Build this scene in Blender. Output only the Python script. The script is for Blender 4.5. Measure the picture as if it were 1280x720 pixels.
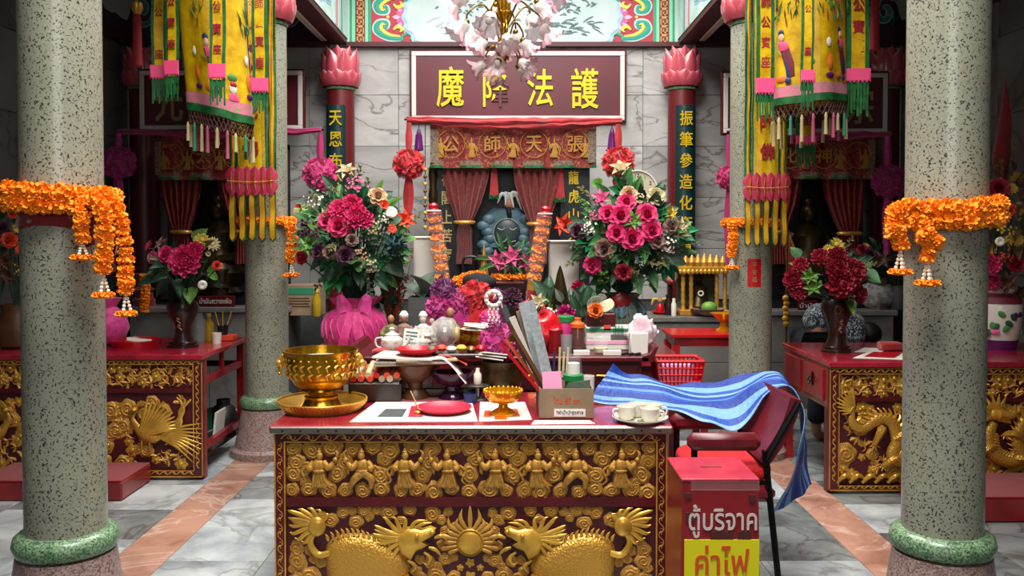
import bpy, math, random
from mathutils import Vector, Matrix, Euler, noise
for _o in list(bpy.data.objects): bpy.data.objects.remove(_o)
SC = bpy.context.scene
COL = SC.collection
PI = math.pi
R = math.radians
random.seed(7)
# ------------------------------------------------------------------ camera
F, CX, CY, PITCH, EYE = 1100.0, 643.0, 318.8, R(1.5), 1.62
cam = bpy.data.objects.new('camera', bpy.data.cameras.new('camera')); COL.objects.link(cam)
cam.location = (0, 0, EYE); cam.rotation_euler = (R(90) - PITCH, 0, 0)
cam.data.sensor_width = 36; cam.data.lens = F / 1280 * 36
cam.data.shift_x = -(CX - 640) / 1280; cam.data.shift_y = -(360 - CY) / 1280
cam.data.clip_start = 0.05
SC.camera = cam
# ------------------------------------------------------------------ world, lights, exposure
W = bpy.data.worlds.new('world'); SC.world = W; W.use_nodes = True
W.node_tree.nodes['Background'].inputs[0].default_value = (0.86, 0.93, 1.0, 1)
W.node_tree.nodes['Background'].inputs[1].default_value = 0.06
SC.view_settings.view_transform = 'Standard'; SC.view_settings.look = 'None'
SC.view_settings.gamma = 1.0; SC.view_settings.use_curve_mapping = False
SC.view_settings.exposure = 0.2
def area(name, loc, aim, sx, sy, power, color=(1, 1, 1)):
    l = bpy.data.lights.new(name, 'AREA'); l.shape = 'RECTANGLE'; l.size = sx; l.size_y = sy
    l.energy = power; l.color = color
    o = bpy.data.objects.new(name, l); COL.objects.link(o); o.location = loc
    o.rotation_euler = (Vector(aim) - Vector(loc)).to_track_quat('-Z', 'Y').to_euler()
    return o
# daylight through the open temple front behind the viewer, and the skylight well over the central bay
area('daylight_entrance', (0.2, -2.4, 3.0), (0, 5.0, 1.0), 2.6, 2.0, 55, (1.0, 0.985, 0.95))
area('skylight_front', (0, 1.9, 6.3), (0, 2.6, 0.0), 2.6, 3.2, 640, (1.0, 0.98, 0.93))
area('skylight_centre', (0, 6.4, 6.0), (0, 6.8, 0.0), 2.4, 2.8, 330, (1.0, 0.985, 0.95))
# ------------------------------------------------------------------ pixel <-> world
_fw = Vector((0, math.cos(PITCH), -math.sin(PITCH))); _up = Vector((0, math.sin(PITCH), math.cos(PITCH)))
def ray(px, py): return Vector(((px - CX) / F, 0, 0)) + _fw + _up * (-(py - CY) / F)
def P(px, py, Y):
    d = ray(px, py); t = Y / d.y
    return Vector((d.x * t, Y, EYE + d.z * t))
def G(px, py, z=0.0):
    d = ray(px, py); t = (z - EYE) / d.z
    return Vector((d.x * t, d.y * t, z))
def S(n, Y): return n * Y / F
# ------------------------------------------------------------------ materials
def lin(c):
    if isinstance(c, str):
        c = c.lstrip('#'); c = [int(c[i:i + 2], 16) / 255 for i in (0, 2, 4)]
        c = [x / 12.92 if x <= 0.04045 else ((x + 0.055) / 1.055) ** 2.4 for x in c]
    return (c[0], c[1], c[2], 1)
MATS = {}
class NT:
    def __init__(s, m): s.t = m.node_tree; s.n = s.t.nodes; s.b = s.n['Principled BSDF']
    def add(s, typ, **kw):
        n = s.n.new(typ)
        for k, v in kw.items():
            if k in n.inputs.keys(): n.inputs[k].default_value = v
            else: setattr(n, k, v)
        return n
    def link(s, a, b): s.t.links.new(a, b)
    def ramp(s, fac, stops, interp='LINEAR'):
        r = s.n.new('ShaderNodeValToRGB'); r.color_ramp.interpolation = interp
        e = r.color_ramp.elements
        while len(e) < len(stops): e.new(0.5)
        for i, (p, c) in enumerate(stops): e[i].position = p; e[i].color = lin(c)
        s.link(fac, r.inputs[0]); return r
    def mix(s, fac, a, b, blend='MIX'):
        m = s.n.new('ShaderNodeMix'); m.data_type = 'RGBA'; m.blend_type = blend
        for k, v in ((0, fac), (6, a), (7, b)):
            if hasattr(v, 'links'): s.link(v, m.inputs[k])
            else: m.inputs[k].default_value = v if k == 0 else lin(v)
        return m.outputs[2]
    def coord(s, kind='Object', scale=1.0):
        t = s.n.new('ShaderNodeTexCoord'); mp = s.n.new('ShaderNodeMapping')
        mp.inputs['Scale'].default_value = scale if isinstance(scale, tuple) else (scale,) * 3
        s.link(t.outputs[kind], mp.inputs[0]); return mp.outputs[0], mp
    def bump(s, h, strength, dist=0.01):
        b = s.n.new('ShaderNodeBump'); b.inputs['Strength'].default_value = strength; b.inputs['Distance'].default_value = dist
        s.link(h, b.inputs['Height']); s.link(b.outputs[0], s.b.inputs['Normal']); return b
def newmat(name):
    m = bpy.data.materials.new(name); m.use_nodes = True; MATS[name] = m
    return m, NT(m)
def mat(name,c=None,rough=0.5,metal=0.0,c2=None,scale=20,bump=0,bscale=60,alpha=1,trans=0,emit=0,sheen=0,coat=0,spec=None,ior=None,sub=0,coord='Object'):
    if name in MATS: return MATS[name]
    m, n = newmat(name); b = n.b
    b.inputs['Base Color'].default_value = lin(c); b.inputs['Roughness'].default_value = rough; b.inputs['Metallic'].default_value = metal
    if alpha < 1: b.inputs['Alpha'].default_value = alpha
    if trans: b.inputs['Transmission Weight'].default_value = trans
    if ior: b.inputs['IOR'].default_value = ior
    if sheen: b.inputs['Sheen Weight'].default_value = sheen
    if coat: b.inputs['Coat Weight'].default_value = coat; b.inputs['Coat Roughness'].default_value = 0.15
    if spec is not None: b.inputs['Specular IOR Level'].default_value = spec
    if sub: b.inputs['Subsurface Weight'].default_value = sub; b.inputs['Subsurface Radius'].default_value = (0.02, 0.01, 0.01)
    if emit: b.inputs['Emission Color'].default_value = lin(c); b.inputs['Emission Strength'].default_value = emit
    if c2 or bump:
        co, _ = n.coord(coord)
    if c2:
        t = n.add('ShaderNodeTexNoise', Scale=scale, Detail=4.0, Roughness=0.6); n.link(co, t.inputs[0])
        r = n.ramp(t.outputs[0], [(0.35, c), (0.65, c2)]); n.link(r.outputs[0], b.inputs['Base Color'])
    if bump:
        t = n.add('ShaderNodeTexNoise', Scale=bscale, Detail=3.0); n.link(co, t.inputs[0]); n.bump(t.outputs[0], bump)
    return m
def m_terrazzo():
    m, n = newmat('terrazzo'); co, _ = n.coord('Object')
    v = n.add('ShaderNodeTexNoise', Scale=115.0, Detail=1.5, Roughness=0.5, Distortion=0.4); n.link(co, v.inputs[0])
    ns = n.add('ShaderNodeTexNoise', Scale=1.3, Detail=5.0); n.link(co, ns.inputs[0])
    base = n.ramp(ns.outputs[0], [(0.3, '#7f8072'), (0.7, '#a09e8a')])
    mul = n.ramp(v.outputs[0], [(0.37, '#ffffff'), (0.43, '#000000')])
    c = n.mix(mul.outputs[0], base.outputs[0], '#33352f')
    v2 = n.add('ShaderNodeTexVoronoi', Scale=120.0); n.link(co, v2.inputs[0])
    lt = n.ramp(v2.outputs['Distance'], [(0.15, '#ffffff'), (0.3, '#000000')])
    ms = n.add('ShaderNodeMath', operation='MULTIPLY'); n.link(lt.outputs[0], ms.inputs[0]); ms.inputs[1].default_value = 0.3
    c = n.mix(ms.outputs[0], c, '#c9c8b4'); n.link(c, n.b.inputs['Base Color'])
    n.b.inputs['Roughness'].default_value=0.28;n.b.inputs['Coat Weight'].default_value=0.25;n.b.inputs['Coat Roughness'].default_value=0.12
    return m
def m_speckle(name, a, b, c, rough=0.4):
    m, n = newmat(name); co, _ = n.coord('Object')
    v = n.add('ShaderNodeTexVoronoi', Scale=170.0); n.link(co, v.inputs[0])
    sep = n.add('ShaderNodeSeparateColor'); n.link(v.outputs['Color'], sep.inputs[0])
    r = n.ramp(sep.outputs[0], [(0.0, a), (0.45, b), (0.9, c)]); n.link(r.outputs[0], n.b.inputs['Base Color'])
    n.b.inputs['Roughness'].default_value = rough; return m
def m_marble(name, light, mid, vein, scale=1.5, rough=0.2, veinw=0.5, rand=True, vscale=1.0, vw=0.03):
    """veined marble; every tile starts somewhere else in the stone"""
    m, n = newmat(name); co, mp = n.coord('Object', scale)
    if rand:
        oi=n.add('ShaderNodeObjectInfo');w=n.add('ShaderNodeTexWhiteNoise',noise_dimensions='1D');n.link(oi.outputs['Random'],w.inputs['W'])
        sc_=n.add('ShaderNodeVectorMath',operation='SCALE');n.link(w.outputs['Color'],sc_.inputs[0]);sc_.inputs[3].default_value=40.0
        n.link(sc_.outputs[0], mp.inputs['Location'])
        rot=n.add('ShaderNodeVectorMath',operation='SCALE');n.link(w.outputs['Color'],rot.inputs[0]);rot.inputs[3].default_value=1.0
        n.link(rot.outputs[0], mp.inputs['Rotation'])
    ns = n.add('ShaderNodeTexNoise', Scale=1.6, Detail=6.0, Roughness=0.6, Distortion=0.6); n.link(co, ns.inputs[0])
    base = n.ramp(ns.outputs[0], [(0.32, mid), (0.6, light)])
    wv = n.add('ShaderNodeTexNoise', Scale=1.1 * vscale, Detail=6.0, Roughness=0.5, Distortion=0.9); n.link(co, wv.inputs[0])
    sub = n.add('ShaderNodeMath', operation='SUBTRACT'); n.link(wv.outputs[0], sub.inputs[0]); sub.inputs[1].default_value = 0.5
    ab = n.add('ShaderNodeMath', operation='ABSOLUTE'); n.link(sub.outputs[0], ab.inputs[0])
    vr = n.ramp(ab.outputs[0], [(0.0, (veinw,) * 3), (vw, (0, 0, 0))])
    c = n.mix(vr.outputs[0], base.outputs[0], vein)
    if rand:
        oi2=n.add('ShaderNodeMapRange');n.link(oi.outputs['Random'],oi2.inputs[0]);oi2.inputs[3].default_value=0.82;oi2.inputs[4].default_value=1.06
        hs = n.add('ShaderNodeHueSaturation'); n.link(oi2.outputs[0], hs.inputs['Value']); n.link(c, hs.inputs['Color']); c = hs.outputs[0]
    n.link(c, n.b.inputs['Base Color']); n.b.inputs['Roughness'].default_value = rough
    return m
def m_gold(name, a='#c8902a', b='#8a5a14', rough=0.36, metal=0.5, bump=0.35, bscale=110):
    m, n = newmat(name); co, _ = n.coord('Object')
    t = n.add('ShaderNodeTexNoise', Scale=9.0, Detail=4.0); n.link(co, t.inputs[0])
    r = n.ramp(t.outputs[0], [(0.35, b), (0.62, a)]); n.link(r.outputs[0], n.b.inputs['Base Color'])
    n.b.inputs['Metallic'].default_value = metal; n.b.inputs['Roughness'].default_value = rough
    t2 = n.add('ShaderNodeTexNoise', Scale=float(bscale), Detail=2.0); n.link(co, t2.inputs[0]); n.bump(t2.outputs[0], bump, 0.004)
    return m
def m_scales(name):
    m, n = newmat(name); co, _ = n.coord('Object')
    v = n.add('ShaderNodeTexVoronoi', Scale=95.0); n.link(co, v.inputs[0])
    n.bump(v.outputs['Distance'], 0.7, 0.004)
    n.b.inputs['Base Color'].default_value=lin('#bd8c36');n.b.inputs['Metallic'].default_value=0.5;n.b.inputs['Roughness'].default_value=0.4
    return m
def m_brocade(name, ground, thread, scale=30, amount=0.55, rough=0.6, thread2=None):
    """cloth with scattered woven motifs"""
    m, n = newmat(name); co, _ = n.coord('Object')
    w = n.add('ShaderNodeTexNoise', Scale=float(scale), Detail=2.5, Roughness=0.5, Distortion=1.5); n.link(co, w.inputs[0])
    r = n.ramp(w.outputs[0], [(amount, '#000000'), (amount + 0.06, '#ffffff')])
    c = n.mix(r.outputs[0], ground, thread)
    n.link(c, n.b.inputs['Base Color']); n.b.inputs['Roughness'].default_value = rough
    n.bump(w.outputs[0], 0.3, 0.004); n.b.inputs['Sheen Weight'].default_value = 0.15
    return m
def m_tulle(name, c, alpha=0.55):
    m, n = newmat(name); n.b.inputs['Base Color'].default_value = lin(c); n.b.inputs['Roughness'].default_value = 0.6
    n.b.inputs['Sheen Weight'].default_value = 0.3; co, _ = n.coord('Object')
    t = n.add('ShaderNodeTexNoise', Scale=22.0, Detail=3.0); n.link(co, t.inputs[0])
    mr=n.add('ShaderNodeMapRange');n.link(t.outputs[0],mr.inputs[0]);mr.inputs[1].default_value=0.3;mr.inputs[2].default_value=0.7
    mr.inputs[3].default_value = alpha - 0.2; mr.inputs[4].default_value = min(1, alpha + 0.25); n.link(mr.outputs[0], n.b.inputs['Alpha'])
    return m
def m_stripes(name, cols, scale, rough=0.62, axis='U', crinkle=0.5):
    """woven plastic stripes along the UV of the sheet"""
    m, n = newmat(name); t = n.add('ShaderNodeTexCoord'); sp = n.add('ShaderNodeSeparateXYZ'); n.link(t.outputs['UV'], sp.inputs[0])
    mu=n.add('ShaderNodeMath',operation='MULTIPLY');n.link(sp.outputs[0 if axis=='U' else 1],mu.inputs[0]);mu.inputs[1].default_value=scale
    fr = n.add('ShaderNodeMath', operation='FRACT'); n.link(mu.outputs[0], fr.inputs[0])
    r = n.ramp(fr.outputs[0], cols, 'CONSTANT'); n.link(r.outputs[0], n.b.inputs['Base Color'])
    n.b.inputs['Roughness'].default_value = rough
    co,_=n.coord('Object');ns=n.add('ShaderNodeTexNoise',Scale=38.0,Detail=5.0);n.link(co,ns.inputs[0]);n.bump(ns.outputs[0],crinkle,0.012)
    return m
m_terrazzo()
m_speckle('green_stone', '#2f4433', '#5b7a5a', '#86a07b', 0.3)
m_speckle('pink_stone', '#5c4140', '#8a6f6a', '#9d8a82', 0.4)
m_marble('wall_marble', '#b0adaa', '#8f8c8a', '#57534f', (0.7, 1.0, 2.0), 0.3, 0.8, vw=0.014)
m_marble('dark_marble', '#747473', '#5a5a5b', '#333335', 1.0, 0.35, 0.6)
m_marble('floor_marble', '#c2c6c6', '#868d93', '#5f584c', 1.6, 0.17, 0.45)
m_marble('floor_dark', '#8b8f8e', '#55595c', '#3a3733', 1.6, 0.17, 0.6)
m_marble('pink_marble', '#b58876', '#8e6152', '#d8c1b2', 2.2, 0.2, 0.45)
m_marble('granite', '#7c7874', '#5f5c5a', '#3f3d3c', 1.0, 0.3, 0.35, rand=False)
m_gold('gold', '#cf9a45', '#a9762a', metal=0.35)
m_gold('gold_bright', '#dcab42', '#b98833', 0.3, 0.5, 0.15, 70)
m_gold('brass', '#c99622', '#9d6d12', 0.22, 0.9, 0.25, 45)
m_scales('gold_scales')
m_brocade('red_brocade', '#780c16', '#a5652a', 34, 0.56, 0.6)
m_brocade('sequin_red', '#701012', '#a05a2a', 70, 0.60, 0.45)
m_brocade('valance_trim', '#7d6a55', '#4c3a33', 60, 0.5)
m_brocade('gold_brocade', '#c39a14', '#8f8a1c', 60, 0.5, 0.42)
m_brocade('pink_brocade', '#cf6f88', '#7d8f5c', 40, 0.55, 0.5); m_brocade('scarf_pattern', '#222b36', '#aeb9bd', 45, 0.52, 0.85)
m_tulle('tulle_pink', '#cf2a78', 0.7); m_tulle('tulle_magenta', '#b81f7a', 0.8); m_tulle('tulle_red', '#c8141e', 0.8)
m_tulle('tulle_purple', '#7e2a6c', 0.8); m_tulle('tulle_light', '#ef4aa0', 0.6); m_tulle('wax_film', '#d8d8d4', 0.35)
m_stripes('tarp',[(0.0,'#082f82'),(0.26,'#6490c8'),(0.42,'#0d3c94'),(0.52,'#7099cc'),(0.60,'#093488'),(0.80,'#4d79b6'),(0.90,'#12459c')],1.6,axis='V',crinkle=0.8)
for _n, _c, _r, _k in [
    ('maroon','#5a0f14',0.35,dict(c2='#430a0f',scale=3)),('maroon_dark','#3a0a10',0.4,{}),('lacquer_red','#8d121a',0.3,dict(c2='#6b0e15',scale=4,coat=0.3)),
    ('table_top_red', '#a32436', 0.22, dict(c2='#7d1523', scale=5, coat=0.4)), ('panel_red', '#4d0a12', 0.5, dict(c2='#3a080d', scale=4)),
    ('thread_gold','#a97a2e',0.55,dict(metal=0.3)),('plaque_red','#5e0e20',0.4,dict(c2='#4c0c1b',scale=2)),('frame_white','#c9c4bb',0.5,{}),('beam_maroon','#47141b',0.5,{}),
    ('cloth_red','#b3151f',0.75,dict(sheen=0.4,c2='#86101a',scale=6)),('cloth_red_dark','#7d0f1c',0.8,dict(sheen=0.3)),('cloth_magenta','#9c0f55',0.8,dict(sheen=0.3)),
    ('satin_yellow','#d9b20f',0.36,dict(c2='#b98a08',scale=14,bump=0.25,bscale=25)),('satin_gold','#d59e10',0.4,dict(c2='#b67e0a',scale=10)),('satin_green','#1f6b33',0.45,dict(c2='#134a24',scale=20)),
    ('satin_pink','#e5487c',0.5,{}),('satin_rose','#b72a4a',0.5,{}),('char_red','#96121c',0.6,{}),('char_gold','#d8b41c',0.35,dict(metal=0.4)),('char_dim','#a08a5a',0.5,{}),
    ('board_dark', '#0e2c2f', 0.35, {}), ('board_black', '#0b0d12', 0.4, {}), ('pole_red', '#5c1216', 0.4, {}),
    ('marigold','#ffa31a',0.8,dict(c2='#f98a08',scale=60)),('jasmine','#e6e2d2',0.7,{}),('leaf_green','#4d7f45',0.55,dict(c2='#2f5f30',scale=12)),
    ('leaf_dark','#2e5138',0.55,dict(c2='#1b3826',scale=12)),('leaf_light','#6f9a3e',0.5,dict(c2='#4c7a2c',scale=12)),('leaf_olive','#5d6233',0.6,dict(c2='#7a7446',scale=15)),
    ('leaf_brown', '#6d4a2c', 0.65, dict(c2='#4c3323', scale=15)), ('leaf_emerald', '#197a44', 0.5, dict(c2='#115c34', scale=12)),
    ('hot_pink','#e23a78',0.65,dict(c2='#c41f5c',scale=30)),('rose_crimson','#a5122c',0.6,dict(c2='#7f0c22',scale=30)),('dusty_rose','#9a7a68',0.7,dict(c2='#6d4a4a',scale=30)),
    ('mauve','#5d2a46',0.7,dict(c2='#3d1a2e',scale=25)),('cream','#cbbd95',0.7,dict(c2='#a4936a',scale=25)),('lily_pink','#dc6f98',0.55,dict(c2='#c4407a',scale=18)),('coral','#d8452a',0.6,{}),
    ('peach','#d4b08a',0.7,dict(c2='#a87e58',scale=20)),('sun_yellow','#c8a83a',0.7,{}),('lotus_pink','#c0505f',0.35,dict(c2='#a33a49',scale=8)),('lotus_edge','#dca29c',0.4,{}),
    ('glass_white','#e9e6e0',0.25,dict(sub=0.2)),('brass_dark','#7a5c22',0.3,dict(metal=0.9)),('black','#0c0c0d',0.5,{}),('black_metal','#111214',0.35,dict(metal=0.6)),
    ('paper','#d9d4ca',0.8,{}),('paper_print','#b9b5ae',0.8,dict(c2='#8f8b87',scale=70)),('paper_pink','#e69ac0',0.8,{}),('newsprint','#a9b1b5',0.85,dict(c2='#8a9296',scale=50)),
    ('cardboard','#8f7a62',0.85,dict(c2='#7f6a53',scale=8)),('card_light','#a6957c',0.85,{}),('plastic_red','#b8101c',0.3,{}),('plastic_rose','#c42b44',0.35,{}),('plastic_green','#167a3a',0.35,{}),('plastic_orange','#e8601a',0.4,{}),
    ('porcelain','#d9d3c6',0.2,{}),('wood_dark','#2c1511',0.28,dict(c2='#1c0c0a',scale=6,coat=0.3)),('wood_brown','#5d3a20',0.4,dict(c2='#432713',scale=8)),('copper','#8a5a38',0.35,dict(metal=0.7)),
    ('clock_face','#b8ac93',0.4,{}),('steel','#857d76',0.3,dict(metal=0.8)),('slate','#4b4d4d',0.6,dict(c2='#3c3f40',scale=8)),('dark_cloth','#15161c',0.9,{}),('skin','#9a6a4e',0.6,dict(sub=0.1)),
    ('jean_dark','#10131d',0.9,{}),('white_cloth','#c7c7c2',0.8,{}),('vinyl_maroon','#6a1620',0.35,dict(c2='#571019',scale=20)),('crochet_red','#d0101a',0.9,dict(bump=0.8,bscale=140,c2='#b00c16',scale=60)),
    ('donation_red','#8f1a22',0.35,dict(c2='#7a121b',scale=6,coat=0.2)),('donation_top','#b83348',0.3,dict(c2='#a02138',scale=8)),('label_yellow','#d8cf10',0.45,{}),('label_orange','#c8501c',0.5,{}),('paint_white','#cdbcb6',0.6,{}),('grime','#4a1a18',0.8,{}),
    ('fresco_white','#b9c5c2',0.7,dict(c2='#a6b8b7',scale=3)),('fresco_red','#a32a3a',0.6,{}),('fresco_teal','#11907a',0.6,{}),('fresco_mint','#7fc7a4',0.6,{}),('fresco_blue','#8fb9d2',0.6,{}),('fresco_green','#2f8f66',0.6,{}),('fresco_yellow','#d6c04a',0.6,{}),('fresco_orange','#c98a58',0.6,{}),('fresco_brown','#6f3f28',0.7,{}),('fresco_pink','#d9558c',0.6,{}),('fresco_lightpink','#e6a2bf',0.6,{}),('fresco_ink','#3f5357',0.7,dict(c2='#6c7f80',scale=30)),('fresco_haze','#a4b5b4',0.7,{}),('fresco_pale','#a9cfc4',0.6,dict(c2='#cfe0da',scale=6)),
    ('fresco_purple','#3d2438',0.6,{}),('ceiling_paint','#8f9a96',0.7,{}),('embro_navy','#1c2a5c',0.6,{}),('embro_orange','#d86a1c',0.6,{}),('embro_white','#d6d2c4',0.6,{}),('embro_maroon','#6a1428',0.6,{}),('embro_green','#3f7f38',0.6,{}),('embro_skin','#d0a488',0.6,{}),
    ('tassel_cream','#b9a878',0.7,{}),('tassel_pink','#a8506a',0.7,{}),('tassel_green','#1f7a55',0.7,{}),('tassel_red','#a82630',0.7,{}),('tassel_purple','#5a1058',0.45,{}),('net_brown','#4a2a20',0.7,{}),
    ('statue_dark','#20262a',0.4,dict(c2='#2e3a40',scale=10)),('statue_blue','#54707c',0.5,dict(c2='#34505c',scale=6)),('statue_line','#7d8a80',0.5,{}),('bronze','#4a3a1c',0.35,dict(metal=0.6,c2='#2f2612',scale=14)),('ash','#b9b4a8',0.95,{}),('bag_red','#c0141f',0.25,dict(bump=0.6,bscale=18)),('bag_pink','#d9b0bc',0.3,dict(bump=0.6,bscale=18,c2='#e4dcdc',scale=9)),('oil','#a8881a',0.15,dict(alpha=0.85)),('syrup','#5c3a34',0.15,dict(alpha=0.85)),('magenta','#b0186a',0.5,{}),('acrylic_purple','#3a1030',0.15,dict(alpha=0.8)),('plastic_purple','#6a1f55',0.4,{}),('gold_resin','#dc9a10',0.2,dict(metal=0.55)),('leaf_grey','#5d6a5c',0.5,dict(c2='#3d4a40',scale=10)),('teal_dark','#0f3f3a',0.7,{})]:
    mat(_n, _c, _r, **_k)
mat('clear', '#e8eeee', 0.08, alpha=0.08); mat('clear_grey', '#9aa0a0', 0.1, alpha=0.35); mat('lamp_tube', '#f4fbff', 0.5, emit=4.0)
m, n = newmat('petal_shade')  # frosted white glass turning pink at the ruffled rim
_t = n.add('ShaderNodeTexCoord'); _s = n.add('ShaderNodeSeparateXYZ'); n.link(_t.outputs['UV'], _s.inputs[0])
_r=n.ramp(_s.outputs[1],[(0.35,'#e9e8e2'),(0.75,'#e0c6c9'),(1.0,'#cf93a4')]);n.link(_r.outputs[0],n.b.inputs['Base Color']);n.b.inputs['Roughness'].default_value=0.2
n.b.inputs['Alpha'].default_value = 0.78
m, n = newmat('lotus_petal')
_t = n.add('ShaderNodeTexCoord'); _s = n.add('ShaderNodeSeparateXYZ'); n.link(_t.outputs['UV'], _s.inputs[0])
_a = n.add('ShaderNodeMath', operation='SUBTRACT'); n.link(_s.outputs[0], _a.inputs[0]); _a.inputs[1].default_value = 0.5
_b = n.add('ShaderNodeMath', operation='ABSOLUTE'); n.link(_a.outputs[0], _b.inputs[0])
_r=n.ramp(_b.outputs[0],[(0.1,'#b04452'),(0.38,'#c25a66'),(0.48,'#d9a29a')]);n.link(_r.outputs[0],n.b.inputs['Base Color']);n.b.inputs['Roughness'].default_value=0.3
n.b.inputs['Coat Weight'].default_value = 0.3
# ------------------------------------------------------------------ mesh building
ORIG = {}
def M4(loc=(0, 0, 0), rot=(0, 0, 0), sc=(1, 1, 1)):
    if not hasattr(sc, '__len__'): sc = (sc,) * 3
    return Matrix.Translation(Vector(loc)) @ Euler(rot).to_matrix().to_4x4() @ Matrix.Diagonal((*sc, 1))
def aim(loc, direction, roll=0.0, sc=1.0, up=(0, 0, 1)):
    """frame whose local Z points along direction"""
    z = Vector(direction).normalized(); u = Vector(up)
    if abs(z.dot(u)) > 0.98: u = Vector((0, 1, 0))
    x = u.cross(z).normalized(); y = z.cross(x)
    m = Matrix((x, y, z)).transposed().to_4x4()
    if not hasattr(sc, '__len__'): sc = (sc,) * 3
    return Matrix.Translation(Vector(loc)) @ m @ Matrix.Rotation(roll, 4, 'Z') @ Matrix.Diagonal((*sc, 1))
class MB:
    def __init__(s): s.v = []; s.f = []; s.uv = []; s.m = []
    def add(s, vf, M=None, mi=0):
        v, f = vf[0], vf[1]; uv = vf[2] if len(vf) > 2 else None; o = len(s.v)
        if M is not None: v = [M @ Vector(p) for p in v]
        s.v += [tuple(p) for p in v]; s.f += [tuple(i + o for i in q) for q in f]; s.m += [mi] * len(f)
        s.uv += list(uv) if uv else [(0, 0)] * len(v)
        return s
    def mesh(s, name, mats, smooth=True, ang=40, off=None):
        me = bpy.data.meshes.new(name); v = s.v
        if off is not None: v = [(a - off[0], b - off[1], c - off[2]) for a, b, c in v]
        me.from_pydata(v, [], s.f)
        if not isinstance(mats, (list, tuple)): mats = [mats]
        for m_ in mats: me.materials.append(MATS[m_] if isinstance(m_, str) else m_)
        if len(mats) > 1: me.polygons.foreach_set('material_index', s.m)
        if any(u != (0, 0) for u in s.uv):
            l = me.uv_layers.new(); idx = [0] * len(me.loops); me.loops.foreach_get('vertex_index', idx)
            l.data.foreach_set('uv', [c for i in idx for c in s.uv[i]])
        if smooth:
            me.shade_smooth(); me.set_sharp_from_angle(angle=R(ang))
        return me
    def part(s, name, mats, parent, smooth=True, ang=40, label=None):
        """a part of parent, built in world coordinates"""
        o = bpy.data.objects.new(name, s.mesh(name, mats, smooth, ang, ORIG[parent.name])); COL.objects.link(o); o.parent = parent
        ORIG[o.name] = ORIG[parent.name]
        if label: o['label'] = label
        return o
    def top(s, name, mats, label, cat, loc, group=None, smooth=True, ang=40):
        o = bpy.data.objects.new(name, s.mesh(name, mats, smooth, ang, Vector(loc))); COL.objects.link(o); o.location = loc
        ORIG[o.name] = Vector(loc); tag(o, label, cat, group); return o
    def pf(s, *a): return s.part(*a, **dict(smooth=False))
    def struct(s, name, mats, smooth=True, ang=40):
        o=bpy.data.objects.new(name,s.mesh(name,mats,smooth,ang));COL.objects.link(o);ORIG[o.name]=Vector((0,0,0));o['kind']='structure';return o
def tag(o, label=None, cat=None, group=None, kind=None):
    if label: o['label'] = label
    if cat: o['category'] = cat
    if group: o['group'] = group
    if kind: o['kind'] = kind
    return o
def thing(name, label, cat, loc, group=None):
    o = bpy.data.objects.new(name, None); COL.objects.link(o); o.location = loc; o.empty_display_size = 0.05
    ORIG[o.name] = Vector(loc); return tag(o, label, cat, group)
def inst(me, name, parent, M):
    """a piece that shares mesh data, placed with a world matrix under its parent"""
    o = bpy.data.objects.new(name, me); COL.objects.link(o); o.parent = parent
    o.matrix_local = Matrix.Translation(-ORIG[parent.name]) @ M
    ORIG[o.name] = ORIG[parent.name]; return o
def copy_tree(o, parent=None, loc=None, rotz=None, sc=None):
    c = o.copy(); COL.objects.link(c); c.parent = parent
    if parent is None:
        if loc is not None: c.location = loc
        if rotz is not None: c.rotation_euler.z = rotz
        if sc is not None: c.scale = (sc,) * 3
    for ch in list(o.children): copy_tree(ch, c)
    return c
MC = {}
def cached(key, fn):
    if key not in MC: MC[key] = fn()
    return MC[key]
# ---- primitives: (verts, faces[, uv])
def box(c, s, bev=0.0):
    x, y, z = c; a, b, d = s[0] / 2, s[1] / 2, s[2] / 2
    if bev <= 0:
        v = [(x + i * a, y + j * b, z + k * d) for k in (-1, 1) for j in (-1, 1) for i in (-1, 1)]
        return v, [(0, 2, 3, 1), (4, 5, 7, 6), (0, 1, 5, 4), (2, 6, 7, 3), (0, 4, 6, 2), (1, 3, 7, 5)]
    e = min(bev, a * .9, b * .9, d * .9)
    prof = [(-d, e), (-d + e, 0), (d - e, 0), (d, e)]
    v = []; f = []
    for zz, q in prof:
        aa, bb = a - q, b - q
        v+=[(x-aa+(e if q==0 else 0),y-bb,z+zz),(x+aa-(e if q==0 else 0),y-bb,z+zz),(x+aa,y-bb+(e if q==0 else 0),z+zz),(x+aa,y+bb-(e if q==0 else 0),z+zz),
              (x+aa-(e if q==0 else 0),y+bb,z+zz),(x-aa+(e if q==0 else 0),y+bb,z+zz),(x-aa,y+bb-(e if q==0 else 0),z+zz),(x-aa,y-bb+(e if q==0 else 0),z+zz)]
    for k in range(3):
        for i in range(8): f.append((k * 8 + i, k * 8 + (i + 1) % 8, k * 8 + 8 + (i + 1) % 8, k * 8 + 8 + i))
    f.append(tuple(range(7, -1, -1))); f.append(tuple(range(24, 32)))
    return v, f
def bx(x0,x1,y0,y1,z0,z1,bev=0.0):return box(((x0+x1)/2,(y0+y1)/2,(z0+z1)/2),(abs(x1-x0),abs(y1-y0),abs(z1-z0)),bev)
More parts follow.
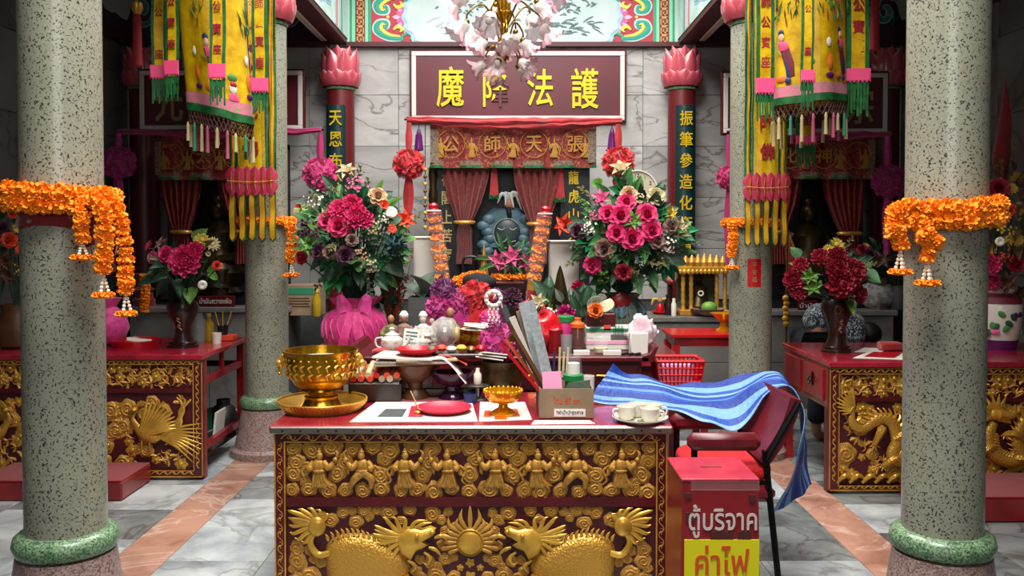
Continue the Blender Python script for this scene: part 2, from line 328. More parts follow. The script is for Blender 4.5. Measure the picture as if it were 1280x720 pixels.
def lathe(prof, n=24, c=(0, 0, 0), ruff=0, nr=0, rufp=2.0):
    """prof: list of (r, z)"""
    v = []; f = []; uv = []; L = len(prof)
    for i, (r, z) in enumerate(prof):
        t = i / (L - 1)
        for k in range(n):
            a = 2 * PI * k / n; rr = r
            if ruff: rr = r * (1 + ruff * (t ** rufp) * math.cos(nr * a))
            v.append((c[0] + rr * math.cos(a), c[1] + rr * math.sin(a), c[2] + z)); uv.append((k / n, t))
    for i in range(L - 1):
        for k in range(n): f.append((i * n + k, i * n + (k + 1) % n, (i + 1) * n + (k + 1) % n, (i + 1) * n + k))
    if prof[0][0] > 1e-5: f.append(tuple(range(n - 1, -1, -1)))
    if prof[-1][0] > 1e-5 and not ruff: f.append(tuple((L - 1) * n + k for k in range(n)))
    return v, f, uv
def shell(prof, n=24, c=(0, 0, 0), ruff=0, nr=0, rufp=2.0):
    """open vessel: the profile goes up the outside and back down the inside"""
    v, f, uv = lathe(prof, n, c, ruff, nr, rufp)
    return v, [q for q in f if len(q) <= 4], uv
def catmull(pts, n):
    pts = [Vector(p) for p in pts]
    if len(pts) == 2: return [pts[0].lerp(pts[1], i / n) for i in range(n + 1)]
    out = []; seg = len(pts) - 1
    for i in range(n + 1):
        t = i / n * seg; k = min(int(t), seg - 1); u = t - k
        p1, p2 = pts[k], pts[k + 1]; p0 = pts[k - 1] if k else p1 * 2 - p2; p3 = pts[k + 2] if k + 2 < len(pts) else p2 * 2 - p1
        out.append(0.5 * ((2 * p1) + (p2 - p0) * u + (2 * p0 - 5 * p1 + 4 * p2 - p3) * u * u + (3 * p1 - p0 - 3 * p2 + p3) * u ** 3))
    return out
def tube(pts, r, n=8, steps=None, flat=1.0, caps=True, flatdir=(0, 1, 0)):
    """tube along a smooth path; r number or list; flat squashes it along flatdir"""
    if steps: pts = catmull(pts, steps)
    else: pts = [Vector(p) for p in pts]
    N = len(pts); v = []; f = []; uv = []
    def rad(i):
        if not hasattr(r, '__len__'): return r
        t = i / (N - 1) * (len(r) - 1); k = min(int(t), len(r) - 2); return r[k] + (r[k + 1] - r[k]) * (t - k)
    pr = None
    for i, p in enumerate(pts):
        d = (pts[min(i + 1, N - 1)] - pts[max(i - 1, 0)])
        d = d.normalized() if d.length > 1e-9 else Vector((0, 0, 1))
        if flat != 1.0:
            b = Vector(flatdir); b = (b - d * b.dot(d)); b = b.normalized() if b.length > 1e-6 else Vector((1, 0, 0)); a = d.cross(b)
        else:
            if pr is None:
                u = Vector((0, 0, 1)) if abs(d.z) < 0.9 else Vector((1, 0, 0)); a = d.cross(u).normalized()
            else: a = (pr - d * pr.dot(d)); a = a.normalized() if a.length > 1e-6 else Vector((1, 0, 0))
            pr = a; b = d.cross(a)
        q = rad(i)
        for k in range(n):
            th=2*PI*k/n;v.append(tuple(p+a*(math.cos(th)*q)+b*(math.sin(th)*q*flat)));uv.append((k/n,i/(N-1)))
    for i in range(N - 1):
        for k in range(n): f.append((i * n + k, i * n + (k + 1) % n, (i + 1) * n + (k + 1) % n, (i + 1) * n + k))
    if caps: f.append(tuple(range(n - 1, -1, -1))); f.append(tuple((N - 1) * n + k for k in range(n)))
    return v, f, uv
def ell(c, r, n=12, m=8):
    prof = [(max(1e-6, math.sin(PI * i / m)), -math.cos(PI * i / m)) for i in range(m + 1)]
    v, f, uv = lathe(prof, n)
    if not hasattr(r, '__len__'): r = (r,) * 3
    return [(c[0] + x * r[0], c[1] + y * r[1], c[2] + z * r[2]) for x, y, z in v], [q for q in f if len(q) <= 4], uv
def prism(poly, y0, y1):
    """poly: list of (x, z); extruded along y from y0 (front) to y1"""
    n = len(poly); v = [(x, y0, z) for x, z in poly] + [(x, y1, z) for x, z in poly]
    ar = sum(poly[i][0] * poly[(i + 1) % n][1] - poly[(i + 1) % n][0] * poly[i][1] for i in range(n))
    o = list(range(n)) if ar > 0 else list(range(n - 1, -1, -1))
    f = [tuple(o), tuple(i + n for i in reversed(o))]
    for a, b in zip(o, o[1:] + o[:1]): f.append((b, a, a + n, b + n))
    return v, f
def pill(poly, y, h, inset=0.25):
    """a raised, rounded relief piece: outline on the plane y, swelling h towards -y"""
    n = len(poly); cx = sum(p[0] for p in poly) / n; cz = sum(p[1] for p in poly) / n
    ar = sum(poly[i][0] * poly[(i + 1) % n][1] - poly[(i + 1) % n][0] * poly[i][1] for i in range(n))
    if ar < 0: poly = poly[::-1]
    v = []; f = []
    for s_, d in ((1, 0), (1 - inset * .35, h * .75), (1 - inset, h)):
        v += [(cx + (x - cx) * s_, y - d, cz + (z - cz) * s_) for x, z in poly]
    for k in range(2):
        for i in range(n): f.append((k * n + i, k * n + (i + 1) % n, (k + 1) * n + (i + 1) % n, (k + 1) * n + i))
    f.append(tuple(2 * n + i for i in range(n)))
    return v, f
def surf(ctrl, nu, nv, wob=0.0, wsc=6.0, seed=0.0, thick=0.0):
    """smooth sheet through a grid of control points (rows of points)"""
    rows = [catmull(r_, nu) for r_ in ctrl]; cols = [catmull([rows[j][i] for j in range(len(rows))], nv) for i in range(nu + 1)]
    v = []; uv = []; f = []
    for j in range(nv + 1):
        for i in range(nu + 1):
            p = cols[i][j]
            if wob: p = p + noise.noise_vector(p * wsc + Vector((seed, seed * 2, 0))) * wob
            v.append(tuple(p)); uv.append((i / nu, j / nv))
    w = nu + 1
    for j in range(nv):
        for i in range(nu): f.append((j * w + i, j * w + i + 1, (j + 1) * w + i + 1, (j + 1) * w + i))
    if thick:
        nv0 = len(v); nrm = [Vector((0, 0, 0)) for _ in v]
        for q in f:
            a = (Vector(v[q[1]]) - Vector(v[q[0]])).cross(Vector(v[q[3]]) - Vector(v[q[0]]))
            for i in q: nrm[i] += a
        v += [tuple(Vector(p) - nn.normalized() * thick) for p, nn in zip(list(v), nrm)]; uv = uv + uv
        f += [tuple(reversed([i + nv0 for i in q])) for q in f]
        edge=[i for i in range(w)]+[j*w+nu for j in range(1,nv+1)]+[nv*w+i for i in range(nu-1,-1,-1)]+[j*w for j in range(nv-1,0,-1)]
        for a, b in zip(edge, edge[1:] + edge[:1]): f.append((b, a, a + nv0, b + nv0))
    return v, f, uv
def petal(L, Wd, prof='round', nu=2, nv=4, cup=0.2, curl=0.3, wave=0.0, base=0.15):
    """petal or leaf: root at the origin, along +Y, upper side +Z"""
    v = []; f = []; uv = []
    for j in range(nv + 1):
        t = j / nv
        if prof == 'round': w = base + (1 - base) * math.sin(PI * min(1, 0.05 + t * 0.72)) ** 0.9 if t < 1 else 0.45
        elif prof == 'point': w = base * (1 - t) + math.sin(PI * t ** 0.75) ** 0.9 if t < 1 else 0.0
        else: w = base * (1 - t) + math.sin(PI * t ** 1.1) if t < 1 else 0.0   # 'blade'
        for i in range(nu + 1):
            u = i / nu * 2 - 1
            v.append((u*w*Wd/2,L*t*(1-0.15*abs(curl)*t),L*(cup*u*u*w+curl*t*t+wave*math.sin(u*5+t*7))));uv.append((i/nu,t))
    n = nu + 1
    for j in range(nv):
        for i in range(nu): f.append((j * n + i, j * n + i + 1, (j + 1) * n + i + 1, (j + 1) * n + i))
    return v, f, uv
# ---- text (real outlines, turned to face -Y)
def text(s, size, ext=0.002, off=0.0, shear=0.0):
    key = ('text', s, round(size, 5), round(ext, 5), off, shear)
    if key in MC: return MC[key]
    cu=bpy.data.curves.new('t','FONT');cu.body=s;cu.size=size;cu.extrude=ext;cu.offset=off;cu.align_x='CENTER';cu.align_y='CENTER';cu.shear=shear
    cu.resolution_u = 2
    o = bpy.data.objects.new('t', cu); COL.objects.link(o)
    bpy.context.view_layer.update(); me = bpy.data.meshes.new_from_object(o.evaluated_get(bpy.context.evaluated_depsgraph_get()))
    v = [(p.co.x, -p.co.z, p.co.y) for p in me.vertices]; f = [tuple(q.vertices) for q in me.polygons]
    bpy.data.objects.remove(o); bpy.data.curves.remove(cu); bpy.data.meshes.remove(me)
    if v:
        x0 = min(p[0] for p in v); x1 = max(p[0] for p in v); z0 = min(p[2] for p in v); z1 = max(p[2] for p in v)
        v = [(p[0] - (x0 + x1) / 2, p[1], p[2] - (z0 + z1) / 2) for p in v]
    MC[key] = (v, f); return MC[key]
def fit_text(s, w, h, ext=0.002, off=0.0):
    """text scaled to fill w x h (metres)"""
    v, f = text(s, 1.0, 0.5, off)
    W0 = max(p[0] for p in v) * 2; H0 = max(p[2] for p in v) * 2
    return [(p[0] * w / W0, p[1] * ext * 2, p[2] * h / H0) for p in v], f
# ================================================================== the setting
WY, WX, CZ = 9.0, 3.95, 4.5
fl = MB().add(bx(-WX - .2, WX + .2, -1.5, WY + .2, -0.15, -0.004)).struct('floor', 'slate')
def tile_mesh(w, d, h, m, bev=0.002): return MB().add(box((0, 0, -h / 2), (w, d, h), bev)).mesh('floor_tile', m, smooth=False)
STRIPE = [(-1.99, -1.72), (1.70, 1.96)]
def lay_tiles(x0, x1, n, mats, y0=3.3, y1=8.2, d=0.5, off=0.0):
    w = (x1 - x0) / n
    for k, m_ in enumerate(mats): cached(('tile', round(w, 3), d, m_), lambda: tile_mesh(w - .003, d - .003, 0.012, m_))
    j = 0; y = y0 + off
    while y < y1:
        for i in range(n):
            m_ = mats[(i + j) % len(mats)] if len(mats) < 3 else random.choice(mats)
            c = Vector((x0 + (i + .5) * w, y + d / 2, 0))
            if abs(c.x) / c.y < 0.78: inst(MC[('tile', round(w, 3), d, m_)], 'floor_tile', fl, M4(c))
        y += d; j += 1
fm3 = ['floor_marble', 'floor_marble', 'floor_dark']
lay_tiles(-1.72,1.70,7,fm3);lay_tiles(-3.95,-1.99,4,fm3,off=-.2);lay_tiles(1.96,3.95,4,['floor_dark','floor_dark','floor_marble'],off=-.1)
for a, b in STRIPE: lay_tiles(a, b, 1, ['pink_marble'], d=0.6)
# walls: marble slabs hung on the masonry, each slab a piece
def slab(w, h, m_): return MB().add(box((0, 0, 0), (w - .004, .02, h - .004), .003)).mesh('marble_slab', m_, smooth=False)
wb = MB().add(bx(-WX - .2, WX + .2, WY, WY + .2, 0, CZ)).struct('wall_back', 'slate')
TW, TH = 0.6215, 0.52
def hang(x0, x1, z0, z1, m_):
    me = cached(('slab', m_), lambda: slab(TW, TH, m_)); nz = int(math.ceil((z1 - z0) / TH)); nx = int(math.ceil((x1 - x0) / TW))
    for j in range(nz):
        for i in range(nx):
            w = min(TW, x1 - x0 - i * TW); h = min(TH, z1 - z0 - j * TH)
            if w < .03 or h < .03: continue
            inst(me, 'marble_slab', wb, M4((x0 + i * TW + w / 2, WY - .01, z1 - j * TH - h / 2), sc=(w / TW, 1, h / TH)))
hang(-1.80, 1.80, 0.9, 3.53, 'wall_marble'); hang(-3.95, -1.80, 0.9, 3.53, 'wall_marble'); hang(1.80, 3.95, 0.9, 3.53, 'wall_marble')
for sgn, nm in ((-1, 'wall_left'), (1, 'wall_right')):
    w = MB().add(bx(sgn * WX, sgn * (WX + .2), -1.0, WY, 0, CZ)).struct(nm, 'slate')
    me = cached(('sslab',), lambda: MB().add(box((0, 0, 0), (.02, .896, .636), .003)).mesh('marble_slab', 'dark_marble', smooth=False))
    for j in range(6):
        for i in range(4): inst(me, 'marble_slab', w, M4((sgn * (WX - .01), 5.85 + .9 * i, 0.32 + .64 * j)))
ce = MB()
for a in((-WX,-1.35,-1,WY),(1.35,WX,-1,WY),(-1.35,1.35,-1,.3),(-1.35,1.35,8.4,WY)):ce.add(bx(a[0],a[1],a[2],a[3],CZ,CZ+.12))
ce.struct('ceiling', 'ceiling_paint')
# ------------------------------------------------------------------ beams along the nave, painted on the inner faces
BZ = 3.52
for sgn, nm in ((-1, 'trim_1'), (1, 'trim_2')):
    xi = -1.69 if sgn < 0 else 1.66; xo = xi + sgn * .17
    b = MB().add(bx(xi, xo, -.6, WY, BZ, CZ)).struct(nm, 'beam_maroon')  # front stretch out of view, lengthened to keep skylight off the side bays
    xx = xi - sgn * .004
    def strip(name, m_, y0, y1, z0, z1, d=.004, b=b, xx=xx, sgn=sgn):
        return MB().add(bx(xx, xx - sgn * d, y0, y1, z0, z1)).pf(name, m_, b)
    strip('painted_panel', 'fresco_pale', 4.0, 8.95, BZ + .05, CZ - .02)
    for y in (5.6, 7.0, 8.5):
        for dy, m_ in ((-.16, 'fresco_mint'), (-.11, 'fresco_pink'), (0, 'fresco_lightpink'), (.11, 'fresco_teal'), (.16, 'fresco_mint')):
            strip('painted_border', m_, y + dy - .02, y + dy + .02, BZ + .06, CZ - .03, .007)
    for y in (6.3, 7.75):   # cloud-edged cartouches
        pts = []
        for k in range(28):
            a=2*PI*k/28;rr=1+.08*math.cos(7*a);pts.append((y+.5*rr*math.cos(a),(BZ+CZ)/2+.34*rr*math.sin(a)))
        v,f=prism(pts,0,.004);MB().add(([(xx-sgn*(.006+q[1]),q[0],q[2])for q in v],f)).pf('painted_cartouche','fresco_white',b)
        v,f=prism([(y+(p[0]-y)*1.1,(BZ+CZ)/2+(p[1]-(BZ+CZ)/2)*1.1)for p in pts],0,.003);MB().add(([(xx-sgn*(.003+q[1]),q[0],q[2])for q in v],f)).pf('painted_cartouche','fresco_blue',b)
    # white cornice moulding on the outer side
    MB().add(bx(xo,xo+sgn*.07,3.0,8.8,BZ-.005,BZ+.06,.01)).add(bx(xo+sgn*.07,xo+sgn*.11,3.0,8.8,BZ+.03,BZ+.10,.008)).pf('cornice','frame_white',b)
# ------------------------------------------------------------------ painted frieze over the central shrine
FY = 8.94
fz = MB().add(bx(-1.69, 1.66, FY, WY, BZ, 4.12)).add(bx(-1.69, 1.66, FY - .03, WY, BZ - .03, BZ + .015)).struct('trim_3', 'beam_maroon')
def zp(px, py): q = P(px, py, FY); return (q.x, q.z)
def flat(name, m_, pts, lay=1): return MB().add(prism([zp(*p) for p in pts], FY - .003 * lay, FY)).pf(name, m_, fz)
def rect(name, m_, x0, x1, y0, y1, lay=1): return flat(name, m_, [(x0, y0), (x1, y0), (x1, y1), (x0, y1)], lay)
def stroke(name, m_, pts, w, lay=2, steps=20, rr=None):
    q = [Vector((zp(*p)[0], FY - .003 * lay, zp(*p)[1])) for p in pts]
    return MB().add(tube(q, [x * FY / F for x in (rr or [w * .5, w, w, w * .3])], 6, steps, flat=.0025 / (w * FY / F))).part(name, m_, fz)
FT, FB, FM = -12, 54, 21.5
for mir in (0, 1):
    X = (lambda x: x) if not mir else (lambda x: 1280.5 - x)
    for a,b_,m_ in((433,437,'fresco_white'),(437,440,'fresco_green'),(440,444,'fresco_mint'),(444,456.5,'fresco_brown'),(456.5,460,'fresco_mint'),(460,464,'fresco_green')):
        rect('painted_border', m_, X(a), X(b_), FT, FB)
    rect('painted_field', 'fresco_red', X(464), X(560), FT, FB)
    mb = MB()   # meander
    for k in range(6):
        y = FT + 1 + k * 11
        for(a,b_,c,d)in((446,455,0,1.6),(446,447.6,0,8.5),(446,452,7,8.5),(450.6,452,3.6,8.5),(453.6,455,0,10.8),(446,455,9.6,11)):
            x0,z0=zp(X(a),y+c);x1,z1=zp(X(b_),y+d);mb.add(bx(min(x0,x1),max(x0,x1),FY-.006,FY,min(z0,z1),max(z0,z1)))
    mb.pf('painted_meander', 'fresco_orange', fz)
    for vs in (-1, 1):
        Y_ = lambda y: FM + vs * y
        stroke('painted_scroll','fresco_white',[(X(502),Y_(27)),(X(485),Y_(26)),(X(470),Y_(17)),(X(473),Y_(7)),(X(484),Y_(6)),(X(484),Y_(13)),(X(478),Y_(13))],4.2,2,30,[3.2,4.2,4.2,4.2,3.4,2.5,1])
        stroke('painted_scroll','fresco_teal',[(X(504),Y_(27)),(X(485),Y_(25)),(X(471),Y_(17)),(X(473),Y_(8)),(X(483),Y_(7)),(X(483),Y_(13)),(X(478),Y_(13))],3.0,3,30,[2.5,3.2,3.2,3,2.4,1.5,.6])
        stroke('painted_scroll','fresco_yellow',[(X(500),Y_(24)),(X(487),Y_(22)),(X(477),Y_(15)),(X(478),Y_(9)),(X(482),Y_(10))],2.0,4,24)
        stroke('painted_scroll', 'fresco_green', [(X(500), Y_(26)), (X(510), Y_(20)), (X(516), Y_(24)), (X(512), Y_(28))], 2.2, 3, 20)
        stroke('painted_scroll', 'fresco_yellow', [(X(492), Y_(16)), (X(497), Y_(12)), (X(503), Y_(15)), (X(500), Y_(19))], 2.2, 4, 20)
    for k in range(9):   # half lotus facing outwards
        a = R(-80 + 160 * k / 8); cx, cy = 510, FM; L_ = 20 if k % 2 == 0 else 16
        d = (-math.cos(a), math.sin(a)); nx = (-d[1], d[0])
        poly = [(X(cx + d[0] * 3 + nx[0] * s_ * 2), cy + d[1] * 3 + nx[1] * s_ * 2) for s_ in (1, -1)]
        poly=[(X(cx+d[0]*t*L_+nx[0]*w_),cy+d[1]*t*L_*1.15+nx[1]*w_)for t,w_ in((.1,1.6),(.5,3.4),(.8,2.4),(1,0),(.8,-2.4),(.5,-3.4),(.1,-1.6))]
        flat('painted_petal', 'fresco_pink' if k % 2 else 'fresco_lightpink', poly, 2 + k % 2)
    flat('painted_bead', 'fresco_yellow', [(X(485) + 2 * math.cos(a * PI / 5), FM + 2 * math.sin(a * PI / 5)) for a in range(10)], 3)
def cartouche(gx, lay, m_):
    p = []
    for(x,y)in((534,33),(520,29),(517,21),(508,14),(509.5,8),(506,0),(509.5,-8),(508,-14),(517,-21),(520,-29),(534,-33)):p.append((x-gx,FM+y*(1+.02*gx)))
    q = catmull([Vector((a, b_, 0)) for a, b_ in p], 40); L_ = [(v.x, max(FT, min(FB, v.y))) for v in q]
    flat('painted_cartouche', m_, L_ + [(1280.5 - x, y) for x, y in L_[::-1]], lay)
cartouche(4, 4, 'fresco_blue'); cartouche(2.2, 5, 'fresco_white'); cartouche(1.2, 6, 'fresco_blue'); cartouche(0, 7, 'fresco_white')
rr_ = random.Random(3)
def ink(cx, cy, n, sx, sy, m_='fresco_ink', ln=8):
    for k in range(n):
        x = cx + rr_.gauss(0, sx); y = cy + rr_.gauss(0, sy); a = rr_.uniform(-.7, .7); l = rr_.uniform(.4, 1) * ln
        y = max(-6, min(48, y))
        stroke('ink_stroke',m_,[(x,y),(x+l*.5*math.cos(a),y+l*.5*math.sin(a)-1),(x+l*math.cos(a),y+l*math.sin(a))],rr_.uniform(.5,1.5),8,6)
ink(570,8,34,14,5);ink(700,8,40,20,6,'fresco_ink',10);ink(690,4,18,12,4,'fresco_lightpink',8);ink(712,34,26,16,5,'fresco_ink',16);ink(560,36,12,22,4,'fresco_haze',20);ink(640,10,18,26,8)
# friezes of the side bays: darker scroll painting
for sgn, nm in ((-1, 'trim_4'), (1, 'trim_5')):
    x0, x1 = (-3.93, -1.87) if sgn < 0 else (1.84, 3.93)
    t = MB().add(bx(x0, x1, FY, WY, BZ, CZ)).add(bx(x0, x1, FY - .03, WY, BZ - .03, BZ + .02)).struct(nm, 'beam_maroon')
    MB().add(bx(x0 + .05, x1 - .1, FY - .004, FY, BZ + .07, CZ - .05)).pf('painted_field', 'fresco_purple', t)
    for k in range(8):
        cx = x0 + .18 + k * .245; cz = BZ + .33
        for ph, m_, w, o in ((0, 'fresco_haze', .036, .006), (0, 'fresco_teal', .026, .009), (0, 'fresco_ink', .012, .013)):
            pts=[Vector((cx+(.12-.011*q)*math.cos(q*.8+k),FY-o,cz+(.17-.015*q)*math.sin(q*.8+k)*(1 if k%2 else-1)))for q in range(11)]
            MB().add(tube(pts, [w * .6, w, w, w * .4], 6, 26, flat=.1)).part('painted_scroll', m_, t)
    # side wall frieze of that bay
for sgn, nm in ((-1, 'trim_6'), (1, 'trim_7')):
    xa = sgn * (WX - .02)
    t = MB().add(bx(xa, xa - sgn * .1, 5.2, FY - .03, BZ - .03, CZ)).struct(nm, 'beam_maroon')
    xx = xa - sgn * .104
    def fl2(name, m_, pts, d, t=t, xx=xx, sgn=sgn):
        v, f = prism(pts, 0, .003); MB().add(([(xx - sgn * (d + q[1]), q[0], q[2]) for q in v], f)).pf(name, m_, t)
    fl2('painted_field', 'fresco_purple', [(5.3, BZ + .05), (8.85, BZ + .05), (8.85, CZ - .05), (5.3, CZ - .05)], 0)
    for y in (6.2, 7.4, 8.5):
        fl2('painted_cartouche','fresco_haze',[(y+.42*(1+.1*math.cos(6*a*PI/12))*math.cos(a*PI/12),BZ+.5+.33*(1+.1*math.cos(6*a*PI/12))*math.sin(a*PI/12))for a in range(24)],.004)
        for s2 in (-1, 1):
            for rad, m_, w in ((.13, 'fresco_teal', .035), (.07, 'fresco_mint', .02)):
                pts=[Vector((xx-sgn*.008,y+s2*.52+rad*(1-.07*q)*math.cos(q*.8),BZ+.25+rad*(1-.07*q)*math.sin(q*.8)))for q in range(10)]
                MB().add(tube(pts, [w * .5, w, w * .3], 6, 24, flat=.12, flatdir=(1, 0, 0))).part('painted_scroll', m_, t)
# ------------------------------------------------------------------ lotus capital
def lotus_mesh():
    mb = MB(); n = 8
    for ring,(r0,L_,w_,tilt,crl,off)in enumerate(((.118,.43,.155,80,-.10,0),(.142,.38,.16,78,-.14,.5),(.158,.17,.14,66,-.25,0),(.158,.15,.13,62,-.28,.5))):
        for k in range(n):
            a = 2 * PI * (k + off) / n
            v, f, uv = petal(L_, w_, 'point', 6, 7, cup=-.14, curl=crl, base=.55)
            mb.add((v, f, uv), Matrix.Rotation(a, 4, 'Z') @ M4((0, r0, 0)) @ M4(rot=(R(tilt), 0, 0)) @ M4(rot=(0, PI, 0)) )
    return mb.mesh('lotus_petals', 'lotus_petal', ang=60)
LOTUS = lotus_mesh()
def petal_ring(parent, c, sc=1.0):
    inst(LOTUS, 'lotus_petals', parent, M4(c, sc=(sc * 1.2, sc * 1.2, sc)))
    MB().add(lathe([(.10*sc,0),(.17*sc,.03),(.19*sc,.10*sc),(.17*sc,.25*sc),(.11*sc,.40*sc)],20,c)).part('lotus_core','lotus_pink',parent)
    MB().add(lathe([(.135*sc,-.035),(.16*sc,-.03),(.165*sc,-.012),(.15*sc,.005),(.12*sc,.01)],24,c)).part('collar','green_stone',parent)
# ------------------------------------------------------------------ free-standing terrazzo columns
COLS = {}
def column(key, px, Y, label):
    x = (px - CX) / F * Y
    t = thing('terrazzo_column', label, 'column', (x, Y, 0), 'terrazzo columns of the nave'); c = (x, Y, 0)
    MB().add(lathe([(.26, 0), (.265, .05), (.235, .07), (.205, .2), (.185, .34), (.15, .35)], 40, c)).part('plinth', 'pink_stone', t)
    MB().add(lathe([(.15,.345),(.186,.355),(.198,.385),(.192,.415),(.172,.432),(.15,.435)],40,c)).part('collar','green_stone',t)
    MB().add(lathe([(.152, .43), (.152, 3.10)], 48, c)).part('shaft', 'terrazzo', t)
    petal_ring(t, (x, Y, 3.135)); COLS[key] = (x, Y); return t
column('FL', 78.5, 3.5, 'grey speckled column with draped marigold garland and dark red cloth band')
column('FR', 1182, 3.5, 'grey speckled column with marigold garland, facing the dragon carved desk')
column('BL', 333, 6.4, 'slimmer looking grey column behind brass bowl, beside open framed desk')
column('BR', 938.5, 6.4, 'slimmer looking grey column with a pasted red paper slip')
def pilaster(px, label, chars, bpx):
    Y = 8.76; x = max(-3.66, min(3.66, P(px, 200, Y).x))
    t = thing('lotus_pilaster', label, 'pilaster', (x, Y, 0), 'red wall pilasters with lotus heads'); c = (x, Y - .03, 0)
    MB().add(lathe([(.135, 0), (.135, 3.02)], 28, c)).part('shaft', 'pole_red', t)
    petal_ring(t, (x, Y - .03, 3.045), .92 )
    if chars:
        bxx = P(bpx, 200, Y).x; z1 = P(bpx, 134, 8.75).z; z0 = z1 - 1.75
        pts = [(bxx + .105 * math.sin(a), z) for a in (0,) for z in (0,)]
        mb = MB(); n = 10; v = []; f = []
        for k in range(n + 1):
            a = R(-50 + 100 * k / n)
            for r_ in (.142, .156):
                for z in (z0, z1): v.append((bxx + r_ * .86 * math.sin(a), Y - .03 - r_ * math.cos(a) - .0, z))
        for k in range(n):
            b=k*4;q=b+4;f+=[(b+2,q+2,q+3,b+3),(b+1,b+3,q+3,q+1),(b,q,q+2,b+2),(q,b,b+1,q+1)]
        f += [(0, 2, 3, 1), (n * 4, n * 4 + 1, n * 4 + 3, n * 4 + 2)]
        bd = mb.add((v, f)).part('couplet_board', 'board_dark', t)
        step = .205
        for i, ch in enumerate(chars):
            MB().add(fit_text(ch, .125, .145, .004, .012), M4((bxx, Y - .03 - .160, z1 - .13 - i * step))).pf('character', 'char_gold', bd)
    return t
pilaster(427, 'red lotus pilaster with dark board and gilt characters behind the rose bouquet', '天恩布公則大道', 424.5)
pilaster(851, 'red lotus pilaster with dark board and gilt characters beside the wall clock', '振筆參造化衛道', 853)
pilaster(172, 'bare red lotus pilaster in the dim corner beside pink floral altar', '', 0)
pilaster(1113, 'bare red lotus pilaster in the dim corner beside crimson floral altar', '', 0)
# fluorescent batten on the soffit of the central bay
for x, wd in ((-.55, 'above the bouquet with peach rose'), (.55, 'above the wall clock')):
    t = thing('fluorescent_batten', 'white fluorescent batten under the ceiling ' + wd, 'lamp', (x, 8.62, CZ), 'ceiling battens')
    MB().add(bx(x - .45, x + .45, 8.59, 8.65, CZ - .05, CZ)).pf('housing', 'frame_white', t)
    MB().add(tube([(x - .43, 8.62, CZ - .07), (x + .43, 8.62, CZ - .07)], .014, 8)).part('tube', 'lamp_tube', t)
# ================================================================== carved relief vocabulary
def cloud_mesh(seed):
    rg = random.Random(seed); nA, nR = 28, 6; v = [(0, -.30, 0)]; f = []; lob = rg.choice((5, 6, 7)); ph = rg.uniform(0, 6)
    for j in range(1, nR + 1):
        t = j / nR
        for i in range(nA):
            a = 2 * PI * i / nA; rim = 1 + .06 * math.cos(lob * a + ph) + .04 * math.cos(3 * a + ph * 2)
            h = .26 * (1 - t ** 3) + .07 * math.cos(a - t * 9.5 + ph) * (1 if j < nR else 0)
            v.append((t * rim * math.cos(a), -max(0, h), t * rim * math.sin(a)))
    for i in range(nA): f.append((0, 1 + i, 1 + (i + 1) % nA))
    for j in range(nR - 1):
        for i in range(nA): f.append((1 + j * nA + i, 1 + (j + 1) * nA + i, 1 + (j + 1) * nA + (i + 1) % nA, 1 + j * nA + (i + 1) % nA))
    f = [tuple(reversed(q)) for q in f]
    mb = MB().add((v, f)); sp = []
    for q in range(22):
        a = ph + q * .60; r_ = .10 + .034 * q; sp.append((r_ * math.cos(a), -.27 * (1 - (r_ / 1.0) ** 3) - .09, r_ * math.sin(a)))
    mb.add(tube(sp, [.08, .10, .11, .07], 5))
    return mb.mesh('carved_cloud', 'gold', ang=50)
CLOUD = [cloud_mesh(i) for i in range(4)]
def figure_mesh(k):
    """carved robed figure, feet at the origin, height 1, swelling to -Y"""
    mb = MB(); s = -1 if k % 2 else 1
    if k % 4 == 3:   # striding, knees bent
        mb.add(tube([(-.04,-.10,.46),(-.22*s,-.14,.28),(-.22*s,-.08,.02)],[.13,.11,.06],8,8));mb.add(tube([(.05,-.10,.46),(.20*s,-.13,.27),(.34*s,-.08,.03)],[.13,.11,.06],8,8))
        mb.add(pill([(-.2, .55), (.2, .55), (.26, .32), (.05, .36), (-.05, .3), (-.24, .34)], -.02, .16, .4))
    else:
        mb.add(pill([(-.16,.55),(.16,.55),(.2,.28),(.34+.1*s,.05),(.14,0),(-.16,0),(-.32+.1*s,.06),(-.2,.28)],0,.16,.45))
        for q in(-.1,-.03,.05,.12):mb.add(tube([(q*.8,-.14,.5),(q*1.3,-.17,.25),(q*2.1+.05*s,-.12,.03)],.026,6,8))
    mb.add(ell((0, -.12, .60), (.17, .12, .18), 10, 7)); mb.add(ell((0, -.14, .47), (.19, .10, .05), 10, 5))
    mb.add(ell((.03*s,-.15,.85),(.095,.09,.10),10,8));mb.add(ell((.02*s,-.14,.94),(.075,.07,.06),8,6));mb.add(ell((.02*s,-.14,1.0),(.04,.04,.04),8,6))
    mb.add(tube([(.13*s,-.12,.70),(.27*s,-.17,.56),(.40*s,-.15,.68)],[.075,.10,.06],7,8));mb.add(tube([(-.13*s,-.12,.70),(-.25*s,-.17,.54),(-.15*s,-.2,.56)],[.075,.10,.06],7,8))
    mb.add(pill([(.3*s,.6),(.46*s,.62),(.44*s,.4),(.36*s,.34)],-.05,.08,.4));mb.add(pill([(-.2*s,.55),(-.36*s,.5),(-.4*s,.3),(-.28*s,.34)],-.05,.08,.4))
    mb.add(tube([(-.3 * s, -.08, .6), (-.46 * s, -.06, .44), (-.36 * s, -.06, .22), (-.5 * s, -.04, .08)], [.03, .05, .04, .015], 6, 12))
    mb.add(ell((.44*s,-.14,.74),(.075,.06,.075),8,6));mb.add(tube([(.44*s,-.12,.74),(.5*s,-.1,.9),(.42*s,-.08,.98)],[.04,.05,.02],6,8))
    return mb.mesh('carved_figure', 'gold', ang=60)
FIG = [figure_mesh(i) for i in range(4)]
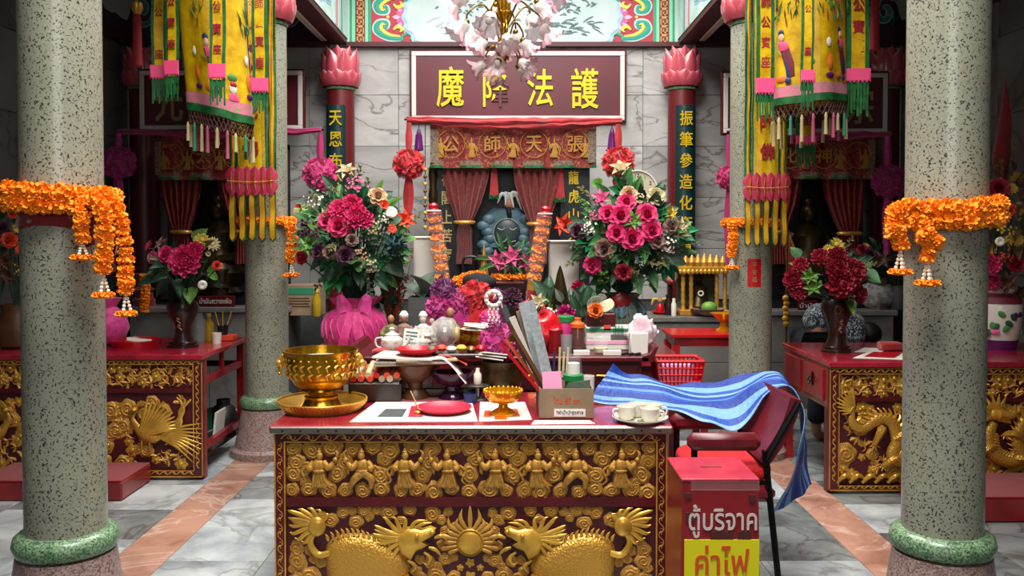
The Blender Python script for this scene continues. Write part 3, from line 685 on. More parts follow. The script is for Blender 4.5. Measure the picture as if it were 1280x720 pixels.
def blossom_mesh(n=5, seed=0):
    mb = MB(); rg = random.Random(seed)
    for k in range(n):
        a = 2 * PI * k / n; v, f, uv = petal(.95, .9, 'round', 4, 4, cup=-.2, curl=-.2, base=.3)
        mb.add((v, f, uv), M4(rot=(0, -a, 0)) @ M4((0, -.10, 0), (PI / 2, 0, 0)) @ M4((0, .05, 0)))
    mb.add(ell((0, -.22, 0), (.22, .16, .22), 8, 6)); return mb.mesh('carved_blossom', 'gold_bright', ang=60)
BLOS = [blossom_mesh(5), blossom_mesh(6, 2)]
def leafc_mesh(seed):
    mb = MB(); rg = random.Random(seed)
    for k in range(3):
        a = R(-50 + 50 * k); v, f, uv = petal(1.0 - .15 * abs(k - 1), .55, 'point', 2, 5, cup=-.35, curl=-.22 if k % 2 else .15, base=.25)
        mb.add((v, f, uv), M4(rot=(0, a, 0)) @ M4((0, -.16, 0), (PI / 2, 0, 0)))
    mb.add(tube([(0, -.1, 0), (.1, -.16, -.3), (-.1, -.08, -.55)], [.09, .07, .03], 6, 8)); return mb.mesh('carved_leaf', 'gold', ang=60)
LEAFC = [leafc_mesh(1), leafc_mesh(5)]
def scroll_mesh(m_, w=1.0):
    mb = MB(); pts = [(-.5, 0, -.12), (-.3, 0, .22), (-.05, 0, .26), (.08, 0, .02), (-.1, 0, -.06), (-.14, 0, .08)]
    mb.add(tube(pts,[.035,.05,.05,.045,.035,.02],5,16,flat=.5));mb.add(tube([(-.05,0,.26),(.12,0,-.2),(.34,0,-.26),(.5,0,-.12)],[.04,.05,.05,.035],5,10,flat=.5))
    mb.add(tube([(.2,0,-.24),(.3,0,.0),(.22,0,.14)],[.04,.03,.01],5,8,flat=.5));return mb.mesh('scroll_ornament',m_,ang=60)
SCR = scroll_mesh('gold'); SCR2 = scroll_mesh('gold_bright')
def wave_mesh():
    mb=MB();mb.add(tube([(-.5,0,-.2),(-.2,0,.22),(.15,0,.25),(.22,0,-.02),(.0,0,-.08)],[.06,.09,.09,.08,.04],6,14,flat=.5));mb.add(tube([(.12,0,.26),(.3,0,-.18),(.5,0,-.2)],[.08,.08,.05],6,8,flat=.5))
    return mb.mesh('scroll_ornament', 'gold_bright', ang=60)
WAV = wave_mesh()
def border(parent, me, p0, p1, y, size, flip=False):
    """ornaments in a row from p0 to p1 (x, z) on the plane y"""
    a = Vector((p0[0], 0, p0[1])); b = Vector((p1[0], 0, p1[1])); d = b - a; n = max(1, round(d.length / size)); st = d / n
    ang = -math.atan2(d.z, d.x)
    for k in range(n):
        c=a+st*(k+.5);inst(me,'scroll_ornament',parent,M4((c.x,y,c.z),(0,ang,0),(st.length,.06 if True else 1,size*.55*(-1 if(k%2 and flip)else 1))if False else(st.length,.12*size*5,size*.6)))
# ================================================================== the long carved offering table
TY = 3.80
def T(px, py, d=0.0): q = P(px, py, TY); return Vector((q.x, TY - d, q.z))
tz = T(590, 531).z; tx0, tx1 = T(337.5, 531).x, T(840.5, 531).x; TD = 0.78
ot=thing('offering_table','red topped offering table with gilded qilin and immortals carved front','table',((tx0+tx1)/2,TY+.4,0))
MB().add(bx(tx0, tx1, TY - .02, TY + TD, tz - .03, tz, .006)).pf('tabletop', 'table_top_red', ot)
ed = MB().add(bx(tx0 + .004, tx1 - .004, TY - .026, TY - .004, tz - .036, tz - .004, .005)).pf('edge_strip', 'steel', ot)
nl = cached('nail', lambda: MB().add(ell((0, 0, 0), (.005, .003, .005), 6, 4)).mesh('nail', 'black_metal'))
for k in range(22): inst(nl, 'nail', ed, M4((tx0 + .06 + k * (tx1 - tx0 - .12) / 21, TY - .027, tz - .02)))
bx0, bx1 = T(343, 600).x, T(834, 600).x; zb = .05
MB().add(bx(bx0 + .01, bx1 - .01, TY + .03, TY + TD - .04, zb, tz - .03)).pf('carcass', 'maroon', ot)
fr = MB()
zA, zB, zC, zD = T(0, 541).z, T(0, 553).z, T(0, 623).z, T(0, 634).z; zE = .085; xa, xb = T(357, 600).x, T(820, 600).x
fr.add(bx(bx0,bx1,TY,TY+.04,zB,tz-.03));fr.add(bx(bx0,xa,TY,TY+.04,zb,zB));fr.add(bx(xb,bx1,TY,TY+.04,zb,zB));fr.add(bx(xa,xb,TY,TY+.04,zb,zE));fr.add(bx(xa,xb,TY+.006,TY+.04,zD,zC))
frame = fr.pf('front_frame', 'maroon', ot)
gb = MB()
for(x0,x1,z0,z1)in((xa-.006,xb+.006,zB,zB+.004),(xa-.006,xa,zE,zB),(xb,xb+.006,zE,zB),(bx0,bx0+.006,zb,zA),(bx1-.006,bx1,zb,zA),(bx0,bx1,zA-.004,zA),(xa,xb,zE-.004,zE)):gb.add(bx(x0,x1,TY-.004,TY+.002,z0,z1))
gb.pf('gilt_edging', 'gold', frame)
border(frame, SCR, (bx0 + .03, (zA + zB) / 2), (bx1 - .03, (zA + zB) / 2), TY - .003, .078)
border(frame,SCR,((bx0+xa)/2,zb+.05),((bx0+xa)/2,zB),TY-.003,.062);border(frame,SCR,((bx1+xb)/2,zb+.05),((bx1+xb)/2,zB),TY-.003,.062)
border(frame, SCR, (xa, (zb + zE) / 2), (xb, (zb + zE) / 2), TY - .003, .085)
up=MB().add(bx(xa,xb,TY+.022,TY+.032,zC,zB)).part('immortals_panel','panel_red',ot,smooth=False,label='carved frieze of eight gilded figures among clouds')
lo=MB().add(bx(xa,xb,TY+.022,TY+.032,zE,zD)).part('qilin_panel','panel_red',ot,smooth=False,label='carved panel of two gilded qilin facing a flaming pearl')
PB = .022  # the ground of the panels lies this far behind TY
rg = random.Random(11)
def cl(parent, px, py, r, jit=0.0):
    c = T(px + rg.uniform(-jit, jit), py + rg.uniform(-jit, jit), -PB); s = S(r, TY)
    return inst(rg.choice(CLOUD), 'carved_cloud', parent, M4(c, (0, rg.uniform(0, 6), 0), (s * rg.uniform(.95, 1.25), s * .75 + .006, s)))
FX = [398, 453, 505, 560, 620, 671, 721, 776]
for k, x in enumerate(FX):
    c=T(x,612,-PB);h=S(50,TY);inst(FIG[(k*3+(1 if k>3 else 0))%4],'carved_figure',up,M4(c,(0,0,0),(h*.95,h*.75,h)))
for k in range(19): cl(up, 365 + k * 24.8, 561 + (k % 2) * 2, 10 + (k % 3), 2)
for k in range(21): cl(up, 364 + k * 22.4, 616 - (k % 2) * 2, 9 + (k % 3), 2)
for k in range(9):
    xm = (FX[k - 1] + FX[k]) / 2 if 0 < k < 8 else (368 if k == 0 else 808)
    cl(up, xm + 3, 577, 10.5, 2); cl(up, xm - 4, 594, 11, 2)
    if k in (0, 8): cl(up, xm + (14 if k == 0 else -14), 586, 8); cl(up, xm + (12 if k == 0 else -12), 603, 7)
def flame(mb,pts,w,d=.02):mb.add(tube([T(a,b,d-PB)for a,b in pts],[S(w*.55,TY),S(w,TY),S(w*.7,TY),S(.25,TY)],6,10,flat=.6))
for mir in (0, 1):
    X = (lambda x: x) if not mir else (lambda x: 1175 - x)
    q = lambda L_: [(T(X(a), b).x, T(X(a), b).z) for a, b in L_]
    qi=MB().add(pill(q([(405,692),(407,683),(413,676),(427,669.5),(447,668),(468,673),(490,684),(507,696),(512,712),(506,728),(488,736),(466,733),(440,732),(420,738),(408,726)]),TY+PB,.036,.42)).part('carved_qilin','gold_scales',lo,ang=60)
    hd=MB().add(pill(q([(500,694),(494,680),(497,668),(506,660),(518,658.5),(528,661),(538,658),(545,661),(544,668),(537,672),(530,676),(536,682),(530,686),(520,690),(513,702)]),TY+PB-.008,.034,.35))
    hd.add(ell(T(X(522), 667, .03), (S(3, TY),) * 3, 8, 6)); hd.add(ell(T(X(541), 663, .022), (S(3.5, TY), .01, S(3, TY)), 8, 6))
    for pts in([(512,662),(520,652),(534,650)],[(518,661),(527,655),(540,653)],[(530,690),(538,697),(534,706),(528,702)],[(536,684),(546,688),(552,696)],[(543,672),(552,670),(560,676)],[(510,700),(520,708),(514,716)]):flame(hd,[(X(a),b)for a,b in pts],2.6,.026)
    hd.part('head', 'gold_bright', qi, ang=60)
    mn = MB()
    for ex,ey,w in((478,646,3),(468,656,3.2),(466,666,3.2),(470,676,3),(476,687,3),(490,646,3),(502,646,3),(484,696,2.6),(468,661,2.4),(472,672,2.4),(482,652,2.6)):
        flame(mn,[(X(506),672+(ey-670)*.2),(X((506+ex)/2+2),(670+ey)/2+3),(X(ex+5),ey+3),(X(ex),ey)],w,.026)
    mn.part('mane', 'gold_bright', qi, ang=60)
    sp = MB()
    for k in range(14):
        a = k / 13; x = 410 + 84 * a; y = 678 - 11 * math.sin(PI * min(1, a * 1.15 + .1)) + (10 * max(0, a - .6))
        flame(sp, [(X(x), y + 2), (X(x - 1), y - 3), (X(x - 4), y - 7)], 2.2, .02)
    sp.part('spine', 'gold_bright', qi, ang=60)
    tl=MB();tl.add(tube([T(X(a),b,-.004)for a,b in((412,692),(398,694),(389,684),(388,674),(394,664))],[S(4,TY),S(4.5,TY),S(4,TY),S(4,TY)],8,18,flat=.7))
    for ex,ey in((359,638),(360,647),(361,656),(362,665),(368,672),(372,636),(384,635),(394,637),(376,676),(364,651),(404,642)):flame(tl,[(X(400),660+(ey-655)*.2),(X((400+ex)/2+3),(655+ey)/2),(X(ex+6),ey+2),(X(ex),ey)],3.4,.022)
    tl.add(ell(T(X(396), 658, .0), (S(12, TY), .02, S(13, TY)), 12, 8)); tl.part('tail', 'gold_bright', qi, ang=60)
    for pts in([(420,726),(414,742),(420,757)],[(438,728),(446,744),(440,757)],[(486,728),(480,744),(488,757)],[(503,722),(512,740),(506,757)]):MB().add(tube([T(X(a),b,-.002)for a,b in pts],[S(9,TY),S(6,TY),S(5,TY)],8,10,flat=.7)).part('leg','gold_scales',qi)
    for(x,y,r)in((369,688,9),(371,704,11),(386,722,13),(368,726,9),(411,652,9),(428,642,8),(444,655,9),(454,640,8),(486,641,9),(512,640,8),(540,643,10),(552,652,7),(552,684,6),(557,702,8),(545,722,11),(526,726,9),(566,726,9),(398,742,10),(462,746,12),(530,748,11),(564,750,11),(372,750,11),(400,706,6),(462,648,6),(520,716,7),(470,641,6),(500,652,6),(440,640,6),(556,664,6),(560,642,6),(548,710,6),(378,676,7),(384,690,6),(400,646,6),(364,714,6),(390,702,6),(568,660,5),(566,700,6),(536,704,7),(524,702,6)):cl(lo,X(x),y,r,1)
pe=MB().add(lathe([(1e-5,.034),(.05,.034),(.058,.03),(.062,.016),(.066,.016),(.07,.026),(.076,.018),(.078,0)],28),M4(T(587.5,679,-PB),(PI/2,0,0),.82)).part('carved_pearl','gold_bright',lo)
pf = MB()
for a in range(-120, 121, 15):
    L_ = 34 if a == 0 else 18 + 9 * (abs(a) // 15 % 2)
    ca,sa=math.sin(R(a)),math.cos(R(a));flame(pf,[(587.5+17*ca,679-17*sa),(587.5+(17+L_*.5)*ca+4*(1 if a>0 else-1 if a<0 else 0),679-(17+L_*.5)*sa*1.0),(587.5+(16+L_)*ca*.9,679-(14+L_)*sa-3)],3.2,.014)
pf.part('flames', 'gold', pe, ang=60)
for(x,y,r)in((587.5,706,9),(575,712,7),(600,712,7),(587.5,724,12),(587.5,745,13)):inst(BLOS[0],'carved_blossom',lo,M4(T(x,y,-PB),(0,rg.uniform(0,1),0),(S(r,TY),S(r,TY)*.8,S(r,TY))))
for x in (bx0 + .03, bx1 - .03): MB().add(bx(x - .03, x + .03, TY + .03, TY + TD - .05, 0, zb + .01)).pf('foot', 'maroon', ot)
# ================================================================== carved side desks
def desk(Y, xin, xout, ztop, zrows, rgk, group, label, side):
    """xin: edge towards the nave, xout: edge towards the side wall"""
    x0, x1 = min(xin, xout), max(xin, xout); rg_ = random.Random(rgk)
    t = thing('carved_desk', label, 'desk', ((x0 + x1) / 2, Y + .45, 0), group)
    z1, z2, z3, z4, z5 = zrows; bw = .062
    fr=MB().add(bx(x0,x1,Y,Y+.035,z1,ztop-.035)).add(bx(x0,x0+bw,Y,Y+.035,.02,z1)).add(bx(x1-bw,x1,Y,Y+.035,.02,z1)).add(bx(x0+bw,x1-bw,Y,Y+.035,.02,z4)).add(bx(x0+bw,x1-bw,Y+.004,Y+.035,z3,z2)).pf('front_frame','maroon',t)
    g = MB()
    for a in((x0+bw-.006,x1-bw+.006,z1,z1+.005),(x0+bw-.006,x1-bw+.006,z4-.005,z4),(x0+bw-.006,x0+bw,z4,z1),(x1-bw,x1-bw+.006,z4,z1),(x0,x1,ztop-.045,ztop-.04),(x0,x0+.006,.02,ztop-.04),(x1-.006,x1,.02,ztop-.04),(x0,x1,.02,.028)):g.add(bx(a[0],a[1],Y-.003,Y+.002,a[2],a[3]))
    g.pf('gilt_edging', 'gold', fr)
    zt=(z1+ztop-.04)/2;border(fr,WAV,(x0+.01,zt),(x1-.01,zt),Y-.003,.055);border(fr,WAV,(x0+.06,(z4+.03)/2),(x1-.06,(z4+.03)/2),Y-.003,.055)
    for xx in (x0 + bw / 2, x1 - bw / 2): border(fr, WAV, (xx, .08), (xx, z1), Y - .003, .055)
    p1=MB().add(bx(x0+bw,x1-bw,Y+.022,Y+.03,z2,z1)).pf('blossom_panel','panel_red',t);p2=MB().add(bx(x0+bw,x1-bw,Y+.022,Y+.03,z4,z3)).pf('beast_panel','panel_red',t)
    n = int((x1 - x0 - 2 * bw) / .05)
    for k in range(n):
        for r_ in range(3):
            x=x0+bw+.03+k*(x1-x0-2*bw-.06)/(n-1)+rg_.uniform(-.012,.012);z=z2+(z1-z2)*(.2+.3*r_)+rg_.uniform(-.01,.01);s=rg_.uniform(.045,.06)
            me = rg_.choice(BLOS + LEAFC * 2); inst(me, me.name.split('.')[0], p1, M4((x, Y + .022, z), (0, rg_.uniform(0, 6), 0), s))
    MB().add(bx(x0 - .01, x1 + .01, Y - .02, Y + .94, ztop - .035, ztop, .005)).pf('tabletop', 'table_top_red', t)
    return t, p2, rg_, (x0 + bw, x1 - bw, z4, z3)
def scatter(p2, Y, rg_, rect_, n, avoid, smin=.045, smax=.07):
    x0, x1, z0, z1 = rect_; k = tries = 0
    while k < n and tries < 6000:
        tries += 1
        x = rg_.uniform(x0 + .03, x1 - .03); z = rg_.uniform(z0 + .03, z1 - .03)
        if any(((x - a) / c) ** 2 + ((z - b) / d) ** 2 < 1 for a, b, c, d in avoid): continue
        me=rg_.choice(BLOS+LEAFC+CLOUD[:1]);s=rg_.uniform(smin,smax);inst(me,me.name.split('.')[0],p2,M4((x,Y+.022,z),(0,rg_.uniform(0,6),0),(s,s*.7,s)));k+=1
# ---- left desk: phoenixes, open frame on the nave side
LY = 5.70
L_ = lambda px, py: P(px, py, LY)
lzt = L_(200, 443).z; lzr = [L_(0, y).z for y in (456, 486, 491, 588, 600)]
ld,lp,lr,lrc=desk(LY,L_(253,500).x,-3.80,lzt,lzr,21,None,'red desk with gilded phoenix carved front and open railed side','L')
def phoenix(parent, Y, cx, cz, s, mir):
    X = lambda x, z, d=.03: Vector((cx + mir * x * s, Y + .022 - d, cz + z * s))
    b=MB().add(tube([X(-.1,.42),X(-.16,.30),X(-.10,.16),X(.02,.02),X(.2,-.06),X(.34,-.04)],[.03*s,.035*s,.06*s,.11*s,.10*s,.03*s],10,18,flat=.5)).add(ell(X(-.12,.44),(.06*s,.03,.05*s),10,7)).add(tube([X(-.16,.44),X(-.24,.41)],[.025*s,.003],6))
    for k in range(4): b.add(tube([X(-.1, .47), X(-.06 + .03 * k, .55), X(.0 + .05 * k, .60 - .02 * k)], [.015 * s, .018 * s, .004], 5, 8))
    b.add(tube([X(.0,-.06),X(-.02,-.28),X(-.08,-.34)],[.02*s,.012*s,.006],6,8)).add(tube([X(.12,-.1),X(.14,-.3),X(.08,-.36)],[.02*s,.012*s,.006],6,8))
    o = b.part('carved_phoenix', 'gold_scales', parent, ang=60)
    w = MB()
    for k in range(11):
        a=R(78-k*7.5);l=(.62-.018*abs(k-3))*s;w.add(tube([X(-.02+.018*k,.06-.005*k,.045),X(.0+.35*math.cos(a)+.01*k,.08+.33*math.sin(a),.05),Vector((cx+mir*(.0*s+l*math.cos(a)+.012*k*s),Y-.01,cz+.08*s+l*math.sin(a)))],[.03*s,.03*s,.008*s],6,8,flat=.5))
    w.part('wing', 'gold_bright', o, ang=60)
    t_ = MB()
    for k in range(9):
        a=R(18-k*7);l=.75*s;t_.add(tube([X(.28,-.04),Vector((cx+mir*(.3*s+l*.5*math.cos(a)),Y-.008,cz-.04*s+l*.5*math.sin(a)+.02)),Vector((cx+mir*(.3*s+l*math.cos(a)),Y,cz-.04*s+l*math.sin(a)))],[.02*s,.024*s,.005*s],6,8,flat=.5))
    for k in range(3):t_.add(tube([X(.3,-.02),X(.55+.05*k,.15),X(.72-.02*k,.42),X(.66+.1*k,.62)],[.02*s,.035*s,.04*s,.015*s],6,14,flat=.5))
    t_.part('tail', 'gold_bright', o, ang=60)
s_ph = S(72, LY)
cA = L_(178, 543); phoenix(lp, LY, cA.x, cA.z, s_ph, 1); cB = L_(20, 543); phoenix(lp, LY, cB.x - .10, cB.z, s_ph, -1)
scatter(lp, LY, lr, lrc, 170, [(cA.x + .1, cA.z + .04, .2, .09), (cB.x - .22, cB.z + .04, .2, .09)])
lx1 = L_(253, 500).x; yb = LY + .92
for xx_,yy in((lx1-.025,LY+.06),(lx1-.025,yb-.03),(-3.755,yb-.03)):MB().add(bx(xx_-.025,xx_+.025,yy-.025,yy+.025,0,lzt-.035)).pf('leg','lacquer_red',ld)
for z in (lzt - .19, .20): MB().add(bx(lx1 - .045, lx1 - .01, LY + .05, yb - .03, z - .022, z + .022)).pf('side_rail', 'lacquer_red', ld)
MB().add(bx(lx1 - .04, lx1 - .015, LY + .45, LY + .48, lzt - .17, lzt - .035)).pf('strut', 'lacquer_red', ld)
MB().add(bx(-3.75, lx1 - .02, yb - .045, yb - .015, lzt - .21, lzt - .17)).pf('back_rail', 'maroon_dark', ld)
MB().add(bx(-3.75, lx1 - .05, LY + .1, yb - .05, .10, .12)).pf('lower_shelf', 'maroon_dark', ld)
# ---- right desk: dragons, drawers on the nave side
RY = 5.40
R_ = lambda px, py: P(px, py, RY)
rzt = R_(1100, 452).z; rzr = [R_(0, y).z for y in (468, 498, 502, 607, 619)]
rd, rp, rr2, rrc = desk(RY, R_(1037, 500).x, 3.80, rzt, rzr, 31, None, 'red desk with gilded dragon carved front and side drawers', 'R')
def dragon(parent, Y, P_, mir, label=None):
    pts=[P_(a,b)for a,b in((-52,-44),(-54,-22),(-40,-14),(-22,-26),(-4,-22),(4,2),(-2,22),(14,30),(34,20),(40,-2),(34,-22))]
    o=MB().add(tube(pts,[.008,.03,.034,.038,.042,.045,.045,.042,.04,.036,.03],10,46,flat=.6)).part('carved_dragon','gold_scales',parent,ang=60)
    sp = MB(); cm = catmull(pts, 46)
    for k in range(2, 44, 1):
        d = (cm[k + 1] - cm[k - 1]).normalized(); nrm = Vector((-d.z, 0, d.x)) * (1 if mir > 0 else -1)
        sp.add(tube([cm[k]+nrm*.03+Vector((0,-.012,0)),cm[k]+nrm*.05-d*.01+Vector((0,-.012,0)),cm[k]+nrm*.066-d*.025],[.009,.008,.002],5))
    for k in range(9):
        a=R(100+k*16);sp.add(tube([pts[0],pts[0]+Vector((math.cos(a)*.05*mir,-.01,math.sin(a)*.05)),pts[0]+Vector((math.cos(a)*.11*mir,0,math.sin(a)*.10+.02))],[.012,.012,.002],5,6))
    sp.part('fringe', 'gold_bright', o, ang=60)
    h=P_(34,-34);hd=MB().add(ell(h,(.05,.035,.045),12,8)).add(tube([h+Vector((-.02*mir,-.02,0)),h+Vector((-.09*mir,-.025,-.01)),h+Vector((-.115*mir,-.02,.008))],[.035,.024,.02],8,8)).add(tube([h+Vector((-.02*mir,-.01,-.03)),h+Vector((-.09*mir,-.015,-.05))],[.02,.012],8))
    for k in range(8):
        a=R(-30+k*22);hd.add(tube([h,h+Vector((math.cos(a)*.06*mir,-.02,math.sin(a)*.06)),h+Vector((math.cos(a)*.12*mir,-.01,math.sin(a)*.11+.015))],[.016,.014,.002],5,6))
    hd.part('head', 'gold_bright', o, ang=60)
    for (a, b, c, d) in ((-16, -14, -26, 8), (6, 26, -14, 36), (36, 10, 52, 24), (0, 0, 20, -6)):
        lg = MB(); p, q = P_(a, b), P_(c, d); lg.add(tube([p, (p + q) / 2 + Vector((0, -.02, .02)), q], [.03, .024, .016], 7, 8))
        for k in range(4):an=R(200+k*45);lg.add(tube([q,q+Vector((math.cos(an)*.035,-.01,math.sin(an)*.035))],[.01,.002],5))
        lg.part('leg', 'gold_scales', o)
mk = lambda cx, mir: (lambda a, b: R_(cx, 548) + Vector((mir * a * .00491, .022 - .03, -b * .00491 * .95)))
dragon(rp, RY, mk(1118, 1), 1); dragon(rp, RY, mk(1275, -1), -1)
sc_ = [(R_(1118, 548).x - .02, R_(1118, 548).z, .14, .12), (R_(1275, 548).x + .02, R_(1275, 548).z, .14, .12)]
scatter(rp, RY, rr2, rrc, 150, sc_); scatter(rp, RY, rr2, rrc, 26, [], .03, .04)
wv = MB()
for k in range(22):c=Vector((rrc[0]+.04+k*(rrc[1]-rrc[0]-.08)/21,RY+.01,rrc[2]+.035));wv.add(tube([c+Vector((-.05,0,-.02)),c+Vector((0,-.012,.03)),c+Vector((.045,0,.0))],[.012,.018,.004],6,8))
wv.part('carved_waves', 'gold_bright', rp, ang=60)
rx0 = R_(1037, 500).x; ryb = RY + .94; zdr = R_(1037, 512).z
dp = MB().add(bx(rx0, rx0 + .30, RY + .03, ryb - .02, zdr, rzt - .035)).pf('drawer_case', 'lacquer_red', rd)
for (a, b) in ((RY + .09, RY + .46), (RY + .53, ryb - .06)):
    d = MB().add(bx(rx0 - .012, rx0 + .01, a, b, zdr + .035, rzt - .06, .004)).pf('drawer', 'lacquer_red', rd)
    ym = (a + b) / 2; zm = (zdr + rzt) / 2
    if a<RY+.2:MB().add(tube([(rx0-.016,ym,zm+.045),(rx0-.016,ym,zm-.045)],[.012,.024,.02,.026,.01],8,10,flat=.2,flatdir=(1,0,0))).add(tube([(rx0-.02,ym,zm+.02),(rx0-.036,ym+.018,zm-.01),(rx0-.036,ym,zm-.035),(rx0-.036,ym-.018,zm-.01),(rx0-.02,ym,zm+.02)],.004,6,16)).part('drawer_pull','black_metal',d)
for xx in(rx0+.03,3.76):MB().add(bx(xx-.025,xx+.025,ryb-.07,ryb-.02,0,zdr+.02 if xx<3 else rzt-.035)).pf('leg','lacquer_red',rd)
MB().add(bx(rx0, rx0 + .03, RY + .03, RY + .09, 0, zdr)).pf('leg', 'maroon', rd)
MB().add(bx(3.50, 3.79, RY + .03, ryb - .02, zdr, rzt - .035)).pf('drawer_case', 'lacquer_red', rd)
# ================================================================== kneeling platforms
def platform(x0, x1, y0, y1, h, label):
    t=MB().add(bx(x0,x1,y0,y1,0,h,.012)).top('kneeling_platform','lacquer_red',label,'platform',((x0+x1)/2,(y0+y1)/2,0),'red kneeling platforms',smooth=False)
    MB().add(bx(x0 + .004, x1 - .004, y0 + .004, y1 - .004, h - .002, h + .006, .004)).pf('top_cloth', 'cloth_red_dark', t)
platform(-3.25, -2.36, 5.25, 5.68, .12, 'low red kneeling platform in front of the phoenix desk')
platform(2.36, 3.45, 4.86, 5.36, .14, 'low red kneeling platform in front of the dragon desk')
# ================================================================== altar tables behind
A2Y, A2Z = 4.78, None
A2Z = P(700, 446, A2Y).z; a2x0, a2x1 = -.86, P(812, 446, A2Y).x
al = thing('altar_table', 'dark red altar table with upturned end, holding bottles and boxes', 'table', ((a2x0 + a2x1) / 2, A2Y + .3, 0))
MB().add(bx(a2x0, a2x1, A2Y, A2Y + .56, A2Z - .03, A2Z, .006)).pf('tabletop', 'maroon', al)
for s_, xx in ((-1, a2x0), (1, a2x1)):
    prof=[(xx-s_*.04,A2Z-.03),(xx+s_*.02,A2Z-.03),(xx+s_*.035,A2Z+.02),(xx+s_*.05,A2Z+.055),(xx+s_*.03,A2Z+.05),(xx+s_*.005,A2Z+.012),(xx-s_*.04,A2Z+.001)]
    MB().add(prism(prof, A2Y, A2Y + .56)).pf('upturned_end', 'maroon', al)
MB().add(bx(a2x0 + .03, a2x1 - .04, A2Y + .03, A2Y + .53, A2Z - .20, A2Z - .03)).pf('drawer_case', 'maroon', al)
for k in range(4):
    w = (a2x1 - a2x0 - .1) / 4; xx = a2x0 + .05 + k * w
    d = MB().add(bx(xx + .01, xx + w - .01, A2Y + .018, A2Y + .035, A2Z - .185, A2Z - .045, .004)).pf('drawer', 'maroon_dark', al)
    MB().add(tube([(xx+w/2-.05,A2Y+.012,A2Z-.105),(xx+w/2+.03,A2Y+.008,A2Z-.105),(xx+w/2+.05,A2Y+.008,A2Z-.085),(xx+w/2+.04,A2Y+.008,A2Z-.07)],.006,6,14)).part('drawer_pull','brass',d)
for xx in (a2x0 + .06, a2x1 - .07):
    for yy in (A2Y + .06, A2Y + .5): MB().add(bx(xx - .03, xx + .03, yy - .03, yy + .03, 0, A2Z - .19)).pf('leg', 'maroon', al)
A3Y, A3Z = 5.60, .80
a3x0, a3x1 = -1.42, 1.10
t3 = thing('altar_table', 'wide red altar table behind, carrying the two big bouquets', 'table', (-.15, A3Y + .4, 0))
MB().add(bx(a3x0, a3x1, A3Y, A3Y + .85, A3Z - .04, A3Z, .006)).pf('tabletop', 'table_top_red', t3)
MB().add(bx(a3x0 + .04, a3x1 - .04, A3Y + .04, A3Y + .81, A3Z - .16, A3Z - .04)).pf('apron', 'maroon', t3)
for xx in (a3x0 + .07, a3x1 - .07):
    for yy in (A3Y + .07, A3Y + .78): MB().add(bx(xx - .035, xx + .035, yy - .035, yy + .035, 0, A3Z - .15)).pf('leg', 'maroon', t3)
def stone_altar(x0, x1, y0, y1, z, label):
    t = thing('stone_altar', label, 'altar', ((x0 + x1) / 2, (y0 + y1) / 2, 0), 'grey stone altars along the back wall')
    MB().add(bx(x0, x1, y0, y1, z - .05, z, .008)).pf('altar_slab', 'granite', t)
    n = max(1, round((x1 - x0) / .8)); w = (x1 - x0 - .06) / n
    MB().add(bx(x0 + .04, x1 - .04, y0 + .06, y1, 0, z - .05)).pf('altar_core', 'slate', t)
    for k in range(n):
        for(a,b)in((0.0,.42),(.425,z-.055)):MB().add(bx(x0+.03+k*w+.002,x0+.03+(k+1)*w-.002,y0+.03,y0+.06,a,b,.004)).pf('facing_slab','granite',t)
    return t
SAY = 8.0
SAZ = P(860, 396, SAY).z
stone_altar(-1.60, 2.0, SAY, 8.58, SAZ, 'long grey stone altar under the central shrine')
stone_altar(-3.55, -2.05, SAY, 8.58, P(200, 384, SAY).z, 'grey stone altar behind the desk with pink bouquet')
stone_altar(2.12, 3.5, SAY, 8.58, P(1050, 388, SAY).z, 'grey stone altar behind the desk with crimson bouquet')
r7 = 7.1; zr = P(839, 418, r7).z; rx = P(839, 418, r7).x
rt = thing('red_side_table', 'plain bright red table against the grey stone altar', 'table', (rx + .35, r7 + .23, 0))
MB().add(bx(rx, rx + .72, r7, r7 + .46, zr - .03, zr, .004)).pf('tabletop', 'plastic_red', rt)
MB().add(bx(rx + .03, rx + .69, r7 + .02, r7 + .44, zr - .10, zr - .03)).pf('apron', 'lacquer_red', rt)
for xx in (rx + .045, rx + .675):
    for yy in (r7 + .045, r7 + .415): MB().add(bx(xx - .03, xx + .03, yy - .03, yy + .03, 0, zr - .09)).pf('leg', 'plastic_red', rt)
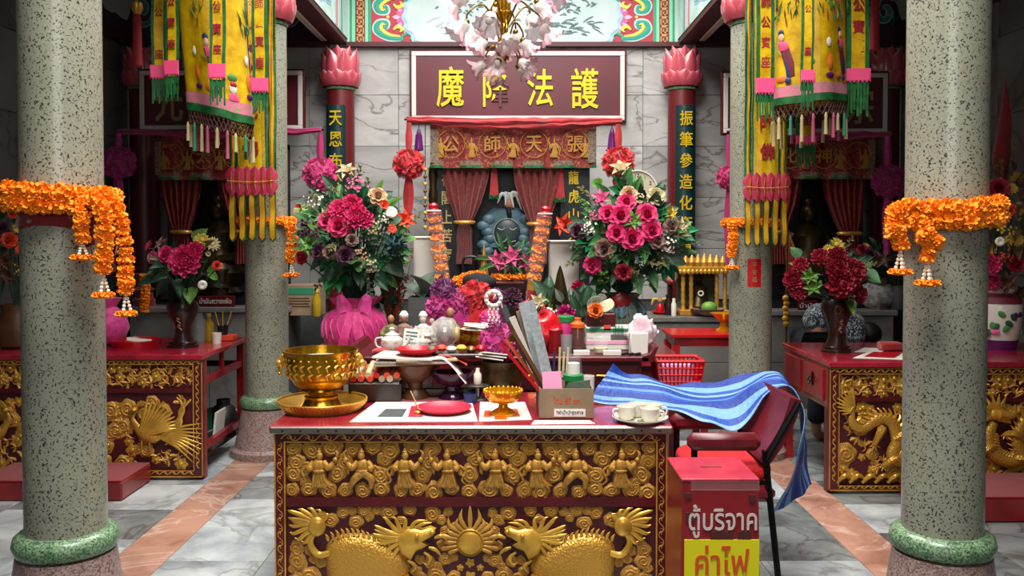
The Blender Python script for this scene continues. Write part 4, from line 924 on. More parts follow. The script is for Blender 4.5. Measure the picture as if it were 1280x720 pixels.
# ================================================================== fabric and paper helpers
def pompom_mesh(col, seed=1):
    rg_ = random.Random(seed); mb = MB().add(ell((0, 0, 0), .82, 16, 10)); N = 130
    for k in range(N):
        z = 1 - 2 * (k + .5) / N; a = k * 2.39996; r_ = math.sqrt(1 - z * z); d = Vector((r_ * math.cos(a), r_ * math.sin(a), z))
        L_ = rg_.uniform(.28, .42); m = aim(d * (.68 + rg_.uniform(0, .06)), d, rg_.uniform(0, 6))
        v,f,uv=petal(L_,.42,'round',4,3,cup=.25,curl=rg_.uniform(-.3,.3),wave=.12,base=.6);mb.add((v,f,uv),m@M4((0,-.05,0),(R(rg_.uniform(60,105)),0,0)))
    return mb.mesh('ruffles', col, ang=80)
def pompom(col, px, py, rpx, Y, label, tail=None, up=None, tailcol=None):
    c = P(px, py, Y); r_ = S(rpx, Y); tc = tailcol or col
    t = thing('silk_pompom', label, 'pompom', c, 'cloth pompoms on the shrine drapes')
    inst(cached(('pom', col), lambda: pompom_mesh(col)), 'ruffles', t, M4(c, sc=r_))
    for d, py2, w in ((1, tail, .8), (-1, up, .4)):
        if py2 is None: continue
        e = P(px - (1 if d > 0 else 0), py2, Y); w2 = r_ * .42
        s_ = c + Vector((0, -.01, -d * r_ * .8)); n_ = 9; v = []; f = []
        pts = [(s_.lerp(e, k / 8), w2 * (.25 + .75 * math.sin(PI * min(.85, k / 8 * .9 + .1)) * w)) for k in range(n_)]
        for p, w_ in pts: v += [tuple(p + Vector((-w_, .006, 0))), tuple(p + Vector((0, -.014, 0))), tuple(p + Vector((w_, .006, 0)))]
        for k in range(n_ - 1): f += [(k * 3, k * 3 + 1, k * 3 + 4, k * 3 + 3), (k * 3 + 1, k * 3 + 2, k * 3 + 5, k * 3 + 4)]
        MB().add((v, f)).part('ribbon_tail', tc, t)
    return t
def drape(x0, y0, x1, y1, sag, th, Y, m_, label, ends=()):
    """bunched cloth swag between two points (px)"""
    c = [P(x0 + (x1 - x0) * k / 10, y0 + (y1 - y0) * k / 10 + sag * math.sin(PI * k / 10), Y) for k in range(11)]
    mid = c[5]; rows = []
    for q in range(7):
        o=(q-3)/3;rows.append([p+Vector((0,-.03*(1-o*o)-.012*math.sin(q*2.1+k*.7),-S(th*.5,Y)*o*(.45+.55*math.sin(PI*(k+.6)/11.2))))for k,p in enumerate(c)])
    t = MB().add(surf(rows, 60, 12, .012, 9, 3.0, .008)).top('swag_drape', m_, label, 'drape', mid, 'cloth swags over the shrines')
    MB().add(tube([c[0] + Vector((-.02, .02, .01)), c[-1] + Vector((.02, .02, .01))], .012, 8)).part('rod', 'maroon_dark', t)
    return t
def valance(x0, x1, y0, y1, Y, chars, label, seed=0):
    a, b = P(x0, y0, Y), P(x1, y1, Y); w = b.x - a.x; h = a.z - b.z
    t = thing('embroidered_valance', label, 'valance', ((a.x + b.x) / 2, Y, b.z), 'embroidered shrine valances')
    fold = lambda x: .018 * math.sin(x * 21 + seed) + .008 * math.sin(x * 47)
    n_=48;rows=[[Vector((a.x+w*i/n_,Y+fold(a.x+w*i/n_)*(1.0-.3*j),a.z-h*j))for i in range(n_+1)]for j in(0,.5,1)]
    v, f, uv = surf(rows, n_, 6, thick=.006); MB().add((v, f, uv)).part('cloth', 'red_brocade', t)
    tr = [[Vector((a.x + w * i / n_, Y + fold(a.x + w * i / n_) - .008, b.z + h * j)) for i in range(n_ + 1)] for j in (.04, .15)]
    MB().add(surf(tr, n_, 2, thick=.003)).part('trim_band', 'valance_trim', t)
    gr = [[Vector((a.x + w * i / n_, Y + fold(a.x + w * i / n_) - .008, b.z + h * j)) for i in range(n_ + 1)] for j in (-.02, .04)]
    MB().add(surf(gr, n_, 2, thick=.003)).part('hem_band', 'satin_green', t)
    for sx in(a.x,b.x-.05*w):MB().add(surf([[Vector((sx+.05*w*i/4,Y-.026,a.z-h*j))for i in range(5)]for j in(.1,.9)],4,4,thick=.003)).part('trim_band','valance_trim',t)
    n_c = len(chars); rg_ = random.Random(seed)
    for k, ch in enumerate(chars):
        cx = a.x + w * (k + .5) / n_c + .0; cz = (a.z + b.z) / 2 + h * .04; s_ = min(h * .38, w / n_c * .45)
        ring = [Vector((cx + s_ * .85 * math.cos(q * PI / 12), Y - .03, cz + s_ * .85 * math.sin(q * PI / 12))) for q in range(25)]
        MB().add(tube(ring, .0035, 5)).part('medallion_ring', 'thread_gold', t)
        if ch.strip(): MB().add(fit_text(ch, s_, s_, .003, .01), M4((cx, Y - .030, cz))).pf('character', 'thread_gold', t)
    me = cached('embro_fig', lambda: figure_mesh(1)); me.materials[0] = MATS['thread_gold']
    for k in range(n_c + 1):
        cx=a.x+w*(k+(0.26 if k==0 else-.26 if k==n_c else 0))/n_c;inst(me,'embroidered_figure',t,M4((cx,Y-.02,b.z+h*.22),sc=(h*.3,h*.06,h*.46)))
    return t
def curtain(tops, waist, tails, Y, label, m_='sequin_red', tie='gold'):
    """tops=(x0,x1,y), waist=(x0,x1,y), tails=(x0,x1,y) in px"""
    t=thing('shrine_curtain',label,'curtain',P((tails[0]+tails[1])/2,tails[2],Y),'sequinned shrine curtains');n_=44;rows=[]
    ys = [0, .25, .55, .85, 1.0]; seq = []
    for k in ys:
        e=k**1.6;seq.append((tops[0]+(waist[0]-tops[0])*e,tops[1]+(waist[1]-tops[1])*e,tops[2]+(waist[2]-tops[2])*k))
    for k in(.25,.6,1):seq.append((waist[0]+(tails[0]-waist[0])*k,waist[1]+(tails[1]-waist[1])*k,waist[2]+(tails[2]-waist[2])*k))
    for (x0, x1, y) in seq:
        amp = .024 * min(1.4, (x1 - x0) / max(1, tops[1] - tops[0]) + .35)
        rows.append([P(x0 + (x1 - x0) * i / n_, y, Y) + Vector((0, amp * math.sin(i / n_ * PI * 13), 0)) for i in range(n_ + 1)])
    MB().add(surf(rows, n_ * 2, 26, .006, 10, 1.0)).part('cloth', m_, t, ang=70)
    c = P((waist[0] + waist[1]) / 2, waist[2], Y); w = S((waist[1] - waist[0]) * .5, Y) + .015
    MB().add(tube([c+Vector((w*math.cos(q*PI/8),.05*math.sin(q*PI/8),0))for q in range(17)],.018,8)).part('tie_band',tie,t)
    return t
# ================================================================== central shrine
SY = 8.16
def plaque(x0, x1, y0, y1, Y, chars, label, char_m='char_gold', fw=11):
    a, b = P(x0, y0, Y), P(x1, y1, Y); t = thing('name_plaque', label, 'plaque', ((a.x + b.x) / 2, Y, b.z), 'framed shrine name plaques')
    MB().add(bx(a.x, b.x, Y, Y + .05, b.z, a.z, .008)).pf('outer_frame', 'maroon', t)
    w = S(fw, Y) * .5; mb = MB()
    for q in((a.x+.02,b.x-.02,a.z-.02-w,a.z-.02),(a.x+.02,b.x-.02,b.z+.02,b.z+.02+w),(a.x+.02,a.x+.02+w,b.z+.02+w,a.z-.02-w),(b.x-.02-w,b.x-.02,b.z+.02+w,a.z-.02-w)):mb.add(bx(q[0],q[1],Y-.018,Y+.01,q[2],q[3],.004))
    mb.pf('inner_frame', 'frame_white', t)
    MB().add(bx(a.x + .02 + w, b.x - .02 - w, Y - .006, Y + .01, b.z + .02 + w, a.z - .02 - w)).pf('board', 'plaque_red', t)
    for xx in (a.x + .3, b.x - .3): MB().add(bx(xx - .02, xx + .02, Y + .04, 8.985, a.z - .12, a.z - .08)).pf('bracket', 'maroon_dark', t)
    for ch, cx, cy, w_, h_ in chars:
        c = P(cx, cy, Y); MB().add(fit_text(ch, S(w_, Y), S(h_, Y), .012, .010), M4((c.x, Y - .012, c.z))).pf('character', char_m, t)
    return t
plaque(512,783,62,153,8.925,[('魔',563,109,34,50),('降',620,112,32,44),('法',675,110,32,46),('護',731,111,34,50)],'large maroon plaque with white inner frame and four gold characters')
plaque(172,381,86,165,8.52,[('元',212,130,34,44),('天',345,128,30,42)],'dim maroon plaque half hidden behind the slanted yellow canopy','char_dim')
plaque(902,1111,89,169,8.52,[('宗',1074,132,34,46),('玄',930,130,28,40)],'dim maroon plaque half hidden behind the upright yellow canopy','char_dim')
drape(508, 150, 777, 152, 4, 14, SY - .15, 'cloth_red', 'red cloth swag hung over the gold lettered central valance')
for x0, y0, nm in ((555, 158, 0),):
    c = P(545, 158, SY - .05); e = P(549, 199, SY - .05)
pompom('tulle_red', 511, 205, 19, SY - .2, 'bright red pompom with long tail ribbon near the purple tassel', 276, 153, 'cloth_red')
pompom('tulle_red', 773, 203, 20, SY - .2, 'bright red pompom hanging in front of the wall clock', 236, 155, 'cloth_red')
valance(538, 745, 156, 209, SY - .07, '公師天張', 'red and gold embroidered valance with four gilt medallions over central niche', 1)
valance(195, 356, 172, 224, SY - .07, ' 太上 ', 'dim red embroidered valance over the niche behind slanted canopy', 2)
valance(922, 1092, 170, 223, SY - .07, ' 化神 ', 'dim red embroidered valance over the niche behind upright canopy', 4)
for x,y0,y1,lab in((523.5,160,188,'sequinned purple tassel beside the tailed red pompom'),(765,159,187,'sequinned purple tassel above the red pompom by the clock')):
    a = P(x, y0, SY - .16); h = S(y1 - y0, SY); t = thing('purple_tassel', lab, 'tassel', a, 'purple tassels')
    MB().add(lathe([(.004,0),(.018,-.03),(.022,-.05),(.02,-.06),(.034,-h*.7),(.036,-h*.95),(.02,-h)],14,a)).part('skirt','tassel_purple',t)
    MB().add(tube([a, a + Vector((0, .02, .05))], .004, 6)).part('cord', 'tassel_purple', t)
    for k in range(10):MB().add(tube([a+Vector((.023*math.cos(k*.63),.023*math.sin(k*.63),-.06)),a+Vector((.037*math.cos(k*.63),.037*math.sin(k*.63),-h*.98))],.006,5)).part('strand','tassel_purple',t)
# niche cabinets
def niche(x0, x1, ytop, Y, label, zb, m_='board_black'):
    a,b=P(x0,ytop,Y).x,P(x1,ytop,Y).x;zt=P(x0,ytop,Y).z;t=thing('shrine_niche',label,'shrine',((a+b)/2,Y+.25,zb),'shrine niches on the stone altars');yb=8.58
    for q in ((a, a + .05), (b - .05, b)): MB().add(bx(q[0], q[1], Y + .06, yb, zb, zt)).pf('side_panel', m_, t)
    MB().add(bx(a,b,yb-.03,yb,zb,zt)).pf('back_panel',m_,t);MB().add(bx(a,b,Y+.06,yb,zt-.05,zt)).pf('top_panel',m_,t);MB().add(bx(a+.05,b-.05,Y+.06,yb-.03,zb,zb+.06)).pf('base_panel',m_,t)
    return t, a, b, zt
nc, na, nb, nzt = niche(545, 738, 160, SY, 'black lacquer central niche holding the tiger painted statue', SAZ)
for px0, px1, chars, cm, x_ in ((546, 573, '德閣上苦海', 'char_dim', 558.5), (701, 731, '龍虎山大德', 'char_gold', 717)):
    a, b = P(px0, 211, SY).x, P(px1, 211, SY).x; z1 = P(0, 208, SY).z
    bd = MB().add(bx(a, b, SY + .055, SY + .075, SAZ, z1)).pf('couplet_board', 'board_black', nc)
    for k, ch in enumerate(chars):
        c=P(x_,(222 if x_>600 else 224)+k*23.5,SY+.048);MB().add(fit_text(ch,S(13,SY),S(17,SY),.004,.014),M4((c.x,SY+.048,c.z))).pf('character',cm,bd)
niche(205, 348, 176, SY, 'dark niche of the side altar behind the slanted canopy', P(200, 384, SAY).z)
niche(935, 1083, 174, SY, 'dark niche of the side altar behind the upright canopy', P(1050, 388, SAY).z)
CY_ = SY + .05
curtain((553, 612, 208), (571, 590, 278), (570, 590, 330), CY_ - .06, 'red sequinned curtain tied back beside the dull lettered board')
curtain((641,706,208),(662,684,280),(662,684,330),CY_-.06,'red sequinned curtain tied back beside the bright gold lettered board')
curtain((199, 252, 224), (216, 236, 290), (214, 238, 330), CY_ - .06, 'dim sequinned curtain above the hot pink peony bouquet')
curtain((272, 330, 224), (296, 316, 290), (294, 318, 330), CY_ - .06, 'dim sequinned curtain behind the five tailed banner')
curtain((950, 1003, 222), (963, 983, 290), (962, 985, 330), CY_ - .06, 'dim sequinned curtain beside the five tailed banner and flag')
curtain((1027, 1082, 222), (1050, 1074, 292), (1050, 1075, 330), CY_ - .06, 'dim sequinned curtain above the crimson peony bouquet')
for x0,x1,y1,lab in((612,623,246,'red pennant with green fringe hanging beside the statue'),(694,706,250,'red pennant with green fringe hanging beside the gold lettered black board')):
    a = P((x0 + x1) / 2, 209, SY - .04); h = S(y1 - 209, SY); w = S(x1 - x0, SY) / 2
    t=MB().add(prism([(a.x-w*.6,a.z),(a.x+w*.6,a.z),(a.x+w,a.z-h*.9),(a.x,a.z-h),(a.x-w,a.z-h*.9)],SY-.02,SY-.014)).top('pennant','cloth_red',lab,'pennant',a,'small red pennants',smooth=False)
    for k in range(6):xx=a.x-w+k*w*.4;MB().add(tube([(xx,SY-.017,a.z-h*.9),(xx,SY-.017,a.z-h*1.06)],.006,5)).part('fringe','satin_green',t)
# statue with tiger painting: dark stone stele-like seated guardian
SZ0 = SAZ + .06
st=thing('guardian_statue','dark blue seated guardian statue with tiger face relief and white headdress','statue',P(634,316,8.32)*1.0 if False else(P(634,316,8.35).x,8.38,SZ0),None)
sx = P(634, 300, 8.35).x; zt = P(634, 236, 8.35).z; zk = P(634, 262, 8.35).z; z3 = P(634, 318, 8.35).z
MB().add(bx(sx - .30, sx + .30, 8.24, 8.56, SZ0, z3, .02)).pf('plinth', 'wood_dark', st)
prof = [(-.27, z3), (.27, z3), (.265, z3 + .26), (.22, z3 + .38), (.13, zk + .02), (-.13, zk + .02), (-.22, z3 + .38), (-.27, z3 + .26)]
MB().add(pill([(sx + a, b) for a, b in prof], 8.52, .22, .25)).part('robe', 'statue_blue', st)
MB().add(ell((sx, 8.33, z3 + .20), (.155, .055, .17), 18, 12)).part('tiger_face', 'statue_dark', st)
ln = MB()
for k in range(3):ln.add(tube([(sx+(.13-.03*k)*math.cos(q*PI/10),8.285+.012*k,z3+.20+(.14-.03*k)*math.sin(q*PI/10))for q in range(2,19)],.005,5))
for s_ in(-1,1):ln.add(tube([(sx+s_*.09,8.285,z3+.25),(sx+s_*.05,8.275,z3+.23),(sx+s_*.02,8.275,z3+.25)],.006,5,8));ln.add(ell((sx+s_*.12,8.32,z3+.345),(.035,.02,.035),10,6));ln.add(tube([(sx+s_*.08,8.285,z3+.13),(sx+s_*.03,8.272,z3+.12),(sx,8.27,z3+.15)],.006,5,8))
ln.part('tiger_lines', 'statue_line', st)
MB().add(ell((sx + .02, 8.36, zk + .05), (.05, .05, .065), 14, 10)).part('face', 'skin', st)
hw = MB()
for k in range(6):hw.add(tube([(sx+.01,8.34,zk+.10),(sx-.05+.04*k,8.32,zk+.15+.01*(k%2)),(sx-.09+.075*k,8.31,zk+.06-.02*k)],[.012,.02,.005],6,8))
hw.part('headdress', 'white_cloth', st)
MB().add(tube([(sx+.01,8.31,zk+.02),(sx+.02,8.30,zk-.05),(sx+.03,8.31,zk-.12)],[.025,.025,.01],8,8)).part('beard','black',st)
for s_ in (-1, 1):
    for k in range(6):MB().add(ell((sx+s_*(.19+.035*math.sin(k*2)),8.31,z3+.03+.06*k),(.065,.03,.05),10,7)).part('carved_cloud','statue_blue',st)
# side altars' shadowed deities
for px,lab,yb_ in((272,'dark bronze seated deity deep inside the niche behind slanted canopy',P(200,384,SAY).z),(1010,'dark bronze seated deity deep inside the niche behind upright canopy',P(1050,388,SAY).z)):
    x = P(px, 300, 8.45).x; z0 = yb_ + .06; t = thing('bronze_deity', lab, 'statue', (x, 8.45, z0), 'deities in the side niches')
    MB().add(lathe([(.2, 0), (.24, .05), (.2, .10), (.22, .16)], 20, (x, 8.45, z0))).part('base', 'wood_dark', t)
    MB().add(lathe([(.22,.16),(.26,.24),(.20,.36),(.15,.5),(.16,.62),(.08,.72),(.05,.74)],18,(x,8.45,z0))).part('robe','bronze',t)
    MB().add(ell((x,8.43,z0+.83),(.08,.085,.1),14,10)).add(ell((x,8.43,z0+.93),(.06,.06,.06),10,7)).part('head','bronze',t)
    for s_ in(-1,1):MB().add(tube([(x+s_*.14,8.44,z0+.62),(x+s_*.24,8.38,z0+.42),(x+s_*.05,8.26,z0+.36)],[.06,.06,.04],8,10)).part('arm','bronze',t)
# magenta drapes and pompoms of the side shrines
drape(148, 165, 402, 163, 3, 9, SY - .15, 'cloth_magenta', 'dull magenta swag over the niche behind slanted canopy')
drape(912, 166, 1112, 168, 3, 9, SY - .15, 'cloth_magenta', 'dull magenta swag over the niche behind upright canopy')
pompom('tulle_magenta', 148, 203, 20, SY - .2, 'dim magenta pompom near the bare corner pilaster and garlanded column', 262, 167)
pompom('tulle_pink', 400, 217, 20.5, SY - .2, 'hot pink pompom hanging above the rose bouquet', 250, 166, 'cloth_magenta')
pompom('tulle_pink', 911, 222, 15.5, SY - .2, 'hot pink pompom peeping from behind the slim column', 330, 168, 'cloth_magenta')
pompom('tulle_magenta', 1110, 226, 20, SY - .2, 'dim magenta pompom with a very long tail beside the marigold column', 318, 170)
for px, lab in ((257, 'small round gold disc pinned on the magenta swag'),):
    c=P(px,161,SY-.13);MB().add(lathe([(1e-4,-.006),(.045,-.006),(.05,0),(.045,.006),(1e-4,.006)],24),M4(c,(PI/2,0,0))).top('gold_disc','gold',lab,'disc',c)
# wall clock
c=P(797,238,8.9);ck=thing('wall_clock','round cream wall clock with black numerals on the marble wall','clock',(c.x,8.96,c.z));r_=S(26,8.9);c=Vector((c.x,8.96,c.z))
MB().add(lathe([(1e-4,0),(r_*.95,0),(r_*1.02,.02),(r_,.05),(r_*.93,.05),(r_*.9,.03)],40),M4(c+Vector((0,.01,0)),(PI/2,0,0))).part('case','frame_white',ck)
fc=MB().add(lathe([(1e-4,.032),(r_*.92,.032),(r_*.92,.028)],40),M4(c+Vector((0,.01,0)),(PI/2,0,0))).part('dial','clock_face',ck)
for k in range(1, 13):
    a=R(90-30*k);MB().add(text(str(k),r_*.26,.002),M4(c+Vector((r_*.74*math.cos(a),-.024,r_*.74*math.sin(a))))).pf('numeral','black',fc)
for a,l,w in((R(-42),.7,.007),(R(138),.2,.009)):MB().add(tube([c+Vector((0,-.03,0)),c+Vector((r_*l*math.cos(a),-.03,r_*l*math.sin(a)))],[w,w*.4],6)).part('hand','black',ck)
# ================================================================== yellow banners
def satin(rows, n=8, m_='satin_yellow', wob=.006): return MB().add(surf(rows, n, 30, wob, 7, 2.0, .003))
def long_banner(x0, x1, ylot0, ylot1, ytail, Y, chars, label):
    """wide prayer banner: panel, two side strips, lotus band, five pointed tails"""
    ztop = 3.78; a, b = P(x0, 100, Y).x, P(x1, 100, Y).x; w = b - a; zl0, zl1, zt = P(0, ylot0, Y).z, P(0, ylot1, Y).z, P(0, ytail, Y).z
    t = thing('prayer_banner', label, 'banner', ((a + b) / 2, Y, zt), 'long prayer banners on the columns')
    MB().add(tube([(a - .04, Y, ztop), (b + .04, Y, ztop)], .015, 8)).part('rod', 'maroon', t)
    def strip(name,xa,xb,z0,z1,m_,dy,n=4):return MB().add(surf([[Vector((xa+(xb-xa)*i/n,Y+dy+.006*math.sin(i*2+k),z1+(z0-z1)*k/8))for i in range(n+1)]for k in range(9)],n,40,.005,6,xa*3,.003)).part(name,m_,t)
    for (q0, q1) in ((0, .16), (.82, 1)):
        strip('side_strip',a+w*q0,a+w*q1,zl0-.02,ztop,'satin_green',.0);strip('side_strip',a+w*q0+.016,a+w*q1-.016,zl0-.02,ztop,'satin_gold',-.012)
    strip('panel',a+w*.17,a+w*.81,zl0-.02,ztop,'satin_green',-.018,6);pn=strip('panel',a+w*.20,a+w*.78,zl0-.02,ztop,'gold_brocade',-.028,6)
    pn2 = strip('panel', a + w * .27, a + w * .71, zl0 - .02, ztop, 'satin_yellow', -.038, 6)
    for ch,py in chars:c=P((x0+x1)/2,py,Y);MB().add(fit_text(ch,w*.34,w*.38,.004,.02),M4((a+w*.49,Y-.052,c.z))).pf('character','char_red',pn2)
    lt = MB()
    for row, d in ((1, 1), (0, -1)):
        for k in range(6):
            v, f, uv = petal((zl0 - zl1) * .58, w / 5.0, 'point', 4, 6, cup=-.08, curl=-.03, base=.8); cx = a + w * (k + .5) / 6
            lt.add((v,f,uv),M4((cx,Y-.05-.004*(k%2),(zl0+zl1)/2),(PI/2 if d>0 else PI/2,0,0))@M4(rot=(0,0,0 if d>0 else PI)))
    lt.add(bx(a, b, Y - .047, Y - .04, zl1 + (zl0 - zl1) * .22, zl0 - (zl0 - zl1) * .22)).part('lotus_band', 'satin_rose', t, ang=30)
    gl = MB()
    for k in range(6):
        for d in(1,-1):cx=a+w*(k+.5)/6;gl.add(tube([(cx,Y-.06,(zl0+zl1)/2),(cx+w*.02,Y-.064,(zl0+zl1)/2+d*(zl0-zl1)*.38)],[.003,.005,.001],4,4))
    gl.add(tube([(a,Y-.062,(zl0+zl1)/2),((a+b)/2,Y-.062,(zl0+zl1)/2-.01),(b,Y-.062,(zl0+zl1)/2)],.004,4,10)).part('gilt_veins','gold_bright',t)
    tw = w * .145
    for k in range(5):
        cx = a + tw * .5 + (w - tw) * k / 4
        for s_, m_, dy, e in ((1, 'satin_green', 0, 0), (.72, 'satin_gold', -.012, .012)):
            z0 = zl1 + .04; n_ = 10; v = []; f = []
            for j in range(n_ + 1):
                z=z0+(zt+e+tw*.5-z0)*j/n_;o=.008*math.sin(j*.9+k);v+=[(cx-tw*.5*s_,Y-.02+dy+o,z),(cx+tw*.5*s_,Y-.02+dy+o,z)]
            for j in range(n_): f.append((2 * j, 2 * j + 1, 2 * j + 3, 2 * j + 2))
            v.append((cx, Y - .02 + dy, zt + e)); f.append((2 * n_, 2 * n_ + 1, len(v) - 1)); MB().add((v, f)).part('tail', m_, t)
    return t
long_banner(286,345,210,243,303,6.12,[('阿',18),('彌',78),('陀',138),('佛',186)],'tall yellow prayer banner with five tails behind the slanted canopy')
long_banner(931,984,218,250,309,6.12,[('阿',14),('彌',78),('陀',154),('佛',190)],'tall yellow prayer banner with five tails beside the upright canopy')
def canopy(cx_top, cx_bot, rt, rb, ybot, slope, Y, label, streamers, flip, inner=None):
    """hanging embroidered canopy tube with streamers round it"""
    top=P(cx_top,-70,Y);bot=P(cx_bot,ybot,Y);t=thing('yellow_canopy',label,'canopy',(bot.x,Y,bot.z),'hanging embroidered canopies')
    rt, rb = S(rt, Y), S(rb, Y); sl = S(slope, Y)
    def Q(u, v, d=0.0):   # u angle (0 faces the viewer), v 0 top .. 1 bottom
        a = u - PI / 2; r_ = rt + (rb - rt) * v + d + .012 * math.sin(5 * u + 1) * (.4 + v); c = top.lerp(bot, v)
        return Vector((c.x + r_ * math.cos(a), Y + r_ * math.sin(a), c.z + sl * math.cos(a) * v))
    def sheet(u0, u1, v0, v1, d, nu, nv): 
        v_ = []; f = []; uv = []
        for j in range(nv + 1):
            for i in range(nu + 1): v_.append(tuple(Q(u0 + (u1 - u0) * i / nu, v0 + (v1 - v0) * j / nv, d))); uv.append((i / nu, j / nv))
        for j in range(nv):
            for i in range(nu): k = j * (nu + 1) + i; f.append((k, k + 1, k + nu + 2, k + nu + 1))
        return v_, f, uv
    cloth = MB().add(sheet(0, 2 * PI, 0, 1, 0, 64, 20)).part('canopy_cloth', 'satin_yellow', t, ang=60)
    MB().add(sheet(0,2*PI,.90,.965,.004,64,2)).part('pink_band','pink_brocade',t,ang=60);MB().add(sheet(0,2*PI,.965,1.01,.006,64,2)).part('green_hem','satin_green',t,ang=60)
    MB().add(sheet(0, 2 * PI, -.02, .04, .006, 64, 2)).part('green_hem', 'satin_green', t, ang=60)
    MB().add(lathe([(1e-4,.14),(rt*.6,.1),(rt*1.02,0),(rt*.98,-.01),(1e-4,.09)],32,top)).part('crown','satin_green',t);MB().add(tube([top+Vector((0,0,.12)),Vector((top.x,Y,CZ))],.008,6)).part('hanging_cord','tassel_red',t)
    rg_ = random.Random(int(cx_top))
    def patch(m_, pts, d=.006): # pts (u, v)
        n_=len(pts);v_=[tuple(Q(u,v,d))for u,v in pts];cu=sum(p[0]for p in pts)/n_;cv=sum(p[1]for p in pts)/n_;v_.append(tuple(Q(cu,cv,d+.012)))
        MB().add((v_, [(i, (i + 1) % n_, n_) for i in range(n_)])).part('embroidery', m_, cloth, ang=80)
    blob = lambda cu, cv, ru, rv, n_=9: [(cu + ru * math.cos(q * 2 * PI / n_), cv + rv * math.sin(q * 2 * PI / n_)) for q in range(n_)]
    leaf = lambda cu, cv, du, dv, w=.02: [(cu, cv), (cu + du * .5 + w, cv + dv * .5), (cu + du, cv + dv), (cu + du * .5 - w, cv + dv * .5)]
    for base in flip:
        for k in range(16):patch('embro_green',leaf(base+rg_.uniform(-.45,.45),.48+rg_.uniform(-.1,.06),rg_.uniform(-.22,.22),rg_.uniform(-.1,-.03),.018))
        for k in range(6):patch('embro_maroon',leaf(base+rg_.uniform(-.4,.4),.46+rg_.uniform(-.05,.1),rg_.uniform(-.05,.05),-.08,.012))
        fx = base - .1 * (1 if base < .3 else -3)
        patch('embro_navy',blob(fx-.02,.575,.09,.02));patch('embro_skin',blob(fx,.605,.075,.025),.010);patch('embro_maroon',[(fx-.1,.64),(fx+.14,.63),(fx+.32,.76),(fx+.34,.84),(fx+.16,.85),(fx+.05,.75)]);patch('satin_pink',[(fx-.06,.63),(fx+.16,.63),(fx+.2,.68),(fx-.02,.69)],.012)
        patch('embro_navy',[(fx+.06,.70),(fx+.14,.72),(fx+.24,.85),(fx+.14,.85)],.010);patch('embro_green',leaf(fx-.2,.66,.24,.05,.03),.014);patch('embro_orange',blob(fx-.02,.855,.16,.022));patch('embro_navy',blob(fx+.18,.87,.08,.02),.012)
        patch('embro_white',blob(fx+.72,.83,.14,.03));patch('char_red',blob(fx+.72,.81,.12,.018),.012);patch('embro_green',blob(fx+.72,.77,.17,.02));patch('satin_pink',[(fx+.58,.86),(fx+.86,.86),(fx+.9,.90),(fx+.54,.90)]);patch('embro_orange',blob(fx-.45,.78,.1,.05));patch('embro_white',blob(fx-.5,.66,.08,.03));patch('tassel_purple',blob(fx-.45,.86,.16,.018))
    net = MB(); n_ = 44
    for k in range(n_):
        u0 = 2 * PI * k / n_; 
        for s_ in (1, -1): net.add(tube([Q(u0, 1.0), Q(u0 + s_ * 2 * PI / n_ * 1.5, 1.0, -.004) + Vector((0, 0, -.09))], .0035, 4))
    net.part('bead_net', 'net_brown', t)
    cols=['tassel_cream','tassel_pink','tassel_cream','tassel_green','tassel_cream','tassel_pink','tassel_cream','tassel_cream','tassel_green']
    for k in range(20):
        u0 = 2 * PI * (k + .5) / 20; p = Q(u0, 1.0) + Vector((0, 0, -.08)); l = rg_.uniform(.09, .17)
        MB().add(tube([p,p+Vector((0,0,-.02)),p+Vector((0,0,-.03)),p+Vector((0,0,-l))],[.004,.010,.008,.011],7)).part('tassel',cols[k%len(cols)],t)
    for (x0, x1, ypink0, ypink1, yend, Ys, chars, ang) in streamers:
        a,b=P(x0,50,Ys).x,P(x1,50,Ys).x;w=b-a;zt=top.z-.02;zp0,zp1,ze=(P(0,y,Ys).z for y in(ypink0,ypink1,yend));cx=(a+b)/2;ca,sa=math.cos(ang),math.sin(ang)
        W_ = lambda x, d, z: Vector((cx + (x - cx) * ca, Ys + (x - cx) * sa - d, z))
        wv_ = lambda z: .008 * math.sin(z * 9 + x0)
        def strip(m_,xa,xb,z0,z1,d,name='streamer'):return MB().add(surf([[W_(xa+(xb-xa)*i/2,d+wv_(z0+(z1-z0)*k/6),z0+(z1-z0)*k/6)for i in range(3)]for k in range(7)],4,24,.003,8,x0,.002)).part(name,m_,t)
        s0 = strip('satin_green', a, b, zt, zp1 - .04, .0); s1 = strip('satin_yellow', a + w * .2, b - w * .2, zt, zp1, .006)
        for k,(ch,py)in enumerate(chars):c=P((x0+x1)/2,py,Ys);q=fit_text(ch,w*.52,w*.62,.003,.012);MB().add(q,M4((cx,Ys-.012,c.z),(0,0,ang))).pf('character','char_red',s1)
        n_=6;v_=[W_(a-w*.05,.016,zp0),W_(b+w*.05,.016,zp0)];bot_=[W_(b+w*.05-(w*1.1)*k/(2*n_),.016+.004*(k%2),zp1+(.016 if k%2 else 0))for k in range(2*n_+1)]
        vv = [tuple(p) for p in v_ + bot_]; MB().add((vv, [tuple(range(len(vv)))])).pf('pink_lappet', 'satin_pink', t)
        for k in range(7):xx=a+w*(k+.5)/7;MB().add(surf([[W_(xx-w*.055,.008+.006*(k%2),z),W_(xx+w*.055,.008+.006*(k%2),z)]for z in(zp1+.02,(zp1+ze)/2,ze+.02*(k%3))],1,5,.004,9,k*1.0)).part('fringe_strip','satin_green',t)
    # hoop that carries the streamers
    MB().add(tube([(top.x+.62*math.cos(k*PI/16),Y+.62*math.sin(k*PI/16),top.z+.02)for k in range(33)],.012,6)).part('hoop','maroon',t)
    return t
C3 = lambda a, b, c: [('公', a), ('寶', b), ('座', c)]
